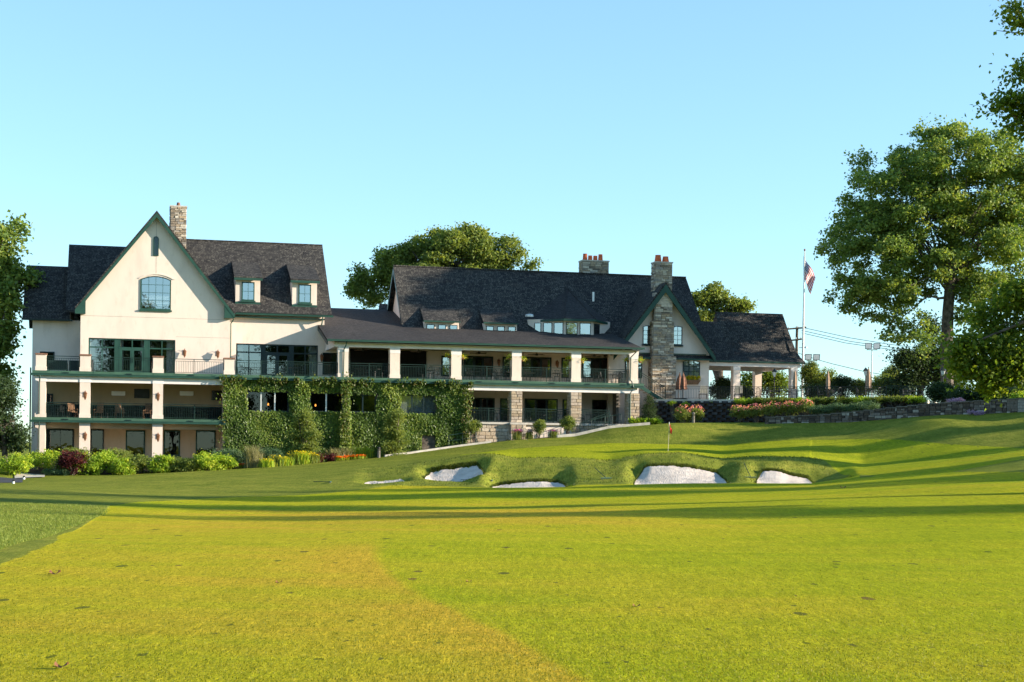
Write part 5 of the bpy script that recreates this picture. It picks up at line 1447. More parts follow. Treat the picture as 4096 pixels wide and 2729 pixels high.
for k in range(26):
    x = rng.uniform(DE, iv1); z0 = wz(x); zz = z0; pl = [(x, .27, z0)]
    while zz < D3 - .8:
        zz += .6; x += rng.normal() * .12; pl.append((x, .27, zz))
    if not any(a - .1 < p_[0] < b + .1 and c < p_[2] < d for (a, b, c, d) in ih for p_ in pl): mb.tube(pl, .02, 4)
mb.build('stems', 'bark', ivy)

# ------------------------------------------------------------------ trees
def lobes_px(lst, Y, dy=1.0, sub=0, size=(.2, .36), core=.45):
    out = []
    for l in lst:
        px, py, rx, ry = l[:4]; Yl = Y + (l[4] if len(l) > 4 else 0)
        c = W(px, py, Yl); k = Yl / FPX
        out.append((c[0], c[1], c[2], rx * k, max(rx, ry) * k * dy, ry * k))
    return sublobes(out, sub, size, core) if sub else out
def trunk_px(lst, Y):
    return [(*W(px, py, Y), r) for px, py, r in lst]
def gbase(px, Y, dz=-.1):
    g = ground_px(px, Y); return (g[0], g[1], g[2] + dz)
def tbase(px, Y, top, r):                 # trunk from the turf up through pixels
    g = gbase(px, Y, -.3)
    return g, [(*g, r * 1.25), (*(np.array(g) + (0, 0, 1.2)), r)] + top

g, tk = tbase(3788, 126.5, trunk_px([(3786, 1440, .5), (3792, 1250, .46), (3806, 1050, .36), (3815, 850, .26), (3800, 680, .15)], 126.5), .56)
syc = plant('sycamore_tree', 'tall sycamore with broad leafy crown and thick trunk beside the patio', 'tree', g,
    lobes_px([(3470, 1010, 170, 240), (3545, 770, 205, 160), (3800, 660, 250, 165), (3985, 800, 180, 220), (3690, 930, 240, 210), (3900, 1040, 210, 190), (3385, 1150, 90, 95), (3460, 1220, 80, 60), (3620, 1150, 190, 110), (3560, 1265, 105, 60), (3680, 1300, 80, 75, -2), (3960, 620, 130, 120), (4060, 950, 110, 200), (3350, 980, 70, 110), (3760, 560, 120, 80), (4080, 700, 90, 150), (3600, 1325, 95, 55, -2), (3710, 1390, 60, 60, -3), (3480, 1275, 65, 40), (3890, 1240, 120, 90), (3960, 1180, 110, 110)], 126.5, 1.3, 26, (.11, .21), .12),
    3500, 34, .29, .26, 'leaf_sycamore', tk, 90, fill=.3, limb0=.55, limbr=.33)
g, tk = tbase(-70, 119, trunk_px([(-70, 1600, .4), (-60, 1300, .3), (-50, 1050, .18)], 119), .45)
plant('plane_tree', 'tall tree at the far left edge with sunlit top beside the house', 'tree', g,
    lobes_px([(-10, 930, 115, 105), (25, 1080, 105, 110), (-90, 1150, 180, 170), (5, 1290, 118, 140), (-60, 1430, 150, 110), (30, 1180, 80, 80)], 119, 1, 9), 900, 30, .38, .32, 'leaf_sycamore', tk, 30, fill=.3)
g, tk = tbase(20, 107, trunk_px([(15, 1700, .16), (10, 1560, .1)], 107), .2)
young = plant('young_tree', 'bushy green young tree at the left edge below the taller one', 'tree', g,
    lobes_px([(20, 1560, 70, 75), (30, 1680, 85, 90), (-60, 1600, 110, 120), (60, 1760, 50, 50), (-80, 1760, 140, 90)], 107, 1, 9), 520, 40, .32, .2, 'leaf_dark', tk, 14, fill=.2)
g, tk = tbase(1780, 152, trunk_px([(1780, 1450, .5), (1790, 1200, .4), (1830, 1050, .2)], 152), .55)
mid_t = plant('oak_tree', 'spreading tree behind the roofs between the two houses', 'tree', g,
    lobes_px([(1465, 1130, 75, 80), (1540, 1060, 80, 60), (1640, 1010, 90, 75), (1790, 965, 150, 62), (1920, 985, 140, 62), (2010, 1030, 90, 45), (2120, 1062, 50, 22), (1740, 1080, 200, 80), (1500, 1190, 60, 40), (1600, 1130, 130, 80), (1900, 1060, 150, 50), (1420, 1160, 40, 45)], 152, .8, 14, (.16, .3), .5), 2000, 32, .36, .28, 'leaf_mid', tk, 50, fill=.25)
g, tk = tbase(2880, 150, trunk_px([(2880, 1450, .3), (2870, 1250, .2)], 150), .35)
plant('maple_tree', 'rounded green tree behind the right end of the house', 'tree', g,
    lobes_px([(2830, 1200, 60, 65), (2880, 1190, 65, 50), (2955, 1225, 55, 40), (2870, 1280, 90, 60), (2800, 1300, 60, 60)], 150, .8, 9), 560, 30, .36, .28, 'leaf_mid', tk, 24, fill=.2)
g, tk = tbase(3680, 131, trunk_px([(3680, 1480, .25), (3690, 1370, .12)], 131), .3)
plant('dark_tree', 'dense dark tree standing behind the sycamore trunk', 'tree', g,
    lobes_px([(3685, 1440, 110, 100), (3630, 1530, 90, 75), (3740, 1350, 70, 75), (3780, 1480, 90, 100), (3590, 1560, 60, 50)], 131, .8, 9), 520, 40, .5, .22, 'leaf_dark', tk, 16, fill=.1)
g, tk = tbase(3085, 145, trunk_px([(3085, 1540, .12), (3085, 1490, .07)], 145), .15)
plant('small_tree', 'sunlit small tree seen between the pavilion columns', 'tree', g,
    lobes_px([(3080, 1510, 45, 45), (3110, 1540, 35, 45), (3000, 1540, 60, 50)], 145, .8), 200, 36, .4, .2, 'leaf_maple', tk, 8, fill=.1)
# the near maple whose branches hang into the right side of the view
g, tk = tbase(4820, 47, trunk_px([(4820, 1500, .42), (4800, 1000, .36), (4760, 500, .26), (4740, 100, .15)], 47), .5)
near_l = [(4010, 1290, 120, 95, 1), (3930, 1430, 125, 80), (4080, 1440, 110, 100), (3860, 1390, 60, 50), (3970, 1545, 55, 30), (3905, 1500, 80, 40), (4090, 1180, 90, 60), (4060, 25, 32, 30), (4085, 80, 30, 34), (4062, 305, 26, 20), (4085, 285, 30, 30), (4030, 390, 40, 20), (3990, 425, 40, 14), (4080, 420, 60, 50), (4110, 500, 60, 50)]
far_l = [(4700, 500, 470, 430, 0), (4800, 950, 520, 350, 1), (4350, 900, 210, 300, 1), (4380, 300, 240, 260, -1), (4700, -50, 380, 320, 0), (4420, 1330, 260, 170, 1)]
maple = plant('large_maple_tree', 'near maple with dark leafy branches reaching in from the right edge', 'tree', g,
    lobes_px(near_l + far_l, 47, .8), 1300, 34, .34, .15, 'leaf_maple', tk, 60, fill=.4,
    seedpts=np.concatenate([clump_points(lobes_px(near_l, 47, .6), 300, 30, .18, .1)[1]]))
mb = MB()
for a_, b_ in (((4500, 1250), (4000, 1300)), ((4500, 1250), (3940, 1440)), ((4500, 1300), (4080, 1450)), ((4350, 350), (4000, 420)), ((4350, 350), (4040, 300)), ((4350, 200), (3985, 122)), ((4350, 60), (4050, 40)), ((4500, 1250), (3970, 1540)), ((4780, 700), (4350, 350)), ((4780, 1150), (4500, 1250)), ((4350, 350), (4350, 60))):
    p0, p1 = W(*a_, 47), W(*b_, 47); m_ = (p0 + p1) / 2 + (0, 0, .12)
    mb.tube([p0, m_, p1], [.05, .03, .008], 5)
mb.build('branches', 'bark', maple)

# trees beyond the frame: to the right, where the long shadows come from, and behind the camera
def far_copy(src, x, y, sc, rot, label, group):
    c = copy_tree(src); c.location = (x, y, ground_z(x, y) - .2); c.rotation_euler = (0, 0, rot); c.scale = (sc,) * 3
    tag(c, label, 'tree', group); return c
for x, y, sc, r, lb in ((72, 107, .55, 4.0, 'sycamore outside the right edge of the view level with the patio'), (46, 97, .36, 2.9, 'small tree outside the right edge of the view beside the upper lawn'), (43, 88, .33, .6, 'small tree outside the right edge of the view beside the green')):
    far_copy(syc, x, y, sc, r, lb, 'trees beyond the right edge')
for x, y, sc, r, lb in ((40, 62, 1.0, 2.0, 'maple outside the right edge of the view beside the bunkers'), (36, 36, .75, 4.4, 'nearest maple outside the right edge of the view'), (64, 68, 1.1, 3.3, 'farthest maple outside the right edge of the view')):
    far_copy(maple, x, y, sc, r, lb, 'maples beyond the right edge')
for k in range(14):
    far_copy(young, -26 + k * 12.5, -50 - (k % 3) * 8, 3.0 + .35 * (k % 4), k * 1.3, 'tree in the row across the fairway behind the viewer', 'trees behind the viewer')

# ------------------------------------------------------------------ shrubs and flowers
def shrub(name, label, cat, px, py, rx, ry, Y, mat, n=70, per=34, size=.13, spread=.13, group=None, up=.3, aspect=1.8, fill=.45, lob=None, droop=0.0):
    k = Y / FPX; c = W(px, py, Y)
    g = np.array((c[0], c[1], ground_z(c[0], c[1])))
    L = [(c[0], c[1], c[2], rx * k, rx * k * .8, ry * k)]
    rr = random.Random(px * 31 + py)
    for _ in range(5):
        a_ = rr.uniform(0, 6.28)
        L.append((c[0] + math.cos(a_) * rx * k * .5, c[1] + math.sin(a_) * rx * k * .4, c[2] + rr.uniform(-.1, .45) * ry * k, rx * k * .55, rx * k * .5, ry * k * .55))
    if lob: L = lob(c, k)
    return plant(name, label, cat, g, L, n, per, spread, size, mat, group=group, up=up, aspect=aspect, crown='foliage', fill=fill, twig=.008, droop=droop)
BEDG = 'shrubs in the bed along the house'
SH = [
    (45, 1862, 85, 46, 'leaf_bright', 103.5, 'wide yellow-green shrub at the far left end of the bed'),
    (172, 1836, 72, 46, 'leaf_bright', 106, 'bright yellow-green shrub in front of the leftmost porch pillar'),
    (252, 1874, 38, 50, 'leaf_mid', 105, 'dark green shrub just left of the purple shrub'),
    (305, 1822, 62, 26, 'leaf_mid', 107.5, 'light green shrub behind the purple shrub'),
    (347, 1866, 62, 52, 'leaf_bright', 105.2, 'rounded bright shrub just right of the purple shrub'),
    (425, 1852, 58, 48, 'leaf_bright', 105.8, 'feathery bright shrub below the second porch pillar'),
    (455, 1828, 70, 28, 'leaf_mid', 108, 'green shrub behind the feathery bright shrub'),
    (492, 1872, 44, 38, 'leaf_bright', 105.3, 'small bright shrub left of the darker green mound'),
    (560, 1864, 62, 44, 'leaf_mid', 106, 'darker green mounded shrub under the ground-floor window'),
    (645, 1862, 46, 46, 'leaf_bright', 106, 'bright shrub before the third porch pillar'),
    (700, 1868, 46, 36, 'leaf_mid', 106.3, 'green shrub right of the third porch pillar'),
    (762, 1872, 52, 34, 'leaf_mid', 106.5, 'low drooping green shrub left of the large bright one'),
    (836, 1856, 68, 46, 'leaf_bright', 106.8, 'large bright feathery shrub at the right end of the hedge'),
]
for px, py, rx, ry, mt, Y, lb in SH:
    shrub('shrub', lb, 'shrub', px, py, rx, ry, Y, mt, 130, 34, .13, .13, BEDG)
shrub('japanese_maple', 'dark purple-leaved shrub among the green shrubs', 'shrub', 292, 1850, 56, 46, 104.6, 'leaf_purple', 110, 34, .13, .13)
for i, (px, lb) in enumerate(((190, 'leftmost small grassy tuft by the footpath'), (222, 'middle small grassy tuft by the footpath'), (262, 'rightmost small grassy tuft by the footpath'))):
    shrub('grass_tuft', lb, 'plant', px, 1893, 22, 13, 104.5, 'leaf_juniper', 40, 30, .1, .08, 'small tufts by the footpath')
shrub('juniper', 'spreading blue-green juniper left of the tall pale grass', 'shrub', 900, 1828, 75, 34, 108.5, 'leaf_juniper', 120, 36, .13, .14, aspect=3)
shrub('juniper', 'second blue-green juniper right of the tall pale grass', 'shrub', 1075, 1822, 55, 30, 109.5, 'leaf_juniper', 90, 34, .13, .13, aspect=3)
shrub('leafy_plant', 'upright leafy green plant before the spreading juniper', 'plant', 905, 1855, 38, 38, 107.3, 'leaf_bright', 60, 34, .14, .12)

def tuft(name, label, cat, px, Y, w, h, mat, n=500, group=None, flower=None, fs=.1, fn=120, bw=.02, lean=.3, fz=(.7, 1.0), ztop=None):
    g = ground_px(px, Y); th = thing(name, label, cat, tuple(g), 'W', group)
    P_ = np.stack([rng.normal(0, w * .45, n), rng.normal(0, min(w, .6) * .35, n), np.zeros(n)], -1)
    new_obj('blades', blade_mesh('blades', P_, h, mat, bw, lean), th)
    if flower:
        Q_ = np.stack([rng.normal(0, w * .5, fn), rng.normal(0, min(w, .6) * .4, fn), rng.uniform(h * fz[0], h * fz[1], fn)], -1)
        tag(new_obj('flowers', leaf_mesh('flowers', Q_, fs, flower, .5, None, 1.1), th), kind='stuff')
    return th
tuft('feather_grass', 'tall pale feather grass clump between two junipers', 'plant', 1012, 107.8, .55, 1.55, 'leaf_straw', 500, None, None, lean=.28)
for i, px in enumerate((1070, 1105, 1140, 1175, 1210, 1245)):
    tuft('daylily', ['yellow daylilies at the left end of the row', 'second yellow daylily clump from the left', 'third yellow daylily clump from the left', 'third yellow daylily clump from the right', 'second yellow daylily clump from the right', 'yellow daylilies at the right end of the row beside the red plants'][i], 'flowers', px, 107.6 + i * .45 + (.3 if i % 2 else -.1), .5, (.6, .8, .65, .85, .95, .8)[i], 'leaf_mid' if i % 2 else 'leaf_bright', 380, 'yellow daylilies in the bed', 'petal_yellow', .13, (22, 34, 26, 50, 70, 60)[i], .03, .5)
for px, lb in ((880, 'leftmost orange flower clump in the bed'), (915, 'second orange flower clump from the left'), (975, 'orange flower clump left of the feather grass'), (1022, 'orange flower clump below the feather grass'), (1362, 'orange flower clump right of the red plants'), (1402, 'middle of the three right orange flower clumps'), (1440, 'rightmost orange flower clump in the bed')):
    tuft('marigold', lb, 'flowers', px, T(px, EY_) + .5, .38, .32, 'leaf_bright', 260, 'orange flowers along the bed edge', 'petal_orange', .12, 130, .03, .5)
for px, lb in ((1278, 'dark red leafy plant beside the daylilies'), (1322, 'dark red leafy plant beside the brown grasses')):
    shrub('coleus', lb, 'plant', px, 1836, 24, 22, T(px, EY_) + .9, 'leaf_purple', 40, 34, .13, .1, 'dark red plants in the bed')
for px, lb in ((1340, 'reddish grass clump behind the red plants'), (1385, 'middle brownish grass clump before the ivy'), (1425, 'green grass clump right of the brown grasses'), (1465, 'rightmost grass clump before the ivy wall')):
    tuft('ornamental_grass', lb, 'plant', px, T(px, EY_) + 1.6, .45, 1.0, 'leaf_straw' if px < 1400 else 'leaf_bright', 420, 'grasses before the ivy', None, lean=.45)
def column_lobes(w, h):
    def f(c, k):
        return [(c[0], c[1], c[2] + (j - 2.2) * h * k * .36, w * k * (1 - .13 * abs(j - 1.2)), w * k * .7, h * k * .34) for j in range(5)]
    return f
shrub('tall_shrub', 'tall loose grey-green shrub before the second ivy window', 'shrub', 1225, 1735, 85, 125, 110.9, 'leaf_mid', 330, 38, .13, .16, lob=lambda c, k: sublobes(column_lobes(70, 120)(c, k), 9, (.3, .5)), fill=.2)
shrub('tall_shrub', 'tall loose grey-green shrub left of the bright ivy window', 'shrub', 1580, 1740, 70, 115, 113.9, 'leaf_mid', 330, 38, .13, .16, lob=lambda c, k: sublobes(column_lobes(60, 112)(c, k), 9, (.3, .5)), fill=.2)
for px, py, lb in ((1898, 1715, 'vase-shaped evergreen by the handrail near the ivy corner'), (2156, 1715, 'vase-shaped evergreen before the white base wall'), (2272, 1702, 'vase-shaped evergreen before the second stone pier')):
    shrub('evergreen', lb, 'shrub', px, py - 4, 27, 30, T(px, EY_) + .9, 'leaf_mid', 90, 34, .1, .1, 'clipped evergreens along the porch')
tuft('phlox', 'pink phlox at the foot of the stone pier', 'flowers', 2070, 117.2, .4, .8, 'leaf_mid', 300, None, 'petal_magenta', .11, 160)
tuft('phlox', 'lilac flowers right of the pink phlox', 'flowers', 2118, 117.4, .35, .75, 'leaf_mid', 240, None, 'petal_lilac', .09, 130)
tuft('phlox', 'lilac pink flowers between the two right evergreens', 'flowers', 2215, 117.7, .45, .6, 'leaf_mid', 260, None, 'petal_magenta', .09, 110)
shrub('spruce', 'dark conical spruce at the corner of the stone porch', 'tree', 2598, 1650, 44, 60, 120.5, 'leaf_dark', 200, 36, .11, .14, lob=lambda c, k: [(c[0], c[1], c[2] + (j - 2) * 24 * k, (48 - j * 9) * k, (48 - j * 9) * k, 20 * k) for j in range(5)], fill=.2, aspect=2.5)
for px, lb in ((2545, 'hosta left of the spruce foot'), (2585, 'bright hosta before the spruce'), (2625, 'bright hosta right of the spruce')):
    shrub('hosta', lb, 'plant', px, 1688, 26, 11, 118.6, 'leaf_bright', 40, 30, .18, .1, 'hostas at the spruce', up=.8)
for px, py, rx, ry, Y, lb in ((2735, 1660, 32, 30, 118.6, 'pink rose bush left of the grey bollard'), (2785, 1658, 30, 30, 118.9, 'pink rose bush right of the grey bollard'), (2958, 1650, 36, 24, 118.3, 'leftmost pink rose bush of the long row'), (3025, 1645, 38, 24, 117.9, 'second pink rose bush of the long row'), (3095, 1640, 40, 25, 117.5, 'third pink rose bush of the long row'), (3160, 1637, 36, 25, 117.2, 'fourth pink rose bush of the long row'), (3222, 1630, 32, 25, 116.8, 'rightmost pink rose bush of the long row')):
    th = shrub('rose_bush', lb, 'shrub', px, py, rx, ry, Y, 'leaf_mid', 75, 34, .1, .12, 'pink rose bushes below the patio')
    c = W(px, py - ry * .25, Y); k = Y / FPX; m_ = 90
    q = rng.normal(size=(m_, 3)); q /= np.linalg.norm(q, axis=1)[:, None]; q[:, 2] = np.abs(q[:, 2])
    Q_ = c + q * np.array((rx * k * 1.05, rx * k * .85, ry * k * 1.1)) * rng.uniform(.85, 1.08, (m_, 1))
    tag(new_obj('roses', leaf_mesh('roses', Q_ - BASE[th], .11, 'petal_pink', .4, None, 1.05), th), kind='stuff')
for px, py, rx, ry, Y, lb in ((3290, 1640, 56, 18, 115.8, 'juniper mound right of the roses'), (3375, 1634, 60, 20, 115.2, 'middle juniper mound on the wall'), (3460, 1628, 56, 20, 114.6, 'right juniper mound on the wall')):
    shrub('juniper', lb, 'shrub', px, py, rx, ry, Y, 'leaf_juniper', 120, 36, .11, .12, 'junipers above the garden wall', aspect=3)
GC = 'ground cover along the patio edge'
for i, px in enumerate(range(2985, 3720, 75)):
    Y = 123.4 - (px - 2606) / 1099 * 5.9 - .55
    shrub('ground_cover', '%s clump from the left of green ground cover topping the patio wall' % ['leftmost', 'second', 'third', 'fourth', 'fifth', 'sixth', 'seventh', 'eighth', 'ninth', 'rightmost'][i], 'plant', px, 1606 - (px - 2985) * .011, 50, 11, Y, 'leaf_mid' if i % 3 else 'leaf_bright', 90, 30, .11, .1, GC, up=.7)
for i, (px, py) in enumerate(((2690, 1612), (2720, 1640), (2745, 1618), (2790, 1625), (2840, 1616), (2860, 1612), (2880, 1632), (2905, 1606))):
    shrub('wall_plant', '%s small green plant from the left in the block wall gaps' % ['leftmost', 'second', 'third', 'fourth', 'fifth', 'sixth', 'seventh', 'eighth', 'ninth', 'rightmost'][i], 'plant', px, py, 15, 8, 122.2, 'leaf_bright', 16, 28, .1, .08, 'plants in the block wall', up=.7)
for px, py, rx, ry, Y, mt, lb in (
        (2890, 1560, 55, 50, 132, 'leaf_dark', 'dark shrub behind the railing right of the gable wall'), (2965, 1580, 40, 35, 133, 'leaf_dark', 'dark shrub between the pavilion columns'),
        (3242, 1520, 40, 75, 134, 'leaf_mid', 'tall clipped green shrub beside the flagpole'), (3300, 1530, 45, 62, 135, 'leaf_mid', 'second tall green shrub right of the flagpole'),
        (3290, 1575, 60, 35, 131, 'leaf_dark', 'low dark shrub behind the patio umbrellas'), (3375, 1548, 50, 45, 134, 'leaf_dark', 'loose dark shrub between the umbrellas'),
        (3440, 1555, 40, 40, 135, 'leaf_mid', 'grey-green shrub left of the lamp post'), (3540, 1540, 65, 45, 134, 'leaf_mid', 'sunlit shrub right of the lamp post'),
        (3570, 1500, 30, 40, 137, 'leaf_mid', 'taller shrub behind the sunlit shrub'),
        (3770, 1575, 60, 45, 112, 'leaf_dark', 'dark shrub at the foot of the sycamore'), (3850, 1590, 60, 35, 110, 'leaf_dark', 'low dark shrub right of the sycamore foot'),
        (3960, 1580, 70, 40, 109, 'leaf_dark', 'dark shrub above the right garden wall'), (4070, 1590, 60, 40, 107, 'leaf_dark', 'dark shrub at the right edge above the wall'),
        (4030, 1550, 110, 60, 116, 'leaf_dark', 'large dark shrub mass behind the right wall'), (4110, 1480, 90, 110, 120, 'leaf_dark', 'tall dark shrub at the right edge'),
        (4085, 1592, 25, 10, 105, 'leaf_bright', 'small bright plant on the right wall')):
    shrub('shrub', lb, 'shrub', px, py, rx, ry, Y, mt, int(60 + rx * ry * .035), 34, .16, .2, fill=.2)
for px, py, lb in ((3830, 1605, 'pale lilac flowers left of the white garden light'), (3905, 1652, 'pale lilac flowers below the garden wall')):
    g = W(px, py, T(px, gw_y) - (.3 if py > 1640 else -.6))
    shrub('wall_flower', lb, 'flowers', px, py, 36, 9, T(px, gw_y) - (.4 if py > 1640 else -.5), 'petal_lilac', 30, 26, .09, .09)

# longer grass on the bunker faces and in the rough
def scatter(n, f):
    P_ = []
    for _ in range(n):
        r = f()
        if r is not None: P_.append(r)
    return np.array(P_)
def bank_pt():
    p = random.uniform(1420, 3420); Y = random.uniform(79, 92.5)
    for b in BUNKERS:
        if b['x0'] - 4 < p < b['x1'] + 4 and b['ly'] - .2 < Y < b['ty'] + .15: return None
    if p > 3290 + (90 - Y) * 13: return None
    if random.random() > min(1, (p - 1420) / 420): return None
    x = (p - CX) / FPX * Y
    return (x, Y, ground_z(x, Y) - .01)
P_ = scatter(9000, bank_pt)
o = new_obj('bank_grass', blade_mesh('bank_grass', P_, .10, 'leaf_grass', .02, .8)); tag(o, 'longer grass on the bunker banks', kind='stuff')
def rough_pt():
    py = random.uniform(2000, 2330); px = random.uniform(-120, 440)
    if py > T(px, BND) - 4: return None
    Y = 1.75 * FPX / (py - HY - ROLL * (px - CX)); x = (px - CX) / FPX * Y
    return (x, Y, ground_z(x, Y) - .01)
P_ = scatter(36000, rough_pt)
o = new_obj('rough_grass', blade_mesh('rough_grass', P_, .055, 'leaf_rough', .008, .7)); tag(o, 'short rough grass left of the fairway', kind='stuff')

def lip_pt():                              # ragged fringe hanging over each sand edge
    b = random.choice(BUNKERS[1:]); p = random.uniform(b['x0'] - 6, b.get('sx1', b['x1']) + 6)
    X1 = b.get('sx1', b['x1']); c_ = (b['x0'] + X1) / 2; f = min(1.0, math.sqrt(max(0, 1 - ((p - c_) / ((X1 - b['x0']) / 2)) ** 2)) * 1.6)
    mid = b['ly'] + .8; Y = mid + (b['ty'] - mid) * (.12 + .88 * f) + random.uniform(.0, .55)
    x = (p - CX) / FPX * Y
    return (x, Y, ground_z(x, Y) - .01)
P_ = scatter(7000, lip_pt)
o = new_obj('lip_grass', blade_mesh('lip_grass', P_, .17, 'leaf_grass', .025, .9)); tag(o, 'shaggy grass fringe above the bunker sand', kind='stuff')
def fair_pt():
    py = random.uniform(2170, 2760); px = random.uniform(-80, 4180)
    if py < T(px, BND) + 6: return None
    Y = CAMZ * FPX / (py - HY - ROLL * (px - CX)); x = (px - CX) / FPX * Y
    return (x, Y, ground_z(x, Y) - .004)
P_ = scatter(60000, fair_pt)
o = new_obj('fairway_grass', blade_mesh('fairway_grass', P_, .02, 'leaf_fairway', .005, .8)); tag(o, 'close-mown fairway grass blades', kind='stuff')

# ------------------------------------------------------------------ lamps, fans, screens
def lantern_proto():
    th = thing('wall_lantern', 'x', 'lantern', (0, 0, 0))
    MB().box(-.06, .06, -.03, 0, -.12, .2).build('back_plate', 'copper', th)
    MB().tube([(0, -.03, .12), (0, -.12, .24), (0, -.22, .22), (0, -.22, .16)], .014, 5).build('arm', 'copper', th)
    b = MB().lathe([(.045, -.24), (.075, -.2), (.11, .06), (.115, .075)], (0, -.22, 0), 6).build('body', 'copper', th)
    MB().lathe([(.085, -.16), (.1, .05)], (0, -.22, 0), 6)
    MB().lathe([(.135, .076), (.1, .13), (.03, .19), (.012, .27)], (0, -.22, 0), 6).build('cap', 'copper', th)
    MB().lathe([(.03, -.3), (.045, -.242)], (0, -.22, 0), 6).build('finial', 'copper', th)
    return th
lan = lantern_proto(); first = [lan]
def place(proto, base, label, cat, group=None, rz=TH, sc=1.0, world=False):
    o = first.pop() if (first and first[0] is proto) else copy_tree(proto)
    o.location = tuple(base) if world else L2W(*base); o.rotation_euler = (0, 0, rz); o.scale = (sc,) * 3
    return tag(o, label, cat, group)
for px, py, t, lb in ((341, 1580, .14, 'copper lantern on the second pillar of the middle storey'), (632, 1586, .14, 'copper lantern on the third pillar of the middle storey'),
                      (341, 1744, .14, 'copper lantern on the second pillar of the ground floor'), (632, 1748, .14, 'copper lantern on the third pillar of the ground floor'),
                      (738, 1412, 4.19, 'left of two copper lanterns on the gable wall'), (871, 1416, 4.19, 'right of two copper lanterns on the gable wall'),
                      (1285, 1430, 5.49, 'dark lantern beside the wide terrace windows'), (1993, 1450, 5.49, 'dark lantern on the veranda wall left of the middle pillar'), (2226, 1456, 5.49, 'dark lantern on the veranda wall right of the middle pillar')):
    s_, z_ = F(px, py, t); place(lan, (s_, t, z_), lb, 'lantern', 'wall lanterns', sc=1.2)
def fan_proto():
    th = thing('ceiling_fan', 'x', 'fan', (0, 0, 0))
    MB().tube([(0, 0, 0), (0, 0, -.22)], .02, 6).build('rod', 'black_metal', th)
    MB().lathe([(.06, -.38), (.14, -.34), (.15, -.26), (.06, -.21)], (0, 0, 0), 8).build('motor', 'black_metal', th)
    for k in range(5):
        a = k * 2 * math.pi / 5 + .3; c, s_ = math.cos(a), math.sin(a)
        vs = []
        for r, w in ((.12, .03), (.3, .07), (.68, .09), (.72, .05)):
            vs += [(c * r - s_ * w, s_ * r + c * w, -.3 + .02), (c * r + s_ * w, s_ * r - c * w, -.3 - .02)]
        vs += [(x, y, z - .012) for x, y, z in vs]
        fs = [(2 * i, 2 * i + 1, 2 * i + 3, 2 * i + 2) for i in range(3)] + [(2 * i + 8, 2 * i + 10, 2 * i + 11, 2 * i + 9) for i in range(3)]
        MB().add(vs, fs).build('blade', 'old_wood', th)
    return th
fan = fan_proto(); first = [fan]
for px, t, z, lb in ((476, 2.2, D3 - .345, 'ceiling fan in the middle bay of the left porch'), (767, 2.2, D3 - .345, 'ceiling fan in the right bay of the left porch'),
                     (1450, 2.4, GZ - .285, 'leftmost ceiling fan of the upper veranda'), (1672, 2.4, GZ - .285, 'second ceiling fan of the upper veranda'), (1914, 2.4, GZ - .285, 'third ceiling fan of the upper veranda'), (2145, 2.4, GZ - .285, 'fourth ceiling fan of the upper veranda'), (2375, 2.4, GZ - .285, 'rightmost ceiling fan of the upper veranda'),
                     (1907, 2.4, D3 - .345, 'left ceiling fan of the lower stone porch'), (2148, 2.4, D3 - .345, 'middle ceiling fan of the lower stone porch'), (2382, 2.4, D3 - .345, 'right ceiling fan of the lower stone porch')):
    place(fan, (S(px, t, 1560), t, z), lb, 'fan', 'ceiling fans', rz=TH + px)
for px0, px1, py0, py1, t, lb in ((537, 598, 1556, 1593, 4.14, 'black television in the middle bay of the left porch'), (846, 904, 1563, 1601, 4.14, 'black television in the right bay of the left porch')):
    s0, s1 = S(px0, t, py0), S(px1, t, py0); z0, z1 = Z(px0, py1, t), Z(px0, py0, t)
    th = thing('television', lb, 'television', ((s0 + s1) / 2, t, z0))
    MB().box(s0, s1, t - .1, t - .002, z0, z1).build('housing', 'black_metal', th)
    MB().add([(s0 + .03, t - .103, z0 + .04), (s1 - .03, t - .103, z0 + .04), (s1 - .03, t - .103, z1 - .03), (s0 + .03, t - .103, z1 - .03)], [(0, 1, 2, 3)]).build('screen', 'screen_black', th)
    MB().box((s0 + s1) / 2 - .1, (s0 + s1) / 2 + .1, t - .004, t + .02, z0 + .2, z0 + .4).build('bracket', 'black_metal', th)
for px0, px1, lb in ((446, 501, 'white wall heater in the middle porch bay'), (719, 774, 'white wall heater in the right porch bay')):
    t = 4.14; s0, s1 = S(px0, t, 1572), S(px1, t, 1572); z0, z1 = Z(px0, 1583, t), Z(px0, 1565, t)
    th = thing('wall_heater', lb, 'heater', ((s0 + s1) / 2, t, z0))
    MB().box(s0, s1, t - .14, t, z0 + .04, z1).build('casing', 'white_paint', th)
    MB().box(s0 + .04, s1 - .04, t - .11, t - .01, z0, z0 + .038).build('grille', 'steel_pale', th)
for px, py, lb in ((1073, 1618, 'glowing pendant lamp behind the first ivy window'), (1262, 1622, 'glowing pendant lamp behind the second ivy window')):
    t = 1.2; s_, z_ = F(px, py, t)
    th = thing('pendant_lamp', lb, 'lamp', (s_, t, z_))
    MB().lathe([(.02, .1), (.06, .04), (.06, -.04), (.03, -.08)], (s_, t, z_), 8).build('bulb', 'bulb_glow', th)
    MB().tube([(s_, t, z_ + .1), (s_, t, D3 - .46)], .01, 4).build('cord', 'black_metal', th)

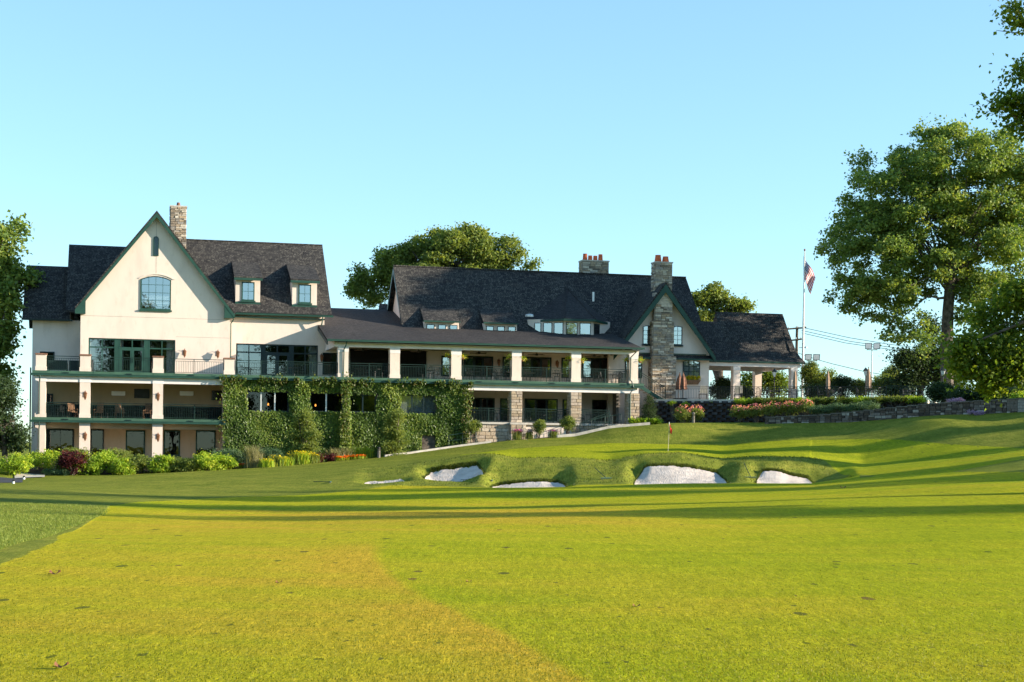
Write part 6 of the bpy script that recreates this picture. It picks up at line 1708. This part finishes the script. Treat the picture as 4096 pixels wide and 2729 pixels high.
# ------------------------------------------------------------------ furniture
def chair_proto(mat='black_metal', name='metal_chair'):
    th = thing(name, 'x', 'chair', (0, 0, 0))
    MB().lathe([(.2, .43), (.23, .445), (.23, .46), (.2, .465)], (0, 0, 0), 10).build('seat', mat, th)
    for x, y in ((-.18, -.18), (.18, -.18), (-.18, .18), (.18, .18)):
        MB().tube([(x, y, .45), (x * 1.15, y * 1.15, 0)], .014, 5).build('leg', mat, th)
    MB().tube([(-.2, .18, .45), (-.22, .24, .8), (-.12, .26, .93), (0, .265, .97), (.12, .26, .93), (.22, .24, .8), (.2, .18, .45)], .016, 5).build('back_frame', mat, th)
    MB().tube([(-.1, .2, .48), (-.1, .255, .92)], .01, 4).tube([(.1, .2, .48), (.1, .255, .92)], .01, 4).tube([(0, .2, .48), (0, .262, .95)], .01, 4).build('back_bars', mat, th, kind='stuff')
    for s_ in (-1, 1): MB().tube([(s_ * .2, .2, .66), (s_ * .25, 0, .66), (s_ * .22, -.17, .62), (s_ * .2, -.18, .45)], .014, 5).build('arm', mat, th)
    return th
def table_proto(mat='black_metal'):
    th = thing('metal_table', 'x', 'table', (0, 0, 0))
    MB().lathe([(.44, .71), (.46, .72), (.46, .735), (.44, .74)], (0, 0, 0), 14).build('top', mat, th)
    MB().tube([(0, 0, .71), (0, 0, .06)], .03, 6).build('pedestal', mat, th)
    MB().lathe([(.26, 0), (.26, .02), (.06, .07)], (0, 0, 0), 10).build('foot', mat, th)
    return th
ch = chair_proto(); tb = table_proto()
fc, ft = [True], [True]
def put(proto, flag, s_, t, z, rz, label, cat, group):
    if flag: flag.pop(); o = proto
    else: o = copy_tree(proto)
    o.location = L2W(s_, t, z); o.rotation_euler = (0, 0, TH + rz); tag(o, label, cat, group)
def side(a): return 'right' if math.cos(a) > .5 else 'left' if math.cos(a) <= -.5 else 'rear' if math.sin(a) > 0 else 'front'
def set_of(s_, t, z, where, n=3):
    put(tb, ft, s_, t, z, 0, 'round black metal table %s' % where, 'table', 'black metal tables')
    for k in range(n):
        a = k * 2 * math.pi / n + .5 + s_
        put(ch, fc, s_ + .72 * math.cos(a), t + .72 * math.sin(a), z, a - math.pi / 2, '%s metal armchair at the table %s' % (side(a), where), 'chair', 'black metal chairs')
for px, w in ((1180, 'before the wide terrace windows'), (1440, 'on the left of the first veranda bay'), (1500, 'on the right of the first veranda bay'), (1720, 'in the second veranda bay'), (1900, 'on the left of the third veranda bay'), (1970, 'in the middle of the third veranda bay'), (2020, 'on the right of the third veranda bay'), (2120, 'on the left of the fourth veranda bay'), (2230, 'on the right of the fourth veranda bay'), (2380, 'on the left of the last veranda bay'), (2450, 'on the right of the last veranda bay')):
    set_of(S(px, 1.9), 1.9 if px > 1353 else 2.4, D3, w, 3)
for px, w in ((1900, 'nearest the ivy on the lower porch'), (1990, 'left of the first stone pier on the lower porch'), (2150, 'right of the first stone pier on the lower porch'), (2230, 'left of the second stone pier on the lower porch'), (2365, 'on the lower porch by the stair')):
    set_of(S(px, 1.9), 1.9, LF, w, 3)
def rocker_proto():
    th = thing('rocking_chair', 'x', 'chair', (0, 0, 0)); m = 'wicker'
    MB().box(-.26, .26, -.24, .24, .4, .44).build('seat', m, th)
    bk = MB()
    for k in range(5): bk.add([(-.24 + k * .1, .22, .44), (-.16 + k * .1, .22, .44), (-.16 + k * .1, .42, 1.12), (-.24 + k * .1, .42, 1.12), (-.24 + k * .1, .24, .44), (-.16 + k * .1, .24, .44), (-.16 + k * .1, .44, 1.12), (-.24 + k * .1, .44, 1.12)], [(0, 1, 2, 3), (7, 6, 5, 4), (0, 3, 7, 4), (1, 5, 6, 2), (3, 2, 6, 7)])
    bk.build('back_slats', m, th, kind='stuff')
    MB().box(-.28, .28, .42, .46, 1.08, 1.16).build('top_rail', m, th)
    for x in (-.27, .27):
        MB().tube([(x, -.42, .1), (x, -.2, .03), (x, .15, .02), (x, .5, .1)], .022, 5).build('rocker', m, th)
        MB().tube([(x, -.22, .04), (x, -.24, .62)], .022, 5).build('leg', m, th)
        MB().tube([(x, .2, .03), (x, .24, .62)], .022, 5).build('leg', m, th)
        MB().box(x - .04, x + .04, -.3, .3, .62, .65).build('arm', m, th)
    return th
rk = rocker_proto(); first = [rk]
for px, lb in ((290, 'brown rocking chair in the left bay of the middle porch'), (395, 'leftmost brown rocking chair in the middle bay of the porch'), (478, 'second brown rocking chair in the middle bay of the porch'), (590, 'brown rocking chair beside the third pillar of the middle porch')):
    place(rk, (S(px, 1.6, 1640), 1.6, D2), lb, 'chair', 'rocking chairs on the middle porch', rz=TH + .4 * math.sin(px))
for k, (px, w) in enumerate(((430, 'on the left of the middle porch bay'), (540, 'on the right of the middle porch bay'), (720, 'on the left of the right porch bay'), (800, 'on the right of the right porch bay'), (250, 'in the left bay of the porch'))):
    set_of(S(px, 2.6, 1640), 2.6, D2, w, 3)
def sofa(s0, s1, t, z, lb):
    th = thing('patio_sofa', lb, 'sofa', ((s0 + s1) / 2, t, z)); m = 'dark_room'
    MB().box(s0, s1, t, t + .12, z + .08, z + .82).build('back', 'dark_frame', th)
    MB().box(s0 + .1, s1 - .1, t + .13, t + .8, z + .12, z + .42).build('seat', 'dark_frame', th)
    MB().box(s0 + .12, s1 - .12, t + .14, t + .78, z + .42, z + .52).build('cushion', 'dark_frame', th)
    for x in (s0, s1 - .1): MB().box(x, x + .1, t + .125, t + .8, z + .08, z + .62).build('arm', 'dark_frame', th)
    for x in (s0 + .03, s1 - .09):
        for y in (t + .03, t + .7): MB().box(x, x + .06, y, y + .06, z, z + .078).build('foot', 'dark_frame', th)
sofa(S(192, 1.2), S(270, 1.2), 1.2, D3, 'dark sofa back behind the leftmost terrace railing'); sofa(S(276, 1.2), S(322, 1.2), 1.2, D3, 'dark armchair back beside the second terrace pier')
def patio_pt(px, d):
    f = (px - 2606) / 1099 * LP_; p = PP(f, -d, PTZ); return p
def putw(proto, flag, p, rz, label, cat, group):
    if flag: flag.pop(); o = proto
    else: o = copy_tree(proto)
    o.location = tuple(p); o.rotation_euler = (0, 0, rz); tag(o, label, cat, group)
for px, w in ((3070, 'before the rear pavilion column'), (3120, 'right of the lamp post before the pavilion'), (3190, 'under the leftmost patio umbrella'), (3325, 'under the middle patio umbrella'), (3480, 'beside the patio lamp post'), (3640, 'at the right end of the patio')):
    p = patio_pt(px, 1.6)
    putw(tb, ft, p, 0, 'round black metal table %s' % w, 'table', 'black metal tables')
    for k in range(3):
        a = k * 2.09 + px; putw(ch, fc, p + np.array((.75 * math.cos(a), .75 * math.sin(a), 0)), a - math.pi / 2, '%s metal armchair at the table %s' % (side(a), w), 'chair', 'black metal chairs')
def sling(px, lb):
    p = patio_pt(px, 1.0); th = thing('patio_chair', lb, 'chair', tuple(p), 'W')
    B = lambda *a: MB().box(p[0] + a[0], p[0] + a[1], p[1] + a[2], p[1] + a[3], p[2] + a[4], p[2] + a[5])
    B(-.3, .3, -.3, .3, .42, .46).build('seat', 'old_wood', th)
    B(-.29, .29, -.36, -.31, .5, 1.1).build('back', 'beige_fabric', th)
    for x in (-.3, .26):
        for y in (-.34, .26): B(x, x + .04, y, y + .04, 0, .42 if y > 0 else 1.12).build('leg', 'old_wood', th)
        B(x, x + .04, -.3, .3, .62, .66).build('arm', 'old_wood', th)
sling(2812, 'beige sling chair below the flower box'); sling(2957, 'beige sling chair beside the first pavilion column')

# ------------------------------------------------------------------ patio umbrellas and lamp posts
def umbrella(px, py0, py1, dback, mat, lb, group, lean=0.0, wide=.16):
    p = patio_pt(px, dback); top = W(px, py0, p[1]); h = top[2] - PTZ
    th = thing('patio_umbrella', lb, 'umbrella', tuple(p), 'W', group)
    MB().tube([p, p + (lean, 0, h)], .025, 6).build('pole', 'old_wood', th)
    MB().lathe([(.3, 0), (.3, .06), (.08, .12)], tuple(p), 10).build('base', 'block_dark', th)
    mb = MB(); n = 12; k = len(mb.v); prof = [(0.02, 1.0), (.07, .93), (wide * .7, .8), (wide, .6), (wide * .9, .47), (wide * 1.15, .36)]
    for r, f in prof:
        for j in range(n):
            a = 2 * math.pi * j / n; rr = r * (1 + .35 * (j % 2) - .15)
            mb.v.append((p[0] + lean * f + rr * math.cos(a), p[1] + rr * math.sin(a), p[2] + h * (f + (.03 if (r == prof[-1][0] and j % 2) else 0))))
    for i in range(len(prof) - 1):
        for j in range(n):
            a = i * n + j; b = i * n + (j + 1) % n; mb.f.append((a, b, b + n, a + n))
    mb.build('canopy', mat, th)
    MB().lathe([(.03, 0), (.04, .04), (.01, .1)], (p[0] + lean, p[1], p[2] + h), 6).build('finial', 'old_wood', th)
UG = 'closed umbrellas on the patio'
umbrella(3182, 1482, 1560, 2.0, 'umbrella_cloth', 'closed tan umbrella beside the pavilion corner column', UG)
umbrella(3315, 1484, 1552, 2.0, 'umbrella_cloth', 'closed tan umbrella alone between shrubs in the middle of the patio', UG)
umbrella(3476, 1472, 1550, 2.0, 'umbrella_cloth', 'closed tan umbrella beside the black lamp post', UG, wide=.2)
umbrella(2712, 1493, 1600, .5, 'umbrella_rust', 'left rust-brown closed umbrella leaning beside the chimney', UG, .12, .24)
umbrella(2734, 1492, 1600, .7, 'umbrella_rust', 'right rust-brown closed umbrella leaning below the flower box', UG, -.05, .26)
def lamp_post(px, py_top, Y, zb, lb, mat='black_metal', globe='lamp_white', h=None):
    top = W(px, py_top, Y); x, y = top[0], top[1]; th = thing('lamp_post', lb, 'lamp post', (x, y, zb), 'W', 'lamp posts'); hh = top[2] - zb
    MB().lathe([(.13, 0), (.13, .12), (.06, .3), (.045, .5), (.04, hh - .75), (.06, hh - .7)], (x, y, zb), 8).build('post', mat, th)
    MB().lathe([(.07, hh - .7), (.17, hh - .32)], (x, y, zb), 6).build('glass', globe, th)
    MB().lathe([(.22, hh - .319), (.2, hh - .26), (.09, hh - .12), (.03, hh - .08), (.012, hh)], (x, y, zb), 6).build('hood', mat, th)
    for k in range(6):
        a = k * math.pi / 3; MB().tube([(x + .075 * math.cos(a), y + .075 * math.sin(a), zb + hh - .7), (x + .175 * math.cos(a), y + .175 * math.sin(a), zb + hh - .32)], .009, 4).build('glazing_bar', mat, th)
lamp_post(3098, 1473, 125.5, PTZ, 'black lamp post seen before the pavilion')
lamp_post(3463, 1468, 122.5, PTZ, 'black lamp post at the right part of the patio')
lamp_post(3772, 1466, 113, ground_z((3772 - CX) / FPX * 113, 113), 'white lantern post before the sycamore trunk')

# ------------------------------------------------------------------ flag, poles and wires
fp = W(3208, 1560, 140); fz0 = ground_z(fp[0], 140); ft_ = W(3211, 1005, 140)
th = thing('flagpole', 'tall pale flagpole right of the pavilion', 'flagpole', (fp[0], 140, fz0), 'W')
MB().tube([(fp[0], 140, fz0), (fp[0] + .06, 140, (fz0 + ft_[2]) / 2), (fp[0] + .1, 140, ft_[2])], [.12, .1, .05], 8).build('pole', 'steel_pale', th)
MB().lathe([(.03, 0), (.09, .08), (.09, .14), (.02, .22)], (fp[0] + .1, 140, ft_[2]), 8).build('ball', 'copper', th)
fl = thing('national_flag', 'limp flag with red and white stripes and starred blue canton', 'flag', tuple(W(3212, 1172, 140)), 'W')
nu, nv = 28, 26; vs = []; uvs = []
f0 = W(3213, 1024, 140)
for i in range(nu + 1):
    for j in range(nv + 1):
        u, v = i / nu, j / nv
        x = f0[0] + .03 + u * (1.15 - .5 * v); z = f0[2] - 1.75 * v - 1.95 * u * (1 - .12 * v)
        y = f0[1] + .16 * math.sin(u * 9 + v * 2.5) * min(1, u * 3) * (1 - .3 * v) + .05 * math.sin(v * 11 + u * 4) * u
        x += .05 * math.cos(u * 9 + v * 2) * u
        vs.append((x, y, z)); uvs.append((u, v))
fs = [(i * (nv + 1) + j, (i + 1) * (nv + 1) + j, (i + 1) * (nv + 1) + j + 1, i * (nv + 1) + j + 1) for i in range(nu) for j in range(nv)]
mb = MB().add(vs, fs); me = mb.mesh('cloth', 'flag_cloth', BASE[fl], True)
uvd = np.array([uvs[l.vertex_index] for l in me.loops]); me.uv_layers[0].data.foreach_set('uv', uvd.ravel())
new_obj('cloth', me, fl)
up = W(3184, 1306, 165); uz = ground_z(up[0], 165)
th = thing('utility_pole', 'wooden utility pole with crossarms behind the pavilion roof', 'pole', (up[0], 165, uz), 'W')
MB().tube([(up[0], 165, uz), (up[0] + .12, 165, up[2])], [.2, .14], 8).build('pole', 'old_wood', th)
for py, a, b in ((1314, 3148, 3224), (1360, 3160, 3206)):
    p0, p1 = W(a, py + 3, 165), W(b, py - 3, 165)
    MB().tube([p0 + (0, -.15, 0), p1 + (0, -.15, 0)], .09, 4).build('crossarm', 'old_wood', th)
    for f in (.06, .5, .94):
        q = p0 + (p1 - p0) * f; MB().lathe([(.03, .05), (.07, .12), (.04, .25)], (q[0], q[1] - .15, q[2]), 6).build('insulator', 'steel_pale', th)
MB().tube([(up[0] + .3, 164.8, W(3184, 1392, 165)[2]), (up[0] + .9, 164.6, W(3184, 1390, 165)[2])], .04, 5).lathe([(.22, 0), (.2, .12), (.06, .2)], (up[0] + 1.0, 164.6, W(3184, 1394, 165)[2]), 8).build('street_light', 'steel_pale', th)
wires = [([(3222, 1313), (3400, 1352), (3560, 1378), (3740, 1400), (4300, 1440)], 'upper power wire from the crossarm to the right trees'), ([(3206, 1322), (3400, 1366), (3580, 1392), (3740, 1408), (4300, 1450)], 'middle power wire from the crossarm to the right trees'), ([(3206, 1332), (3380, 1372), (3560, 1398), (3740, 1414), (4300, 1456)], 'lower power wire from the crossarm to the right trees'), ([(3190, 1412), (3235, 1427), (3262, 1437), (3330, 1456), (3455, 1486), (3560, 1504), (3740, 1528), (4300, 1590)], 'sagging service wire below the power wires')]
for pts, lb in wires:
    P_ = [W(x, y, 165 - (x - 3200) * .02) for x, y in pts]; th = thing('power_wire', lb, 'wire', tuple(P_[0]), 'W', 'power wires')
    MB().tube(P_, .028, 4).build('cable', 'black_metal', th)
for px, py, lb in ((3488, 1386, 'taller pair of floodlights on a thin pole right of the flagpole'), (3247, 1430, 'lower pair of floodlights just right of the flagpole')):
    Y = 158; t_ = W(px, py + 14, Y); gz_ = ground_z(t_[0], Y); th = thing('floodlight_pole', lb, 'floodlight', (t_[0], Y, gz_), 'W', 'floodlights')
    MB().tube([(t_[0], Y, gz_), (t_[0], Y, t_[2])], [.09, .06], 8).build('pole', 'steel_pale', th)
    MB().tube([(t_[0] - .55, Y, t_[2]), (t_[0] + .55, Y, t_[2])], .04, 5).build('crossbar', 'steel_pale', th)
    for s_ in (-1, 1):
        c = (t_[0] + s_ * .42, Y, t_[2] + .36)
        hd = MB().add([(c[0] - .34, c[1] - .22, c[2] - .3), (c[0] + .34, c[1] - .22, c[2] - .3), (c[0] + .4, c[1] - .12, c[2] + .32), (c[0] - .3, c[1] - .12, c[2] + .32), (c[0] - .2, c[1] + .3, c[2] - .18), (c[0] + .24, c[1] + .3, c[2] - .18), (c[0] + .26, c[1] + .3, c[2] + .2), (c[0] - .18, c[1] + .3, c[2] + .2)], [(0, 1, 2, 3), (7, 6, 5, 4), (0, 4, 5, 1), (1, 5, 6, 2), (2, 6, 7, 3), (3, 7, 4, 0)]).build('lamp_head', 'black_metal', th)
        MB().add([(c[0] - .28, c[1] - .224, c[2] - .24), (c[0] + .28, c[1] - .224, c[2] - .24), (c[0] + .33, c[1] - .132, c[2] + .26), (c[0] - .25, c[1] - .132, c[2] + .26)], [(0, 1, 2, 3)]).build('lens', 'steel_pale', hd)
        MB().tube([(c[0], c[1], c[2] - .36), (c[0], c[1], c[2] - .2)], .04, 5).build('bracket', 'steel_pale', hd)

# ------------------------------------------------------------------ flower box and hanging baskets
s0, s1 = S(2741, 3.95, 1525), S(2799, 3.95, 1525); zb = Z(2770, 1538, 3.95); zt = Z(2770, 1521, 3.95)
th = thing('window_box', 'wicker window box of yellow flowers under the arched gable window', 'window box', ((s0 + s1) / 2, 3.99, zb))
MB().add([(s0 + .15, 3.99, zb), (s1 - .15, 3.99, zb), (s1, 3.99, zt), (s0, 3.99, zt), (s0 + .2, 3.8, zb), (s1 - .2, 3.8, zb), (s1, 3.66, zt), (s0, 3.66, zt)], [(4, 5, 6, 7), (0, 4, 7, 3), (1, 2, 6, 5), (0, 1, 5, 4), (3, 7, 6, 2)]).build('basket', 'wicker', th)
q = np.stack([rng.uniform(s0, s1, 220), rng.uniform(3.66, 3.98, 220), zt + rng.uniform(-.02, .3, 220)], -1) - BASE[th]
new_obj('foliage', leaf_mesh('foliage', q, .12, 'leaf_bright'), th)
q = np.stack([rng.uniform(s0, s1, 190), rng.uniform(3.64, 3.9, 190), zt + rng.uniform(.06, .36, 190)], -1) - BASE[th]
new_obj('flowers', leaf_mesh('flowers', q, .12, 'petal_yellow', .5, None, 1.05), th)
for i, (px, py, t) in enumerate(((1797, 1424, .5), (1852, 1428, .5), (2041, 1430, .5), (2092, 1436, .5), (2278, 1436, .5), (2329, 1442, .5), (2512, 1440, .5), (2560, 1444, .4))):
    s_, z_ = F(px, py, t); lb = ('hanging flower basket on the left side of the %s veranda pillar' if i % 2 == 0 else 'hanging flower basket on the right side of the %s veranda pillar') % ['third', 'fourth', 'fifth', 'last'][i // 2]
    th = thing('hanging_basket', lb, 'basket', (s_, t, z_), 'L', 'hanging baskets')
    MB().lathe([(.04, -.2), (.12, -.14), (.17, 0)], (s_, t, z_), 8).build('bowl', 'wicker', th)
    MB().tube([(s_, t, z_ + .45), (s_ - .16, t, z_)], .008, 4).tube([(s_, t, z_ + .45), (s_ + .16, t, z_)], .008, 4).build('wires', 'black_metal', th, kind='stuff')
    q = rng.normal(size=(150, 3)) * (.17, .17, .11) + (0, 0, .05)
    new_obj('foliage', leaf_mesh('foliage', q, .1, 'leaf_bright', droop=.5), th)
    q = rng.normal(size=(14, 3)) * (.19, .19, .12) + (0, -.05, .06)
    tag(new_obj('flowers', leaf_mesh('flowers', q, .09, 'petal_yellow', .5, None, 1.05), th), kind='stuff')

# ------------------------------------------------------------------ stairs and handrails by the ivy corner and the stone porch
def handrail(lb, pts, h=.95, n=3):
    """sloping double rail on posts over ground points given as pixels with depth"""
    P_ = [np.array((*W(x, y, Y)[:2], ground_z(*W(x, y, Y)[:2]))) for x, y, Y in pts]
    th = thing('handrail', lb, 'railing', tuple(P_[0]), 'W', 'green handrails')
    for p in P_: MB().tube([p - (0, 0, .1), p + (0, 0, h)], .025, 6).build('post', 'rail_green', th)
    MB().tube([p + (0, 0, h) for p in P_], .025, 6).build('top_rail', 'rail_green', th)
    MB().tube([p + (0, 0, h * .55) for p in P_], .018, 5).build('mid_rail', 'rail_green', th)
handrail('green handrail climbing beside the ivy corner', [(1795, 1770, 115.6), (1850, 1760, 116), (1905, 1756, 116.3)])
handrail('short handrail in front of the evergreen near the ivy corner', [(1882, 1758, 115.9), (1903, 1756, 116.0)])
handrail('sloping green handrail on the ramp below the stone porch', [(2365, 1715, 117.6), (2420, 1700, 118.0), (2450, 1697, 118.3), (2484, 1696, 118.4)])
st = thing('porch_stair', 'stone steps with rail at the right end of the lower porch', 'stairs', (S(2340, -.4), -.4, 2.4))
for k in range(6):
    x = S(2322, -.6) + k * .42
    MB().box(x, x + .43, -.9, .08, 2.2, 2.75 + k * .155).build('step', 'pier_stone', st)
railing(st, (S(2322, -.85), -.85, 2.75), (S(2322, -.85) + 2.4, -.85, 3.6), h=.9, bal_sp=.35, post_sp=1.2)
es = thing('outside_stair', 'dark green stair rail descending from the right end of the veranda', 'stairs', (S(2590, 1.5), 1.5, PTZ - .3))
a0 = (S(2562, 1.2), 1.2, D3); a1 = (a0[0] + 2.1, 1.2, PTZ)
for k in range(6):
    x = a0[0] + .35 * k; MB().box(x, x + .36, 1.25, 2.6, D3 - .2 * k - .25, D3 - .2 * k - .2 + .02).build('tread', 'concrete', es)
MB().prism([(a0[0], D3 - .35), (a1[0], PTZ - .35), (a1[0], PTZ - .05), (a0[0], D3 - .05)], 1.15, 1.22).build('stringer', 'trim_green', es)
railing(es, a0, a1, h=.95, bal_sp=.13, post_sp=2.0)

# ------------------------------------------------------------------ small things on the course
pg = on_ground(2672, 1806, 95)
th = thing('flagstick', 'golf flagstick with small red flag standing on the green', 'flagstick', tuple(pg), 'W')
tp = W(2677, 1689, pg[1])
MB().tube([pg - (0, 0, .05), pg + (.04, 0, (tp[2] - pg[2]) * .5), (tp[0], tp[1], tp[2])], .013, 6).build('stick', 'beige_fabric', th)
MB().tube([pg + (.055, 0, (tp[2] - pg[2]) * .62), pg + (.06, 0, (tp[2] - pg[2]) * .7)], .018, 6).build('grip_band', 'black_metal', th)
fv = []
for i in range(9):
    for j in range(7):
        u, v = i / 8, j / 6
        fv.append((tp[0] + .03 + .13 * u * (1 - .3 * v) + .03 * math.sin(u * 8), tp[1] + .06 * math.sin(u * 9 + v * 2), tp[2] - .12 - .32 * v - .35 * u))
MB().add(fv, [(i * 7 + j, (i + 1) * 7 + j, (i + 1) * 7 + j + 1, i * 7 + j + 1) for i in range(8) for j in range(6)]).build('pennant', 'red_cloth', th)
MB().tube([(tp[0], tp[1], tp[2] - .14), (tp[0], tp[1], tp[2])], .018, 6).build('ferrule', 'white_paint', th)
def rake(px, py, ang, tilt, lb, L=1.7):
    g = on_ground(px, py, 74); th = thing('bunker_rake', lb, 'rake', tuple(g), 'W', 'bunker rakes')
    d = np.array((math.cos(ang) * math.cos(tilt), math.sin(ang) * math.cos(tilt), math.sin(tilt))); n_ = np.array((-math.sin(ang), math.cos(ang), 0))
    p0 = g + (0, 0, .06); e_ = p0 + d * L
    if tilt < .1: e_[2] = max(e_[2], ground_z(e_[0], e_[1]) + .05)
    MB().tube([p0, e_], .018, 6).build('handle', 'rail_green', th)
    MB().tube([p0 - n_ * .35, p0 + n_ * .35], .03, 6).build('head', 'trim_green', th)
    for k in range(9): q = p0 + n_ * (-.32 + k * .08); MB().tube([q, q - (0, 0, .09)], .008, 4).build('tine', 'black_metal', th)
rake(1968, 1926, math.pi - .1, .0, 'green bunker rake lying across the left bunker lip')
rake(2425, 1920, 2.2, .5, 'green bunker rake on the bank left of the large bunker', 1.1)
rake(3003, 1914, 1.9, .75, 'green bunker rake on the bank between the two right bunkers', 1.1)
rake(1322, 1932, math.pi, .0, 'dark bunker rake lying in the rough left of the sand strip', .9)
def bollard(px, py_b, py_t, lb, Y=None, mat='steel_pale', cap='black_metal'):
    g = ground_px(px, Y) if Y else on_ground(px, py_b, 90); k = FPX / g[1]; h = (py_b - py_t) / k
    th = thing('bollard_light', lb, 'bollard', tuple(g), 'W', 'bollard lights')
    MB().lathe([(.11, -.1), (.11, h * .62)], tuple(g), 10).build('post', mat, th)
    for q in range(3): MB().lathe([(.09, h * (.63 + q * .07)), (.115, h * (.66 + q * .07)), (.09, h * (.68 + q * .07))], tuple(g), 10).build('louvre', mat, th)
    MB().lathe([(.12, h * .85), (.12, h * .95), (.06, h)], tuple(g), 10).build('hood', cap, th)
bollard(1515, 1832, 1788, 'grey bollard light at the end of the flower bed', None, 'mortar', 'black_metal')
bollard(2772, 1692, 1650, 'grey bollard light between the pink roses', 117.7, 'mortar', 'mortar')
bollard(3892, 1602, 1572, 'pale bollard light on top of the right garden wall', 107.4, 'white_paint', 'steel_pale')
g = on_ground(1648, 1808, 95); th = thing('tee_post', 'small T-shaped post on the lawn before the ivy', 'post', tuple(g), 'W')
MB().tube([g - (0, 0, .1), g + (0, 0, .5)], .022, 6).build('stem', 'steel_pale', th); MB().box(g[0] - .2, g[0] + .2, g[1] - .03, g[1] + .03, g[2] + .5, g[2] + .55).build('bar', 'steel_pale', th)
for px, py, lb in ((54, 1935, 'small white path marker nearest the cart path'), (96, 1918, 'small white path marker by the footpath')):
    g = on_ground(px, py, 74); th = thing('path_marker', lb, 'marker', tuple(g), 'W')
    MB().lathe([(.07, -.05), (.07, .12)], tuple(g), 8).build('stake', 'white_paint', th); MB().lathe([(.075, .121), (.075, .2), (.03, .24)], tuple(g), 8).build('tip', 'black_metal', th)
for i, (px, py, sz, lb) in enumerate(((220, 2304, .12, 'large curled brown leaf on the left fairway'), (1116, 2340, .07, 'small dark red leaf near the middle of the fairway'), (246, 2695, .09, 'brown leaf at the bottom left of the fairway'), (3372, 1955, .2, 'tan leaf far up the right fairway'), (1876, 2336, .06, 'tiny orange leaf right of the middle of the fairway'), (2545, 2440, .07, 'reddish leaf on the near right fairway'))):
    g = on_ground(px, py, 8); th = thing('fallen_leaf', lb, 'leaf', tuple(g), 'W'); mb = MB(); vs = []
    for j in range(9):
        a = j / 8 * 2 * math.pi; r = sz * (.5 + .22 * (j % 2)); vs.append((g[0] + r * math.cos(a), g[1] + r * .7 * math.sin(a), g[2] + .012 + sz * .5 * abs(math.cos(a)) ** 2))
    mb.add([(g[0], g[1], g[2] + .01)] + vs, [(0, j + 1, j + 2) for j in range(8)]).build('blade', 'dry_leaf', th)
    MB().tube([(g[0], g[1], g[2] + .015), (g[0] - sz * .7, g[1], g[2] + .02)], .003, 4).build('stalk', 'dry_leaf', th)
